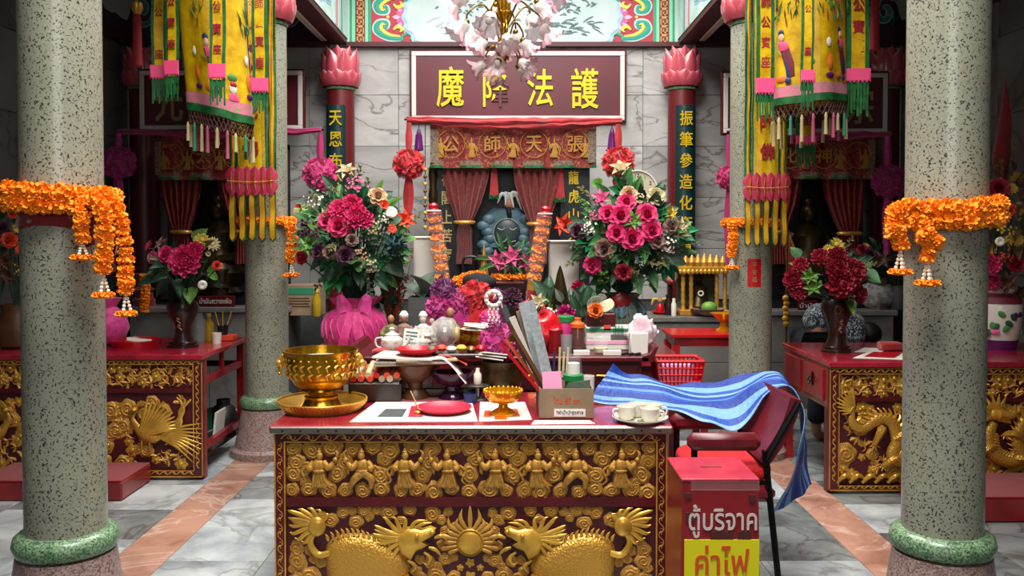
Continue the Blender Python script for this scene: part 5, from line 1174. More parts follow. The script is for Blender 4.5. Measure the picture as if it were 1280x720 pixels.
canopy(258, 278, 40, 37, 146, -9, 5.30, 'slanting yellow embroidered canopy with small robed figure and tassels', [
    (190,209,82,100,130,5.30,C3(16,42,68),.2),(206,224,76,96,127,5.15,C3(2,28,55),-.1),(262,282,80,100,132,4.85,C3(8,36,62),0),(308,322,95,112,138,5.5,C3(4,34,60),.3),(315,335,98,117,143,5.15,[('師',6),('公',30),('寶',52),('座',78)],0)],[.15,1.5])
canopy(1008, 1009, 44, 43, 130, 3, 5.30, 'upright yellow embroidered canopy cylinder with flower figures and tassels', [
    (945,968,98,119,152,5.15,[('師',2),('公',28),('寶',54),('座',78)],.1),(1001,1017,88,104,138,4.80,C3(12,38,64),0),(1058,1086,86,104,146,5.25,C3(6,34,58),-.05),(996,1020,170,182,210,5.65,[('座',150)],0)],[.45,-.9,1.7])
for px,y0,y1,lab in((171,0,84,'long coral red tassel hanging beside the column in front of fresco'),(1094,-20,64,'long coral red tassel hanging beside the upright canopy')):
    Y = 5.6; a = P(px, y0, Y); b = P(px, y1, Y); t = thing('red_tassel', lab, 'tassel', b, 'long red tassels')
    MB().add(lathe([(.008,b.z),(.03,b.z+.01),(.026,a.z-.12),(.02,a.z-.09)],14,(a.x,Y,0))).part('skirt','tassel_red',t);MB().add(lathe([(.02,a.z-.09),(.034,a.z-.06),(.034,a.z-.02),(.015,a.z)],14,(a.x,Y,0))).part('bead','gold_bright',t);MB().add(tube([a,Vector((a.x,Y,CZ))],.005,6)).part('cord','tassel_red',t)
# ================================================================== chandelier
HY=5.5;hc=P(630,40,HY);ch=thing('chandelier','brass chandelier with ruffled pink and white glass flower shades','chandelier',(hc.x,HY,P(630,105,HY).z))
zz = lambda py: P(630, py, HY).z
MB().add(lathe([(.012,zz(86)),(.02,zz(80)),(.012,zz(76)),(.03,zz(74)),(.034,zz(66)),(.012,zz(58)),(.035,zz(54)),(.04,zz(50)),(.02,zz(44)),(.028,zz(36)),(.02,zz(30)),(.045,zz(22)),(.05,zz(16)),(.03,zz(13)),(.03,zz(-20)),(.05,zz(-24)),(.02,zz(-30)),(.012,CZ)],20,(hc.x,HY,0))).part('stem','brass',ch)
for k in range(8):a=2*PI*k/8;MB().add(tube([(hc.x+.032*math.cos(a),HY+.032*math.sin(a),zz(14)),(hc.x+.032*math.cos(a),HY+.032*math.sin(a),zz(-18))],.010,7)).part('flute','brass',ch)
MB().add(lathe([(.004,zz(76)),(.03,zz(70)),(.036,zz(64)),(.024,zz(58)),(.015,zz(56))],16,(hc.x,HY,0))).part('finial_globe','glass_white',ch)
def shade_mesh():
    o = [(.018, 0), (.04, .012), (.05, .04), (.046, .06), (.052, .075), (.075, .11), (.098, .135)]; mb = MB()
    v,f,uv=lathe(o,40,ruff=.12,nr=9,rufp=3.5);f=[q for q in f if len(q)<=4];v2=[(x,y,z+(.012*math.cos(10*math.atan2(y,x))if z>.12 else 0))for x,y,z in v];mb.add((v2,f,uv));return mb.mesh('glass_shade','petal_shade',ang=70)
SH = shade_mesh()
def arm(a, r_, z0, z1, tilt, sc):
    d = Vector((math.cos(a), math.sin(a), 0)); c = Vector((hc.x, HY, 0)); e = c + d * r_ + Vector((0, 0, z1))
    A_=MB().add(tube([c+d*.03+Vector((0,0,z0)),c+d*r_*.55+Vector((0,0,z1+.11)),c+d*r_*.95+Vector((0,0,z1+.06)),e],.006,6,18)).add(ell(e,.02,10,7)).part('arm','brass_dark',ch)
    inst(SH, 'glass_shade', ch, aim(e, d * math.sin(tilt) + Vector((0, 0, -math.cos(tilt))), 0, sc))
    MB().add(ell(e + (d * math.sin(tilt) + Vector((0, 0, -math.cos(tilt)))) * .07 * sc, .028 * sc, 10, 8)).part('bulb', 'glass_white', A_)
for k in range(6): arm(2 * PI * (k + .2) / 6, .235, zz(34), zz(30), R(42), .88)
for k in range(5): arm(2 * PI * (k + .55) / 5, .115, zz(74), zz(80), R(62), .68)
for k in range(6): arm(2 * PI * (k + .7) / 6, .28, zz(-16), zz(-8), R(50), .85)
for k in range(4): arm(2 * PI * (k + .1) / 4, .12, zz(50), zz(50), R(35), .74)
# ================================================================== flowers
def bloom_mesh(kind, col, seed=0):
    rg_ = random.Random(seed + len(kind)); mb = MB()
    def ring(n, r0, L_, w, tilt, prof='round', cup=.22, curl=.25, wave=0.0, off=0, z=0, base=.35, nu=3, nv=3):
        for k in range(n):
            a = 2 * PI * (k + off) / n + rg_.uniform(-.12, .12); v, f, uv = petal(L_, w, prof, nu, nv, cup, curl, wave, base)
            mb.add((v, f, uv), Matrix.Rotation(a, 4, 'Z') @ M4((0, r0, z), (R(tilt + rg_.uniform(-6, 6)), 0, 0)))
    if kind == 'rose':      # radius 1, facing +Z
        mb.add(ell((0,0,.15),(.2,.2,.3),8,6));ring(3,.03,.55,.5,86,cup=.5,curl=-.05,z=.12);ring(4,.09,.6,.65,78,cup=.4,curl=0,z=.05,off=.3);ring(5,.14,.66,.8,68,cup=.28,curl=.1,off=.4);ring(6,.2,.74,.9,46,cup=.25,curl=-.12,off=.2,wave=.03);ring(7,.22,.85,.95,22,cup=.2,curl=-.25,off=.6,wave=.04);ring(6,.2,.82,.95,2,cup=.15,curl=-.2,wave=.04)
    elif kind == 'peony':
        mb.add(ell((0, 0, .3), (.45, .45, .4), 8, 6))
        for q,(n,r0,t)in enumerate(((5,.05,84),(7,.16,72),(9,.25,56),(10,.3,36),(10,.3,14))):ring(n,r0,.6+.06*q,.62,t,cup=.3,curl=rg_.uniform(-.2,.1),wave=.10,off=q*.37,z=.18-.03*q)
    elif kind=='lily':ring(6,.05,1.05,.5,38,'point',cup=.25,curl=-.35,nv=6);mb.add(tube([(0,0,0),(0,0,.6)],[.05,.02],5))
    elif kind=='daisy':ring(14,.25,.75,.3,12,'point',cup=.1,curl=-.1,nu=2);ring(12,.22,.6,.28,28,'point',cup=.1,curl=-.1,nu=2);mb.add(ell((0,0,.08),(.32,.32,.16),10,6))
    elif kind == 'button': mb.add(shell([(1e-4, .1), (.25, .12), (.45, .45), (.8, .45), (1, .15), (.85, -.2), (.3, -.35)], 14))
    elif kind=='calla':mb.add(shell([(.06,-1.2),(.12,-.6),(.3,0),(.62,.5),(.66,.54),(.3,.05),(.1,-.5)],12,ruff=.15,nr=1))
    elif kind == 'puff':
        N = 46
        for k in range(N):
            z=1-2*(k+.5)/N;a=k*2.39996;r_=math.sqrt(max(0,1-z*z));d=Vector((r_*math.cos(a),r_*math.sin(a),z));v,f,uv=petal(.5,.4,'round',2,2,.2,rg_.uniform(-.2,.3),0,.5)
            mb.add((v, f, uv), aim(d * .55, d, rg_.uniform(0, 6)) @ M4((0, 0, 0), (R(80), 0, 0)))
        mb.add(ell((0, 0, 0), .62, 10, 7))
    elif kind == 'cluster':
        for k in range(26):
            d = Vector((rg_.gauss(0, .45), rg_.gauss(0, .45), rg_.gauss(0, .3))); 
            for q in range(4):a=q*PI/2+k;mb.add(petal(.2,.2,'round',1,2,.2,.1),aim(d,Vector((d.x,d.y,1.0)),a)@M4(rot=(R(30),0,0)))
    return mb.mesh(kind + '_bloom', col, ang=75)
def marigold_mesh():
    rg_ = random.Random(5); mb = MB().add(ell((0, 0, 0), (.7, .7, .5), 8, 5)); N = 34
    for k in range(N):
        z=.85-1.7*(k+.5)/N;a=k*2.39996;r_=math.sqrt(1-z*z);d=Vector((r_*math.cos(a),r_*math.sin(a),z*.6));v,f,uv=petal(.5,.48,'round',2,2,.3,rg_.uniform(-.3,.3),.08,.6);mb.add((v,f,uv),aim(d*.55,d,rg_.uniform(0,6))@M4((0,0,0),(R(rg_.uniform(60,100)),0,0)))
    return mb.mesh('marigold', 'marigold', ang=75)
MARI = marigold_mesh()
def bl(kind, col, seed=0): return cached(('bl', kind, col, seed), lambda: bloom_mesh(kind, col, seed))
def leaf_me(kind, col):
    def mk():
        mb = MB()
        if kind == 'leaf': mb.add(petal(1, .5, 'point', 4, 6, cup=.22, curl=-.25, base=.1))
        elif kind == 'blade': mb.add(petal(1, .16, 'blade', 2, 6, cup=.1, curl=-.35, base=.3))
        elif kind == 'broad': mb.add(petal(1, .75, 'point', 4, 6, cup=.16, curl=-.3, wave=.02, base=.2))
        elif kind == 'fern':
            mb.add(tube([(0, 0, 0), (0, .5, -.02), (0, 1, -.15)], [.02, .015, .005], 4, 6))
            for k in range(9):
                for s_ in(-1,1):t=.15+k*.095;mb.add(petal(.36*(1.15-t),.13,'point',2,3,.1,-.15),M4((0,t,-.13*t*t),(0,0,s_*R(-62))))
        elif kind == 'palmate':
            for k in range(5): mb.add(petal(.9 - .12 * abs(k - 2), .4, 'point', 2, 4, .15, -.2), M4(rot=(0, 0, R(-80 + 40 * k))))
        elif kind == 'spray':
            rg_ = random.Random(4); mb.add(tube([(0, 0, 0), (.03, .5, .05), (-.02, 1, -.05)], [.018, .012, .004], 4, 6))
            for k in range(12):t=.2+.065*k;mb.add(petal(.2,.12,'point',2,2,.2,-.1),M4((0,t,0),(rg_.uniform(-.6,.6),0,rg_.uniform(-1.3,1.3))))
        return mb.mesh({'fern': 'fern_frond', 'spray': 'leaf_spray', 'palmate': 'palmate_leaf'}.get(kind, 'leaf'), col, ang=60)
    return cached(('lf', kind, col), mk)
def bouquet(name, label, base, cpx, rpx, Y, ry, blooms, greens, nleaf, seed, lsize=.13, group='artificial flower bouquets', zmin=-.85):
    """blooms: (kind, col, px, py, rpx); they sit on an egg round the centre and look outwards"""
    rg_=random.Random(seed);C_=P(cpx[0],cpx[1],Y);rx,rz=S(rpx[0],Y),S(rpx[1],Y);t=thing(name,label,'flowers',base,group)
    st = MB()
    for kind, col, px, py, rp in blooms:
        q=P(px,py,Y);u,w=(q.x-C_.x)/rx,(q.z-C_.z)/rz;k2=u*u+w*w;dep=math.sqrt(max(0,1-min(1,k2)))*ry;Yb=Y-dep;q=P(px,py,Yb);r_=S(rp,Yb)
        nrm=Vector(((q.x-C_.x)/rx*.8,-.9-dep/ry*.6,(q.z-C_.z)/rz*.7+.12));ob_=inst(bl(kind,col,rg_.randint(0,1)if kind in('rose','peony')else 0),kind+'_bloom',t,aim(q,nrm,rg_.uniform(0,6),r_))
        if kind == 'cluster': ob_['kind'] = 'stuff'
        st.add(tube([Vector(base)+Vector((rg_.uniform(-.03,.03),rg_.uniform(-.03,.03),0)),(Vector(base)+q)/2+Vector((0,.04,0)),q+Vector((0,.02,-.01))],.005,5,6))
    for k in range(nleaf):
        while True:
            d = Vector((rg_.gauss(0, 1), rg_.gauss(0, 1), rg_.gauss(0, 1))).normalized()
            if d.z > zmin: break
        kind,col,sz=rg_.choice(greens);f=rg_.uniform(.35,.85);q=C_+Vector((d.x*rx*f,d.y*ry*f,d.z*rz*f));s_=sz*rg_.uniform(.75,1.2)
        dirv=(d+Vector((rg_.uniform(-.4,.4),rg_.uniform(-.5,.1),rg_.uniform(-.35,.45)))).normalized();z=(Vector((0,-1,.6))-dirv*Vector((0,-1,.6)).dot(dirv)).normalized();x=dirv.cross(z)
        m=Matrix((x,dirv,z)).transposed().to_4x4();me=leaf_me(kind,col);inst(me,me.name.split('.')[0],t,Matrix.Translation(q)@m@Matrix.Diagonal((s_,s_,s_,1)))
        if k % 3 == 0: st.add(tube([Vector(base), (Vector(base) + q) / 2, q], .004, 4, 5))
    st.part('stems', 'leaf_dark', t); return t
GR=[('spray','leaf_grey',.15),('leaf','leaf_grey',.12),('leaf','leaf_green',.12),('leaf','leaf_dark',.13),('palmate','leaf_dark',.12),('spray','leaf_olive',.16),('fern','leaf_green',.17),('leaf','leaf_dark',.12),('broad','leaf_dark',.13),('palmate','leaf_green',.12)]
# ---- big bouquet in the tulle-wrapped vase
LBY = 6.0; lb = Vector((P(444, 380, LBY).x, LBY, P(444, 385, LBY).z))
bouquet('flower_bouquet','tall mixed bouquet with hot pink peonies and peach rose in tulle wrapped vase',lb,(440,300),(72,78),LBY,.34,[
    ('peony','hot_pink',424,263,13),('peony','hot_pink',440,257,13),('peony','hot_pink',446,272,15),('rose','hot_pink',424,282,15),('rose','hot_pink',409,276,12),('peony','hot_pink',456,275,11),('rose','peach',472,246,12),('calla','coral',480,257,9),('calla','coral',376,263,11),
    ('button','jasmine',489,266,8),('lily','coral',505,275,14),('daisy','coral',490,286,7),('puff','teal_dark',495,306,15),('rose','mauve',432,319,12),('rose','mauve',398,314,10),('rose','dusty_rose',412,316,9),('cluster','jasmine',396,250,13),('cluster','lily_pink',447,232,14),('lily','cream',434,216,14),('cluster','cream',465,284,11),('cluster','cream',462,332,11),('cluster','peach',450,318,10),
    ('lily','leaf_light',388,306,14),('cluster','mauve',380,285,15),('cluster','mauve',392,290,14),('rose','rose_crimson',377,322,9),('cluster','jasmine',480,272,7),('lily','cream',408,268,9),('rose','dusty_rose',440,300,8)],GR+[('palmate','leaf_emerald',.16),('palmate','leaf_emerald',.14),('fern','leaf_light',.15),('leaf','leaf_light',.14)],230,3)
vp=thing('tulle_wrapped_vase','round vase wrapped in hot pink tulle tied with a bow','vase',(lb.x,LBY,A3Z));vh=P(444,372,LBY).z-A3Z;c0=(lb.x,LBY,A3Z)
rr3 = S(38, LBY)
MB().add(shell([(1e-4,0),(rr3*.6,0),(rr3*.86,.08),(rr3*.9,.18),(rr3*.5,vh*.75),(rr3*.42,vh),(rr3*.38,vh),(rr3*.4,vh*.7)],28,c0)).part('pot','plastic_purple',vp)
v,f,uv=shell([(rr3*.7,0),(rr3*.98,.06),(rr3*1.06,.16),(rr3*.98,.26),(rr3*.66,vh*.80),(rr3*.58,vh*.84),(rr3*.72,vh*.93),(rr3*.82,vh*1.02)],72,c0);rg=random.Random(9);v2=[]
for (x, y, z) in v:
    a=math.atan2(y-LBY,x-lb.x);k=1+.03*math.sin(11*a+4*z)+.022*math.sin(23*a-9*z)+(.10*math.sin(9*a)if z>A3Z+vh*.9 else 0);v2.append((lb.x+(x-lb.x)*k,LBY+(y-LBY)*k,z))
MB().add((v2, f, uv)).part('tulle_wrap', 'tulle_pink', vp, ang=80)
fo = MB()
for k in range(12):
    a=PI+PI*(k+.5)/12;fo.add(tube([(lb.x+rr3*.6*math.cos(a),LBY+rr3*.62*math.sin(a),A3Z+vh*.82),(lb.x+rr3*1.04*math.cos(a),LBY+rr3*1.05*math.sin(a),A3Z+vh*.58),(lb.x+rr3*1.1*math.cos(a+.15),LBY+rr3*1.1*math.sin(a+.15),A3Z+vh*.3)],[.003,.006,.002],6,10))
fo.part('tulle_folds', 'tulle_light', vp)
for s_ in (-1, 1):
    rows=[[Vector((lb.x+.02+s_*(.02+.10*q),LBY-rr3*.72-.03*math.sin(PI*q),A3Z+vh*.80+.05*math.sin(q*3)+o*(.03+.05*q)))for q in(0,.33,.66,1)]for o in(-1,0,1)]
    MB().add(surf(rows, 10, 6, .01, 12)).part('bow_loop', 'tulle_light', vp)
    rows=[[Vector((lb.x+.02+s_*(.015+.05*q)+o*.03,LBY-rr3*(.75+.35*math.sin(PI*.6*q))-.02,A3Z+vh*.78-.24*q))for q in(0,.33,.66,1)]for o in(-1,0,1)]
    MB().add(surf(rows, 10, 4, .008, 12)).part('bow_tail', 'tulle_pink', vp)
# ---- big bouquet in the glass vase, right
RBY = 6.0; rb_ = Vector((P(778, 380, RBY).x, RBY, P(778, 372, RBY).z))
bouquet('flower_bouquet', 'big bouquet with seven bright pink roses below the wall clock', rb_, (786, 297), (74, 76), RBY, .34, [
    ('rose','hot_pink',783,253,12),('rose','hot_pink',760,267,12),('rose','hot_pink',776,270,15),('rose','hot_pink',808,268,14),('rose','hot_pink',771,291,13),('rose','hot_pink',790,298,15),('rose','hot_pink',814,288,14),('rose','dusty_rose',756,311,13),('rose','dusty_rose',821,301,11),('rose','cream',820,246,12),('rose','peach',786,243,11),('rose','mauve',723,290,11),('rose','hot_pink',741,331,12),('peony','hot_pink',727,361,12),('rose','rose_crimson',779,340,11),('lily','coral',707,281,15),('lily','lily_pink',752,249,13),('lily','cream',776,214,16),('cluster','jasmine',834,306,12),('cluster','jasmine',738,285,10),('cluster','lily_pink',740,270,8),('lily','leaf_light',790,276,13),('lily','cream',848,284,13),('rose','dusty_rose',838,283,10),('cluster','cream',800,250,10),('cluster','leaf_light',752,345,12),('lily','sun_yellow',838,268,9),('calla','leaf_light',748,232,11)],GR+[('palmate','leaf_emerald',.14),('leaf','leaf_green',.14),('spray','leaf_light',.15),('leaf','leaf_olive',.12)],250,8)
gv=thing('floral_vase','tall grey glazed vase with red seal and blue leaf pattern under the pink roses','vase',(rb_.x,RBY,A3Z));gh=rb_.z+.03-A3Z;c0=(rb_.x,RBY,A3Z);r1=S(31,RBY)
MB().add(shell([(1e-4,0),(r1*.6,0),(r1*.7,.03),(r1,gh*.55),(r1*.95,gh*.75),(r1*.62,gh*.93),(r1*.75,gh),(r1*.68,gh),(r1*.55,gh*.9),(r1*.8,gh*.6),(r1*.5,.05)],32,c0)).part('body','leaf_grey',gv)
c=Vector(P(777,377,RBY-r1));MB().add(ell((c.x,RBY-r1*.80,c.z),(S(12,RBY),.02,S(11,RBY)),14,8)).part('red_seal','lacquer_red',gv)
for k in range(5):inst(leaf_me('leaf','statue_blue'),'painted_leaf',gv,M4((c.x+S(-24+12*k,RBY),RBY-r1*math.cos(.42*(k-2))*.99,c.z-S(20,RBY)),(PI/2-.1,0,.3*(k-2)),.12))
# ---- wooden vases of the desks
def wood_vase(px, ybase, ytop, w, Y, z, label, mouth=.62):
    c=(P(px,ybase,Y).x,Y,z);h=P(px,ytop,Y).z-z;r_=S(w/2,Y);t=thing('wooden_vase',label,'vase',c,'dark wooden vases on the desks')
    MB().add(lathe([(r_*.98,0),(r_*.98,h*.04),(r_*.86,h*.06),(r_*.9,h*.10),(r_*.72,h*.12)],32,c)).part('foot','wood_dark',t)
    MB().add(shell([(r_*.7,h*.11),(r_*.5,h*.28),(r_*.55,h*.42),(r_*.95,h*.72),(r_*1.0,h*.82),(r_*.9,h*.93),(r_*mouth,h*.98),(r_*(mouth+.05),h),(r_*(mouth-.06),h),(r_*.6,h*.85),(1e-4,h*.8)],32,c)).part('body','wood_dark',t)
    for k in range(4):MB().add(tube([(c[0]+(-.01 if k%2 else .012),Y-r_*(.55+.1*k),z+h*(.36+.07*k)),(c[0]+.01,Y-r_*(.58+.1*k),z+h*(.39+.07*k)),(c[0]-.004,Y-r_*(.62+.1*k),z+h*(.41+.07*k))],.004,5,6)).part('inlaid_mark','char_dim',t)
    return Vector((c[0], Y, z + h * .9)), t
vt, _ = wood_vase(229, 440, 373, 39, 6.08, lzt, 'dark turned wooden vase on the phoenix desk')
bouquet('flower_bouquet','small bouquet of hot pink peony with two yellow daisies in wooden vase',vt,(233,335),(50,40),6.08,.2,[('peony','hot_pink',232,327,19),('peony','hot_pink',244,314,11),('rose','hot_pink',208,318,11),('rose','lily_pink',191,322,8),('lily','dusty_rose',203,306,10),('lily','hot_pink',188,308,8),('daisy','sun_yellow',252,300,11),('daisy','cream',265,305,11),('rose','coral',271,332,6),('button','jasmine',253,356,6),('calla','cream',260,318,5)],[('leaf','leaf_olive',.12),('leaf','leaf_dark',.12),('broad','leaf_light',.11),('leaf','leaf_dark',.14)],34,12)
vt2, v2_ = wood_vase(1045, 446, 372, 38, 5.85, rzt, 'dark turned wooden vase with pale emblem on the dragon desk', .78)
em=P(1047,388,5.75);MB().add(tube([em+Vector((.03*math.cos(k)*(1-k*.06),-.02-.0*k,.03*math.sin(k)*(1-k*.06)))for k in range(9)],.006,5)).part('emblem','copper',v2_)
bouquet('flower_bouquet','crimson peony bouquet with light green leaves on the dragon desk',vt2,(1035,345),(56,42),5.85,.22,[('peony','rose_crimson',1050,354,18),('peony','rose_crimson',1066,340,16),('peony','rose_crimson',1046,338,14),('peony','rose_crimson',1046,322,13),('peony','rose_crimson',1025,322,11),('peony','rose_crimson',1071,368,12),('peony','rose_crimson',1001,332,10),('peony','rose_crimson',992,350,12),('peony','rose_crimson',999,364,11),('daisy','sun_yellow',1046,306,11),('daisy','sun_yellow',1036,312,8),('lily','leaf_light',1012,345,11),('lily','leaf_light',1016,358,12),('rose','rose_crimson',1014,350,5)],[('leaf','leaf_light',.12),('leaf','leaf_dark',.13),('broad','leaf_green',.11),('spray','leaf_olive',.12)],40,15)
# ---- porcelain vase behind the far column
pv=thing('porcelain_vase','white porcelain vase painted with green birds and purple flowers','vase',(P(1247,445,6.0).x,6.0,rzt));c0=(P(1247,445,6.0).x,6.0,rzt);h=P(1247,362,6.0).z-rzt;r_=S(27,6.0)
MB().add(shell([(1e-4,0),(r_*.72,0),(r_*.75,.02),(r_*.95,h*.4),(r_*1.0,h*.72),(r_*.9,h*.86),(r_*.6,h*.94),(r_*.68,h),(r_*.6,h),(r_*.5,h*.9)],32,c0)).part('body','porcelain',pv)
MB().add(lathe([(r_*.74,.0),(r_*.78,.02),(r_*.86,h*.17),(r_*.84,h*.17)],32,c0)).part('painted_foot','tassel_purple',pv);MB().add(lathe([(r_*.985,h*.78),(r_*.92,h*.87),(r_*.64,h*.95),(r_*.6,h*.95)],32,c0)).part('painted_shoulder','embro_maroon',pv)
rg = random.Random(4)
for k in range(13):
    a=R(-90+rg.uniform(-65,60));z=h*rg.uniform(.28,.7);q=Vector((c0[0]+r_*.97*math.cos(a),6.0+r_*.97*math.sin(a),rzt+z));d=Vector((math.cos(a),math.sin(a),0));m_=rg.choice(['embro_green','tassel_purple','embro_green','lily_pink','leaf_dark'])
    MB().add(ell((0, 0, 0), (.022, .032, .006), 8, 5), aim(q, d, rg.uniform(0, 3))).part('painted_motif', m_, pv)
pb = Vector((c0[0], 6.0, rzt + h * .9))
bouquet('flower_bouquet','tall colourful bouquet with red roses and gold leaves in porcelain vase',pb,(1254,275),(40,95),6.0,.25,[('rose','rose_crimson',1248,236,14),('peony','hot_pink',1236,330,14),('peony','hot_pink',1238,350,12),('rose','coral',1262,262,8),('daisy','sun_yellow',1264,236,9),('daisy','sun_yellow',1272,300,9),('rose','rose_crimson',1270,330,11),('lily','leaf_brown',1255,352,16),('lily','leaf_brown',1272,362,15),('cluster','coral',1258,320,9),('cluster','sun_yellow',1256,290,12),('cluster','rose_crimson',1244,258,10),('button','jasmine',1250,302,6)],[('leaf','leaf_dark',.14),('leaf','leaf_brown',.14),('leaf','leaf_brown',.15),('spray','leaf_olive',.15),('leaf','sun_yellow',.1)],80,19,zmin=-.8)
c=P(1257,100,6.1);b_=P(1254,250,6.1);t=MB().add(tube([b_,P(1252,200,6.1),P(1257,150,6.1),c],[.02,.06,.045,.004],10,16)).top('red_spire','cloth_red_dark','pointed red cloth spire rising out of the porcelain vase bouquet','spire',b_)
# ---- colourful heap on the phoenix desk behind the near column
lbB = Vector((P(25, 440, 6.05).x, 6.05, lzt))
bouquet('flower_bouquet','dim bouquet with orange and yellow blooms beside the garlanded column',lbB+Vector((0,0,.18)),(22,300),(34,60),6.05,.2,[('rose','coral',12,300,10),('daisy','leaf_light',14,255,8),('rose','coral',16,268,6),('rose','coral',27,312,7),('daisy','sun_yellow',22,285,7),('lily','leaf_brown',6,325,13),('lily','leaf_brown',10,342,13),('cluster','sun_yellow',28,340,8),('rose','mauve',4,285,8)],[('leaf','leaf_brown',.12),('leaf','leaf_dark',.12),('leaf','leaf_olive',.1)],50,23,zmin=-.9)
MB().add(shell([(1e-4,0),(.10,0),(.13,.02),(.15,.16),(.11,.25),(.12,.3),(.10,.3),(.09,.22)],24,lbB)).top('brown_jar','wood_brown','brown wooden jar on the phoenix desk holding the orange bouquet','jar',lbB)
# ---- reddish twig plant, lily stand, striped leaves on the middle altar
def plant(name, label, base, n, kinds, spread, hgt, seed, stem='leaf_brown', cat='plant'):
    rg_ = random.Random(seed); t = thing(name, label, cat, base, None); st = MB(); b = Vector(base)
    for k in range(n):
        a=rg_.uniform(0,2*PI);e=b+Vector((math.cos(a)*spread*rg_.uniform(.2,1),math.sin(a)*spread*.7*rg_.uniform(.2,1),hgt*rg_.uniform(.5,1)));st.add(tube([b,(b+e)/2+Vector((rg_.uniform(-.03,.03),0,.04)),e],[.006,.004,.002],4,6));kind,col,sz=rg_.choice(kinds)
        for q in (.5, .75, 1):
            p=b.lerp(e,q);d=(e-b).normalized()+Vector((rg_.uniform(-.7,.7),rg_.uniform(-.7,.3),rg_.uniform(-.2,.5)));d.normalize();z=Vector((0,-1,.5));z=(z-d*z.dot(d)).normalized();me=leaf_me(kind,col);inst(me,me.name.split('.')[0],t,Matrix.Translation(p)@Matrix((d.cross(z),d,z)).transposed().to_4x4()@Matrix.Diagonal((sz,sz,sz,1)))
    st.part('stems', stem, t); return t
plant('twig_plant','russet twiggy plant with small orange brown leaves beside the rose bouquet',(P(491,400,6.2).x,6.2,A3Z),26,[('spray','leaf_brown',.13),('spray','coral',.08),('leaf','leaf_dark',.1),('spray','leaf_olive',.12)],.17,.66,31)
mat('leaf_stripe', '#31523c', 0.45, c2='#56705c', scale=9)
plant('striped_plant','plant with long dark striped leaves between marigold tube and pink roses',(P(690,405,5.9).x,5.9,A3Z),7,[('leaf','leaf_stripe',.22),('leaf','leaf_stripe',.2),('leaf','leaf_dark',.16)],.13,.36,37)
plant('leafy_plant','low bushy green plant beside the tall blue grey vase',(P(718,400,5.72).x,5.72,A3Z),16,[('leaf','leaf_dark',.13),('palmate','leaf_green',.12),('spray','leaf_light',.1),('leaf','leaf_grey',.1)],.17,.38,39)
# ================================================================== marigold garlands
def string(t, pts, n, r_, jit=.004, rg_=random.Random(1)):
    cm = catmull(pts, n)
    for i, p in enumerate(cm):
        d=cm[min(i+1,n)]-cm[max(i-1,0)];q=p+Vector((rg_.uniform(-jit,jit),rg_.uniform(-jit,jit),rg_.uniform(-jit,jit)));inst(MARI,'marigold',t,aim(q,d,rg_.uniform(0,6),r_*rg_.uniform(.9,1.1)))
def pendant(t, p, l, r_):
    """jasmine strands ending in a wide flower"""
    mb = MB()
    for k in range(3):
        a = k * 2.1 + .4; e = p + Vector((.018 * math.cos(a), .018 * math.sin(a), -l))
        for q in range(5): mb.add(ell(p.lerp(e, .1 + q * .2), (.007, .007, l * .10), 7, 5))
    mb.part('jasmine_strands', 'jasmine', t); e = p + Vector((0, 0, -l - .01))
    for k in range(6):a=k*PI/3;inst(MARI,'marigold',t,aim(e+Vector((.6*r_*math.cos(a),.6*r_*math.sin(a),0)),(0,0,1),k,(r_*.8,r_*.8,r_*.62)))
def strand(t, pts, n, r_, l=.07, pr=.032): string(t, pts, n, r_); pendant(t, Vector(pts[-1]) + Vector((0, 0, -r_ * .4)), l, pr)
def ringpts(key,zfun,rad,a0=0,a1=2*PI,n=24):x,y=COLS[key];return[Vector((x+rad*math.cos(a0+(a1-a0)*k/n),y+rad*math.sin(a0+(a1-a0)*k/n),zfun(a0+(a1-a0)*k/n)))for k in range(n+1)]
def U(px, py, Y): return P(px, py, Y)
zf = P(78, 247, 3.3).z
g1=thing('marigold_garland','orange marigold garland with three long strands over dark red cloth band','garland',(COLS['FL'][0],3.5,zf),'marigold garlands on the columns')
for dz in (.024, -.022): string(g1, ringpts('FL', lambda a: zf + dz - .012 * math.cos(a), .188), 38, .038)
string(g1, [U(112, 250, 3.33), U(122, 246, 3.36), U(136, 250, 3.38)], 6, .036)
strand(g1, [U(97, 254, 3.30), U(101, 270, 3.28), U(101, 285, 3.28), U(102, 298, 3.28)], 6, .030, .05)
strand(g1, [U(118, 246, 3.30), U(127, 262, 3.29), U(131, 290, 3.29), U(130, 318, 3.29), U(129, 338, 3.29)], 11, .034)
strand(g1, [U(126, 243, 3.36), U(143, 258, 3.36), U(153, 290, 3.36), U(157, 330, 3.36), U(157, 362, 3.36)], 14, .033)
zf2 = P(1182, 268, 3.3).z
g2=thing('marigold_garland','orange marigold garland with two short strands, facing the porcelain vase','garland',(COLS['FR'][0],3.5,zf2),'marigold garlands on the columns')
for dz in (.028, -.018): string(g2, ringpts('FR', lambda a: zf2 + dz + .012 * math.cos(a), .188), 38, .038)
string(g2,[U(1150,262,3.33),U(1136,258,3.32),U(1124,264,3.32),U(1122,280,3.32)],9,.036);string(g2,[U(1140,275,3.3),U(1152,280,3.3)],3,.036)
strand(g2,[U(1122,284,3.30),U(1124,296,3.30),U(1126,308,3.30)],5,.03,.075,.034);string(g2,[U(1112,290,3.30),U(1118,290,3.3)],2,.03)
strand(g2,[U(1158,288,3.28),U(1160,300,3.28),U(1160,322,3.28)],6,.028,.075,.036);string(g2,[U(1150,295,3.28),U(1172,302,3.28)],4,.034)
zf3 = P(358, 276, 6.25).z
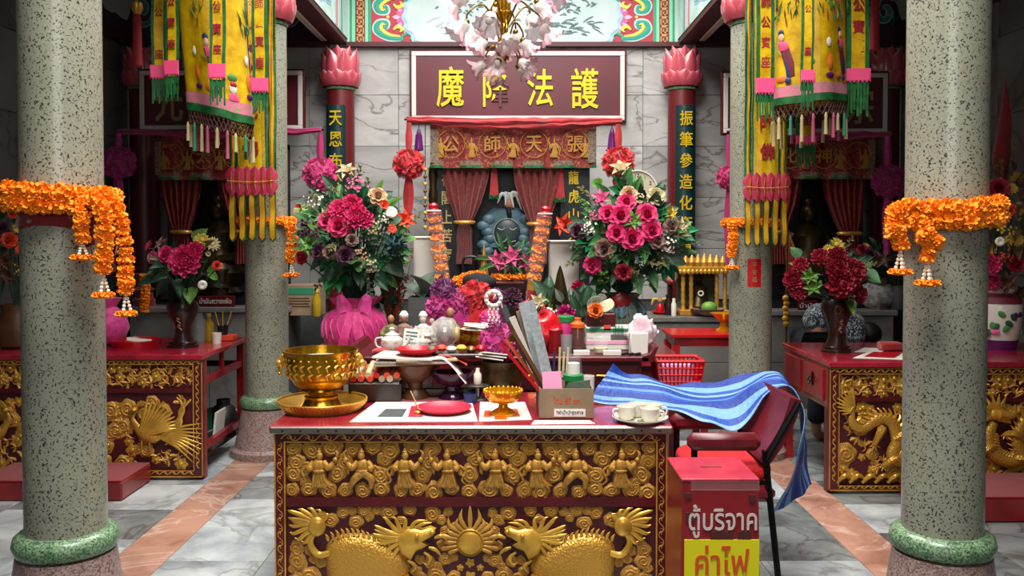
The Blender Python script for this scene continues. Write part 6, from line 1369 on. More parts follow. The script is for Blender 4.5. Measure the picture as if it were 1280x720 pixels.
g3=thing('marigold_garland','single orange marigold strand on slim column beside the five tailed banner','garland',(COLS['BL'][0],6.4,zf3),'marigold garlands on the columns');string(g3,ringpts('BL',lambda a:zf3,.183,R(-150),R(120)),26,.034);strand(g3,[U(362,278,6.28),U(365,292,6.28),U(365,310,6.28),U(364,325,6.28)],11,.045,.08,.045)
zf4 = P(916, 278, 6.25).z
g4=thing('marigold_garland','single orange marigold strand on the slim column with red slip','garland',(COLS['BR'][0],6.4,zf4),'marigold garlands on the columns');string(g4,ringpts('BR',lambda a:zf4,.183,R(60),R(330)),26,.034);strand(g4,[U(915,279,6.26),U(916,292,6.26),U(916,305,6.26),U(915,318,6.26)],10,.036,.07,.04)
# red cloth band under the near garland
x, y = COLS['FL']; zb0, zb1 = P(60, 284, 3.35).z, P(60, 258, 3.35).z; band = MB(); n_ = 48; v = []; f = []
for k in range(n_):
    a = 2 * PI * k / n_
    for j in range(5):t_=j/4;r_=.158+.006*math.sin(a*5+j*2)+.004*math.sin(a*11+j);v.append((x+r_*math.cos(a),y+r_*math.sin(a),zb0+(zb1-zb0)*t_+.006*math.sin(a*3)))
for k in range(n_):
    for j in range(4): f.append((k * 5 + j, ((k + 1) % n_) * 5 + j, ((k + 1) % n_) * 5 + j + 1, k * 5 + j + 1))
cb=band.add((v,f)).top('cloth_band','cloth_red_dark','dark red cloth band tied round the speckled column under marigolds','cloth',(x,y,zb0))
rows=[[U(95+26*i+(4*j),262+j*52-i*6,3.33+.02*i)+Vector((0,.02*math.sin(3*i+j),0))for i in(0,.33,.66,1)]for j in(0,.5,1)]
MB().add(surf(rows, 12, 12, .02, 9, 2, .004)).part('hanging_end', 'cloth_red_dark', cb)
rows = [[U(138 + 12 * i, 268 + j * 70, 3.42) + Vector((0, .02 * math.sin(3 * i + j), 0)) for i in (0, .5, 1)] for j in (0, .5, 1)]
MB().add(surf(rows, 8, 12, .02, 9, 5, .004)).part('hanging_end', 'cloth_red_dark', cb)
# red paper slip pasted on a back column
c=P(943,341,6.4-.152);a_=math.asin((c.x-COLS['BR'][0])/.155);sl=thing('paper_slip','red paper slip with gold writing pasted on the slim column','paper',c);v=[];f=[]
for k in range(7):
    an = a_ + (k / 6 - .5) * .62
    for z in (-1, 1): v.append((COLS['BR'][0] + .1545 * math.sin(an), 6.4 - .1545 * math.cos(an), c.z + z * S(17.5, 6.25)))
for k in range(6): f.append((2 * k, 2 * k + 2, 2 * k + 3, 2 * k + 1))
MB().add((v, f)).part('paper', 'plastic_red', sl)
for k,ch_ in enumerate('平安福'):MB().add(fit_text(ch_,.03,.04,.0015),M4((c.x,6.4-.158*math.cos(a_),c.z+.055-.052*k),(0,0,a_))).pf('character','char_dim',sl)
# ================================================================== small things
def ves(name,label,cat,c,prof,m_,group=None,n=28,**kw):return MB().add(shell(prof,n,c,**kw)).top(name,m_,label,cat,c,group)
def gy(px, py, z): return G(px, py, z)
# ---- brass bowl on its tray
g=gy(403,512,tz);rt_=S(55,g.y);tr=thing('brass_tray','round brass tray with pierced rim at the table corner','tray',(g.x,g.y,tz))
MB().add(shell([(1e-4,.004),(rt_*.78,.004),(rt_*.98,.045),(rt_,.05),(rt_,.044),(rt_*.82,0),(1e-4,0)],56,(g.x,g.y,tz))).part('dish','gold_bright',tr)
for k in range(64):a=2*PI*k/64;MB().add(tube([(g.x+rt_*.84*math.cos(a),g.y+rt_*.84*math.sin(a),tz+.004),(g.x+rt_*1.005*math.cos(a),g.y+rt_*1.005*math.sin(a),tz+.044)],.004,4)).part('rim_flute','gold_bright',tr)
MB().add(tube([(g.x+rt_*math.cos(k*PI/28),g.y+rt_*math.sin(k*PI/28),tz+.05)for k in range(57)],.005,6)).part('rim','gold_bright',tr)
bz = tz + .006; bh = P(403, 437, g.y).z - bz; rb = S(45, g.y); c0 = (g.x - .005, g.y, bz)
bw_ = thing('brass_bowl', 'embossed brass bowl with lion mask ring handles standing on tray', 'bowl', c0)
MB().add(lathe([(rb*.55,0),(rb*.57,.015),(rb*.50,.03),(rb*.44,bh*.18),(rb*.47,bh*.22),(rb*.38,bh*.24),(rb*.38,bh*.30),(rb*.56,bh*.33),(rb*.55,bh*.36)],40,c0)).part('foot','brass',bw_)
MB().add(shell([(rb*.5,bh*.35),(rb*.72,bh*.42),(rb*.92,bh*.58),(rb*.98,bh*.78),(rb*.96,bh*.88),(rb*1.03,bh*.97),(rb*1.04,bh),(rb*.97,bh),(rb*.9,bh*.85),(rb*.86,bh*.6),(rb*.5,bh*.4),(1e-4,bh*.4)],48,c0)).part('bowl','brass',bw_)
eb = MB()
for k in range(26):
    a = 2 * PI * k / 26
    for q,zz_ in((.95,.62),(.98,.76)):eb.add(tube([(c0[0]+rb*(q-.04)*math.cos(a+.04),g.y+rb*(q-.04)*math.sin(a+.04),bz+bh*(zz_-.07)),(c0[0]+rb*q*math.cos(a),g.y+rb*q*math.sin(a),bz+bh*zz_),(c0[0]+rb*q*math.cos(a+.1),g.y+rb*q*math.sin(a+.1),bz+bh*(zz_+.04))],[.004,.007,.003],6,6))
    eb.add(ell((c0[0] + rb * .965 * math.cos(a), g.y + rb * .965 * math.sin(a), bz + bh * .87), .006, 6, 5))
eb.part('embossing', 'gold_bright', bw_)
MB().add(lathe([(1e-4, bh * .86), (rb * .9, bh * .86), (1e-4, bh * .85)], 32, c0)).part('ash_filling', 'ash', bw_)
for s_ in (-1, 1):
    hx=c0[0]+s_*rb*1.02;h_=MB().add(ell((hx,g.y,bz+bh*.82),(.028,.03,.036),10,8)).add(ell((hx+s_*.02,g.y-.01,bz+bh*.78),(.02,.02,.018),8,6)).add(ell((hx,g.y-.02,bz+bh*.90),.012,6,5)).add(ell((hx,g.y+.02,bz+bh*.90),.012,6,5)).part('lion_mask','gold_bright',bw_)
    MB().add(tube([(hx+s_*(.022+.012*math.sin(k*PI/8)),g.y+.026*math.sin(k*PI/8),bz+bh*.68+.03*math.cos(k*PI/8))for k in range(17)],.005,6)).part('ring','gold_bright',h_)
MB().add(tube([gy(398,492,tz)+Vector((0,-.10,.06)),gy(402,500,tz)+Vector((0,-.1,.03)),gy(408,510,tz)+Vector((0,-.08,.006))],[.008,.014,.006],6,8,flat=.4)).part('red_ribbon','cloth_red_dark',bw_)
# ---- papers and plates on the front edge
def sheet(name, label, pts, m_, z, group=None, cat='paper', th=.0015, wob=.002):
    q=[G(a,b,z)for a,b in pts];rows=[[q[0].lerp(q[1],i/6)for i in range(7)],[(q[0].lerp(q[3],.5)).lerp(q[1].lerp(q[2],.5),i/6)+Vector((0,0,.002*math.sin(i)))for i in range(7)],[q[3].lerp(q[2],i/6)for i in range(7)]]
    c = (q[0] + q[1] + q[2] + q[3]) / 4
    return MB().add(surf([[p+Vector((0,0,th+.001))for p in r]for r in rows],12,8,0,1,0,th)).top(name,m_,label,cat,(c.x,c.y,z),group)
s1=sheet('printed_sheet','white printed sheet with grey picture under the gold spoon',[(437,528),(597,527.5),(590,503),(470,503)],'paper',tz,'loose papers on the table')
qq=[G(a,b,tz+.0045)for a,b in((471,521),(503,521),(509,511),(482,511))];MB().add(([tuple(p)for p in qq],[(0,1,2,3)])).pf('printed_picture','slate',s1)
s2=sheet('printed_sheet','white sheet with orange print under the gold fruit stand',[(599,527.5),(665,525),(656,503),(600,503)],'paper',tz,'loose papers on the table')
for pts in(((604,521),(614,521),(614,513),(606,513)),((640,520),(650,520),(646,511),(637,511)),((618,524),(634,524),(633,519),(618,519))):MB().add(([tuple(G(a,b,tz+.0045))for a,b in pts],[(0,1,2,3)])).pf('orange_print','plastic_orange',s2)
sheet('printed_sheet','white strip of paper under the cardboard box edge',[(664,531),(744,530),(737,526),(668,526)],'paper',tz,'loose papers on the table')
sheet('red_card','small red card tucked under the pink red plate',[(510,521),(528,521),(532,507),(514,508)],'plastic_rose',tz+.004,None,'card')
def plate(name, label, px, py, rp, z, m_, group=None, h=.022, cat='plate'):
    g=gy(px,py,z);r_=S(rp,g.y);return ves(name,label,cat,(g.x,g.y,z),[(1e-4,.004),(r_*.66,.004),(r_*.78,.012),(r_*.98,h),(r_,h+.002),(r_,h-.003),(r_*.78,.002),(r_*.66,0),(1e-4,0)],m_,group,40)
plate('red_plate', 'flat rose red plastic plate on the printed sheet', 555, 514, 35, tz + .004, 'plastic_rose', 'red plastic plates')
sp=thing('gold_spoon','thin gold incense spoon leaning beside the rose red plate','spoon',G(522,517,tz+.006));a=G(524,515,tz+.012);b=P(513,489,4.12)
MB().add(tube([a,a.lerp(b,.5)+Vector((0,0,.004)),b],[.005,.003,.003],6,6)).part('handle','copper',sp);MB().add(ell(a+Vector((-.006,-.005,.0)),(.02,.012,.008),10,6)).add(ell(a+Vector((.002,.004,.004)),(.012,.012,.01),8,6)).part('bowl','gold_bright',sp)
g = gy(629, 518, tz + .004); r_ = S(24, g.y); gh = P(629, 489, g.y).z - tz
fs=thing('gold_fruit_stand','yellow gold plastic fruit stand with scalloped rim','stand',(g.x,g.y,tz+.004));c0=(g.x,g.y,tz+.004)
MB().add(lathe([(r_*.66,0),(r_*.66,.008),(r_*.5,.02),(r_*.25,gh*.3),(r_*.22,gh*.42),(r_*.3,gh*.5)],32,c0,ruff=.05,nr=16)).part('foot','gold_resin',fs)
MB().add(shell([(r_*.25,gh*.48),(r_*.7,gh*.55),(r_*.95,gh*.75),(r_,gh),(r_*.93,gh),(r_*.86,gh*.8),(r_*.6,gh*.62),(1e-4,gh*.6)],64,c0,ruff=.03,nr=16,rufp=1)).part('dish','gold_resin',fs)
for k in range(24):a=2*PI*k/24;MB().add(ell((c0[0]+r_*.98*math.cos(a),c0[1]+r_*.98*math.sin(a),c0[2]+gh),.008,6,5)).part('scallop','gold_resin',fs)
# ---- clutter of the table's back half
def cup_lid(px, py, rp, hp, label):
    g = gy(px, py, tz); r_ = S(rp, g.y); h = S(hp, g.y); t = thing('copper_cup', label, 'cup', (g.x, g.y, tz)); c = (g.x, g.y, tz)
    MB().add(shell([(1e-4,0),(r_*.75,0),(r_*.7,h*.08),(r_*.35,h*.2),(r_*.38,h*.38),(r_*.8,h*.5),(r_,h*.95),(r_*1.05,h),(r_*.95,h),(r_*.75,h*.55),(1e-4,h*.5)],28,c)).part('cup','copper',t)
    MB().add(lathe([(r_*.55,h*.98),(r_*.58,h*1.05),(r_*.5,h*1.15),(r_*.3,h*1.2),(1e-4,h*1.2)],24,c)).part('lid','steel',t)
cup_lid(460, 499, 16, 32, 'footed copper cup with grey metal lid beside brass tray')
rg = random.Random(77)
tb=thing('candle_tray','dark tray of stubby red and cream candles behind copper cup','tray',(P(472,480,4.40).x,4.40,tz));cx=P(472,480,4.40).x
MB().add(bx(cx - .13, cx + .13, 4.30, 4.50, tz, tz + .10, .01)).pf('tray_body', 'wood_dark', tb)
for k in range(10):
    xx=cx-.11+.024*k;z=tz+.115+.018*(k%2);MB().add(tube([(xx,4.50,z+.03),(xx+rg.uniform(-.01,.01),4.30,z)],.016,8)).part('candle',['plastic_red','card_light','coral','cream','coral'][k%5],tb)
# scalloped red mat, wooden pedestal bowl, newspapers and red plate on top
g=gy(545,497,tz);sheet('red_mat','crinkled dark red mat under the pedestal bowls',[(476,503),(605,503),(598,482),(492,482)],'cloth_red_dark',tz,None,'mat',.004)
MB().add(bx(P(486,490,4.3).x,P(600,490,4.3).x,4.415,4.55,tz+.004,tz+.05,.006)).top('black_box','wood_dark','long low black lacquer box behind the pedestal bowls','box',(P(543,490,4.3).x,4.48,tz+.004),None,False)
def pedestal(name, px, py, rp, ytop, m_, label, rim=None):
    g=gy(px,py,tz+.005);r_=S(rp,g.y);h=P(px,ytop,g.y).z-tz-.005;c=(g.x,g.y,tz+.005);t=thing(name,label,'bowl',c)
    MB().add(shell([(1e-4,0),(r_*.62,0),(r_*.6,h*.08),(r_*.32,h*.3),(r_*.34,h*.45),(r_*.8,h*.66),(r_,h*.94),(r_*1.02,h),(r_*.92,h),(r_*.7,h*.72),(1e-4,h*.62)],36,c)).part('bowl',m_,t)
    if rim:
        MB().add(lathe([(1e-4, h * .96), (r_ * .92, h * .94), (1e-4, h * .93)], 28, c)).part('rice_filling', rim, t)
    return g, h, r_
g, h, r_ = pedestal('wooden_pedestal_bowl', 519, 497, 27, 454, 'wood_brown', 'brown footed wooden bowl filled with pale grain', 'cream')
ks = tz + .005 + h + .002
b1 = thing('paper_stack', 'untidy stack of joss paper lying across the wooden bowl', 'paper', (g.x, g.y, ks), 'stacked papers')
for k,(dx,w,rot,m_)in enumerate(((-.03,.34,.08,'cardboard'),(.0,.36,-.06,'paper_print'),(.05,.30,.2,'card_light'),(-.04,.3,-.12,'paper'))):MB().add(box((0,0,0),(w,.22,.008)),M4((g.x+dx,g.y,ks+.006+.010*k),(0,R(2*(k-1.5))*.5,rot))).pf('sheet',m_,b1)
rows=[[Vector((g.x+.10+.16*i,g.y-.12+.14*j,ks+.035-.11*i*i+.01*math.sin(5*i)))for i in(0,.33,.66,1)]for j in(0,.5,1)]
MB().add(surf(rows, 10, 6, .006, 14, 1, .002)).part('drooping_sheet', 'paper', b1)
rows = [[Vector((g.x + .12 + .14 * i, g.y - .04 + .12 * j, ks + .042 - .05 * i * i)) for i in (0, .33, .66, 1)] for j in (0, .5, 1)]
MB().add(surf(rows, 10, 6, .006, 14, 4, .002)).part('drooping_sheet', 'coral', b1)
zt_=ks+.046;r2=S(27,g.y);ves('red_plate','glossy red plate with beaded rim on the stack of joss paper','plate',(g.x+.01,g.y,zt_),[(1e-4,.006),(r2*.66,.006),(r2*.8,.016),(r2,.03),(r2,.024),(r2*.7,0),(1e-4,0)],'plastic_red','red plastic plates',48,ruff=.0)
g2_, h2, r3 = pedestal('purple_bowl', 566, 497, 29, 464, 'acrylic_purple', 'dark purple glass bowl with handles behind the rose red plate')
jl=G(535,486,tz);ves('glass_jar','small clear glass jar between wooden and purple bowls','jar',(jl.x,4.48,tz+.05),[(1e-4,0),(.035,0),(.04,.02),(.04,.10),(.022,.125),(.026,.14),(.02,.14),(.018,.12),(.034,.1),(.034,.02)],'clear')
MB().add(bx(P(550,470,4.38).x,P(566,470,4.38).x,4.36,4.40,tz+.155,tz+.18,.003)).top('red_packet','plastic_red','small red packet lying on the purple bowl rim','packet',(P(558,470,4.38).x,4.38,tz+.155))
# dark lacquer tray stand with odds and ends in front of the urn
ds=thing('black_tray_stand','black lacquer tray on legs heaped with small offerings','stand',(P(575,470,4.50).x,4.48,tz));cx=P(572,470,4.48).x
MB().add(bx(cx - .17, cx + .17, 4.40, 4.555, tz + .20, tz + .225, .006)).pf('tray', 'wood_dark', ds)
for xx in (-.14, .14): MB().add(bx(cx + xx - .012, cx + xx + .012, 4.46, 4.52, tz + .05, tz + .20)).pf('leg', 'wood_dark', ds)
for k in range(6):MB().add(ell((cx-.13+.05*k,4.47,tz+.24+.006*(k%2)),(.028,.03,.018),10,6)).part('offering',['leaf_grey','coral','white_cloth','sun_yellow','copper','plastic_red'][k],ds)
# ---- gilded censer
uy = 4.66; uz = tz; g = P(601, 420, uy)
cn=thing('gilt_censer','large gilded censer with beast ears, full of pale ash and papers','censer',(g.x,4.9,A2Z));c0=(g.x,5.05,A2Z);Yc=5.05;r_=S(33,Yc);h=P(601,410,Yc).z-A2Z
for k in range(3):a=R(-90+120*k);MB().add(tube([(g.x+r_*.55*math.cos(a),Yc+r_*.55*math.sin(a),A2Z),(g.x+r_*.75*math.cos(a),Yc+r_*.75*math.sin(a),A2Z+h*.2),(g.x+r_*.6*math.cos(a),Yc+r_*.6*math.sin(a),A2Z+h*.35)],[.025,.03,.035],8,8)).part('foot','brass',cn)
MB().add(shell([(1e-4,h*.1),(r_*.6,h*.12),(r_*.9,h*.3),(r_*.98,h*.55),(r_*.9,h*.8),(r_*.98,h*.93),(r_*1.02,h),(r_*.92,h),(r_*.84,h*.8),(1e-4,h*.8)],36,c0)).part('body','brass',cn)
MB().add(lathe([(1e-4, h * 1.03), (r_ * .5, h * 1.01), (r_ * .93, h * .96), (1e-4, h * .95)], 28, c0)).part('ash_filling', 'ash', cn)
for s_ in(-1,1):MB().add(ell((g.x+s_*r_*1.0,Yc-.03,A2Z+h*.7),(.04,.045,.05),10,8)).add(tube([(g.x+s_*r_,Yc-.04,A2Z+h*.72),(g.x+s_*(r_+.04),Yc-.06,A2Z+h*.9),(g.x+s_*(r_+.02),Yc-.05,A2Z+h*1.0)],[.02,.022,.008],8,8)).part('beast_ear','gold_bright',cn)
for k in range(9):a=k*.7;MB().add(bx(-.035,.035,-.03,.03,0,.004),M4((g.x+r_*.5*math.cos(a),Yc+r_*.5*math.sin(a),A2Z+h*1.02+.003*k),(.2*math.sin(k),.2*math.cos(k*2),a))).pf('paper_scrap','paper',cn)
# second, smaller gilt pot in front
g=gy(632,478,tz);ves('gilt_pot','small dark gilt pot behind the leaning fortune boards','pot',(P(628,470,4.45).x,4.45,tz),[(1e-4,0),(.05,0),(.09,.04),(.105,.10),(.095,.15),(.11,.185),(.10,.185),(.085,.15),(.08,.08),(1e-4,.06)],'bronze')
t=P(608,437,4.40);pk=thing('folded_paper','folded cream paper resting on the small gilt pot','paper',(P(612,437,4.45).x,4.45,tz+.185));cz=tz+.197;cx=P(612,437,4.45).x
for k in range(3):MB().add(box((0,0,0),(.14,.10,.006)),M4((cx+.01*k,4.42,cz+.012*k),(R(-12),R(8),.15*k))).pf('sheet','paper',pk)
c=P(624,428,4.52);pp=thing('purple_pompom','purple tulle pompom lying beside the gilded censer','pompom',(c.x,4.52,c.z-.1));inst(cached(('pom','tulle_purple_b'),lambda:pompom_mesh('cloth_purple_tulle' if 'cloth_purple_tulle' in MATS else 'tulle_magenta',3)),'ruffles',pp,M4(c,sc=(.10,.09,.10)))
MB().add(tube([c, c + Vector((.01, 0, -.12)), Vector((c.x + .005, 4.5, tz + .18))], [.02, .03, .02], 8, 8)).part('tie', 'tulle_purple', pp)
mb=MB().add(lathe([(1e-4,0),(.05,0),(.05,.012),(.012,.02),(.012,.06),(.05,.07),(.06,.075),(1e-4,.08)],20,(P(597,480,4.36).x,4.36,tz)));mb.top('pewter_stand','steel','small pewter cup stand with bottle behind gold fruit stand','stand',(P(597,480,4.36).x,4.36,tz))
c=(P(597,470,4.36).x,4.36,tz+.08);MB().add(shell([(1e-4,0),(.016,0),(.02,.01),(.02,.05),(.01,.065),(.01,.08),(.008,.08),(1e-4,.06)],16,c)).top('small_bottle','porcelain','tiny pale bottle on the pewter stand','bottle',c)
c=(P(588,488,4.30).x,4.30,tz);MB().add(shell([(1e-4,0),(.03,0),(.035,.045),(.031,.045),(.027,.006),(1e-4,.006)],20,c)).top('blue_cup','embro_navy','small white and blue cup before the pewter stand','cup',c)
# ---- leaning fortune boards and cardboard box
cbx=thing('cardboard_box','open brown cardboard box with Thai writing and pasted label','box',(P(700,524,3.94).x,4.03,tz));yb_=3.92;x0,x1=P(674,520,yb_).x,P(742,520,yb_).x;zt_=P(700,486,yb_).z;dep=.24
for a in((x0,x1,yb_,yb_+.006),(x0,x1,yb_+dep-.006,yb_+dep)):MB().add(bx(a[0],a[1],a[2],a[3],tz,zt_)).pf('panel','cardboard',cbx)
for a in (x0, x1 - .006): MB().add(bx(a, a + .006, yb_ + .006, yb_ + dep - .006, tz, zt_)).pf('panel', 'cardboard', cbx)
MB().add(bx(x0, x1, yb_, yb_ + dep, tz, tz + .004)).pf('panel', 'cardboard', cbx)
MB().add(fit_text('โดม 80 cm.', .125, .032, .001), M4(((x0 + x1) / 2 + .005, yb_ - .001, zt_ - .05))).pf('lettering', 'label_orange', cbx)
lb_=MB().add(bx((x0+x1)/2-.055,(x0+x1)/2+.085,yb_-.002,yb_,zt_-.125,zt_-.09)).pf('pasted_label','paper',cbx);MB().add(fit_text('*ค่าน้ำบำรุงศาล',.12,.024,.001),M4(((x0+x1)/2+.015,yb_-.003,zt_-.107))).pf('lettering','embro_navy',lb_)
MB().add(prism([(x1-.12,zt_-.01),(x1-.01,zt_-.01),(x1-.01,zt_+.03),(x1-.11,zt_+.015)],yb_+.06,yb_+.066)).pf('inner_card','leaf_grey',cbx)
fb=thing('fortune_boards','bundle of long newspaper wrapped boards leaning out of the cardboard box','boards',(x0+.02,yb_+.12,tz+.01))
b0 = Vector((x0 + .045, yb_ + .12, tz + .012))
for k,(tx,ty,w,m_,dy)in enumerate(((619,383,.028,'slate',.02),(630,396,.03,'frame_white',-.02),(640,388,.04,'cardboard',.06),(648,377,.075,'newsprint',.03),(655,392,.04,'newsprint',-.04),(625,402,.02,'wood_brown',-.06),(616,430,.014,'plastic_red',-.07),(622,424,.014,'label_orange',-.05),(632,415,.016,'copper',-.08),(646,402,.02,'card_light',.08))):
    e=P(tx+10,ty,yb_+.12+dy);s_=b0+Vector((.012*k*.6,dy,0));d=(e-s_).normalized();q=d.to_track_quat('Z','Y').to_matrix().to_4x4();L_=(e-s_).length
    MB().add(box((0, 0, L_ / 2), (w, .008, L_)), Matrix.Translation(s_) @ aim((0, 0, 0), d, 0, 1, (0, -1, 0))).pf('board', m_, fb)
e = P(624, 388, yb_ + .08); MB().add(box((0, 0, 0), (.035, .02, .03)), M4(P(641, 423, yb_ + .08))).pf('clip', 'brass_dark', fb)
jw=thing('jasmine_loop','white jasmine loop garland with purple ribbon hung on board tip','garland',P(612,385,yb_+.14));c=P(617,373,yb_+.10);mb=MB()
for k in range(22):a=2*PI*k/22;mb.add(ell(c+Vector((.033*math.cos(a),-.02+.006*(k%2),.033*math.sin(a))),.0105,7,5))
mb.part('jasmine_ring', 'jasmine', jw)
for k in range(3):
    p = c + Vector((-.02 + .018 * k, -.02, -.035)); mb = MB()
    for q in range(6): mb.add(ell(p + Vector((.004 * math.sin(q * 2), 0, -.013 * q)), (.006, .006, .007), 6, 4))
    mb.part('jasmine_strand','jasmine',jw);inst(bl('cluster','lily_pink' if k==1 else 'tassel_purple'),'ribbon_bloom',jw,aim(p+Vector((0,0,-.09)),(0,-1,0),k,.028))
MB().add(tube([c, c + Vector((.02, .02, .03)), P(628, 386, yb_ + .14)], .004, 5, 8)).part('loop_string', 'jasmine', jw)
# pink notes, tumblers and sticks in the cardboard box
pn=P(690,478,yb_+.04);MB().add(box((0,0,0),(S(24,4),.012,S(24,4))),M4((pn.x,pn.y,pn.z+.005),(R(-8),R(-3),0))).top('pink_notepad','paper_pink','square pink notepad standing in the cardboard box','notepad',(pn.x,pn.y,pn.z-.04))
gc=P(717,478,yb_+.16);t=thing('green_lid_tub','clear plastic tub upside down on a green lid','tub',(gc.x,gc.y,tz+.005));c=(gc.x,gc.y,tz+.005);zl=P(717,475,gc.y).z-c[2]
MB().add(lathe([(.04,0),(.04,zl),(.048,zl),(.048,zl+.025),(.04,zl+.03)],24,c)).part('lid','plastic_green',t);MB().add(shell([(.042,zl+.03),(.034,zl+.12),(1e-4,zl+.122)],24,c)).part('tub','clear',t);MB().add(shell([(.03,zl+.03),(.028,zl+.08),(1e-4,zl+.082)],20,c)).part('contents','paper',t)
wc=P(734,480,yb_+.18);MB().add(shell([(1e-4,0),(.03,0),(.034,.16),(.03,.16),(.028,.01)],20,(wc.x,wc.y,tz+.005))).top('white_cup','porcelain','plain white cup in the corner of the cardboard box','cup',(wc.x,wc.y,tz+.005))
for k, px in enumerate((672, 680, 692, 698, 702, 706)):
    p=P(px,478,yb_+.30);e=P(px+(k-3)*1.2+2,440-(k%2)*6,yb_+.32);MB().add(tube([Vector((p.x,p.y,tz+.02)),e],.006,6)).top('pen',['embro_navy','steel','embro_navy','cream','cream','cream'][k],['blue ballpoint pen in the dark pen holder','silver pen in the dark pen holder','dark blue pen beside wooden sticks','short wooden fortune stick in pen holder','pale wooden stick in pen holder, middle one','pale wooden stick in pen holder, tallest one'][k],'pen',Vector((p.x,p.y,tz+.02)),'pens and sticks')
hx=P(690,470,yb_+.30).x;MB().add(shell([(1e-4,0),(.075,0),(.08,.14),(.074,.14),(.07,.006)],4,(hx,yb_+.31,tz),),None).top('pen_holder','slate','dark grey square pen holder behind the cardboard box','holder',(hx,yb_+.31,tz),smooth=False)
# ---- teacups on a saucer
g=gy(800,526,tz);r_=S(35,g.y);plate('white_saucer','white oval serving plate carrying four teacups',800,526,35,tz,'porcelain',None,.02)
for k,(dx,dy,lab)in enumerate(((-.062,.0,'empty teacup on the serving plate next to the cardboard box'),(-.005,.062,'teacup at the back of the serving plate toward the basket'),(.062,.04,'teacup on the serving plate next to the striped sheet'),(.035,-.045,'handled teacup at the front of the serving plate'))):
    c=(g.x+dx,g.y+dy,tz+.008);t=thing('teacup','white '+lab,'cup',c,'white teacups');MB().add(shell([(1e-4,0),(.026,0),(.032,.006),(.04,.03),(.042,.058),(.039,.058),(.036,.03),(.024,.008),(1e-4,.008)],24,c)).part('cup','porcelain',t)
    a=R(-20 if dx>=0 else 200);d=Vector((math.cos(a),math.sin(a),0));cc=Vector(c);MB().add(tube([cc+d*.04+Vector((0,0,.048)),cc+d*.062+Vector((0,0,.045)),cc+d*.06+Vector((0,0,.02)),cc+d*.036+Vector((0,0,.015))],.005,6,10)).part('handle','porcelain',t)
MB().add(ell((g.x-.005,g.y-.05,tz+.012),(.016,.012,.006),8,5)).top('herb_leaf','leaf_olive','small green scrap of herb between the teacups','leaf',(g.x-.005,g.y-.05,tz+.006))
# ---- things on the dark altar table, bottle side
Z2 = A2Z
def A2(px, Y): return (P(px, 440, Y).x, Y, Z2)
def at2(py, Y): return P(700, py, Y).z - Z2
bt=thing('syrup_bottle','brown plastic bottle with orange nozzle cap','bottle',A2(722,4.92));c=A2(722,4.92);hb=at2(405,4.92);r_=S(11,4.92)
MB().add(lathe([(r_*.95,0),(r_,.01),(r_*.95,hb*.4),(r_*.8,hb*.75),(r_*.62,hb*.95),(r_*.6,hb)],24,c)).part('bottle_body','syrup',bt);MB().add(lathe([(r_*.8,hb*.88),(r_*.82,hb*1.02),(r_*.5,hb*1.06),(r_*.35,hb*1.12),(r_*.4,hb*1.2),(r_*.15,hb*1.22),(1e-4,hb*1.22)],20,c)).part('cap','plastic_orange',bt)
jr=thing('sweet_jar','clear jar of magenta sweets with green lid','jar',A2(706,5.05));c=A2(706,5.05);MB().add(lathe([(.05,0),(.052,.01),(.052,.16),(.045,.17)],24,c)).part('jar_body','magenta',jr);MB().add(lathe([(.055,.165),(.055,.195),(.045,.20),(1e-4,.2)],24,c)).part('lid','plastic_green',jr)
ves('red_tumbler','dark red tumbler beside the red plastic bag','tumbler',A2(694,4.95),[(1e-4,0),(.04,0),(.045,.13),(.04,.13),(.036,.01)],'lacquer_red');ves('wire_cup','grey wire mesh pen cup behind brown bottle','cup',A2(708,4.86),[(1e-4,0),(.03,0),(.034,.11),(.03,.11),(.027,.01)],'clear_grey')
rb2=thing('red_plastic_bag','knotted shiny red plastic bag behind the fortune boards','bag',A2(680,5.02));c=Vector(A2(680,5.02));v,f,uv=ell((0,0,.11),(.12,.10,.11),28,18);v=[tuple(Vector(p)*(1+.22*noise.noise(Vector(p)*14)))for p in v];MB().add((v,f,uv),M4(c)).part('bag_body','bag_red',rb2)
for s_ in(-1,1):MB().add(surf([[c+Vector((s_*(.0+.05*i)-.04,-.01+.02*j,.19+.12*i*(1 if s_<0 else .6)))for i in(0,.5,1)]for j in(-1,0,1)],8,6,.02,18,s_)).part('bag_ear','bag_red',rb2)
mk_=thing('medicine_carton','white and green printed carton standing on the altar table','carton',A2(762,5.12));x0,x1=P(733,420,5.05).x,P(791,420,5.05).x;z0,z1=Z2+.045,P(760,409,5.05).z;MB().add(bx(x0,x1,5.05,5.2,Z2+.001,z1,.004)).pf('carton_body','paper',mk_)
MB().add(bx(x0,x1,5.046,5.05,z1-.025,z1-.008)).pf('green_band','tassel_green',mk_);MB().add(bx(x0,x1,5.047,5.05,z0-.01,z0+.008)).pf('pink_band','paper_pink',mk_)
for k in range(7):MB().add(bx(x0+.155+.009*k,x0+.159+.009*k+.002*(k%2),5.046,5.05,z0+.05,z0+.10)).pf('barcode_bar','tassel_green',mk_)
for k in range(4):MB().add(bx(x0+.14,x0+.25-.01*k,5.046,5.05,z0+.018+.008*k,z0+.021+.008*k)).pf('print_line','slate',mk_);MB().add(bx(x0+.02,x0+.09-.012*k,5.046,5.05,z0+.09-.01*k,z0+.094-.01*k)).pf('print_line','slate',mk_)
MB().add(bx(x0 + .10, x0 + .14, 5.046, 5.05, z0 + .07, z0 + .10)).pf('red_print', 'coral', mk_)
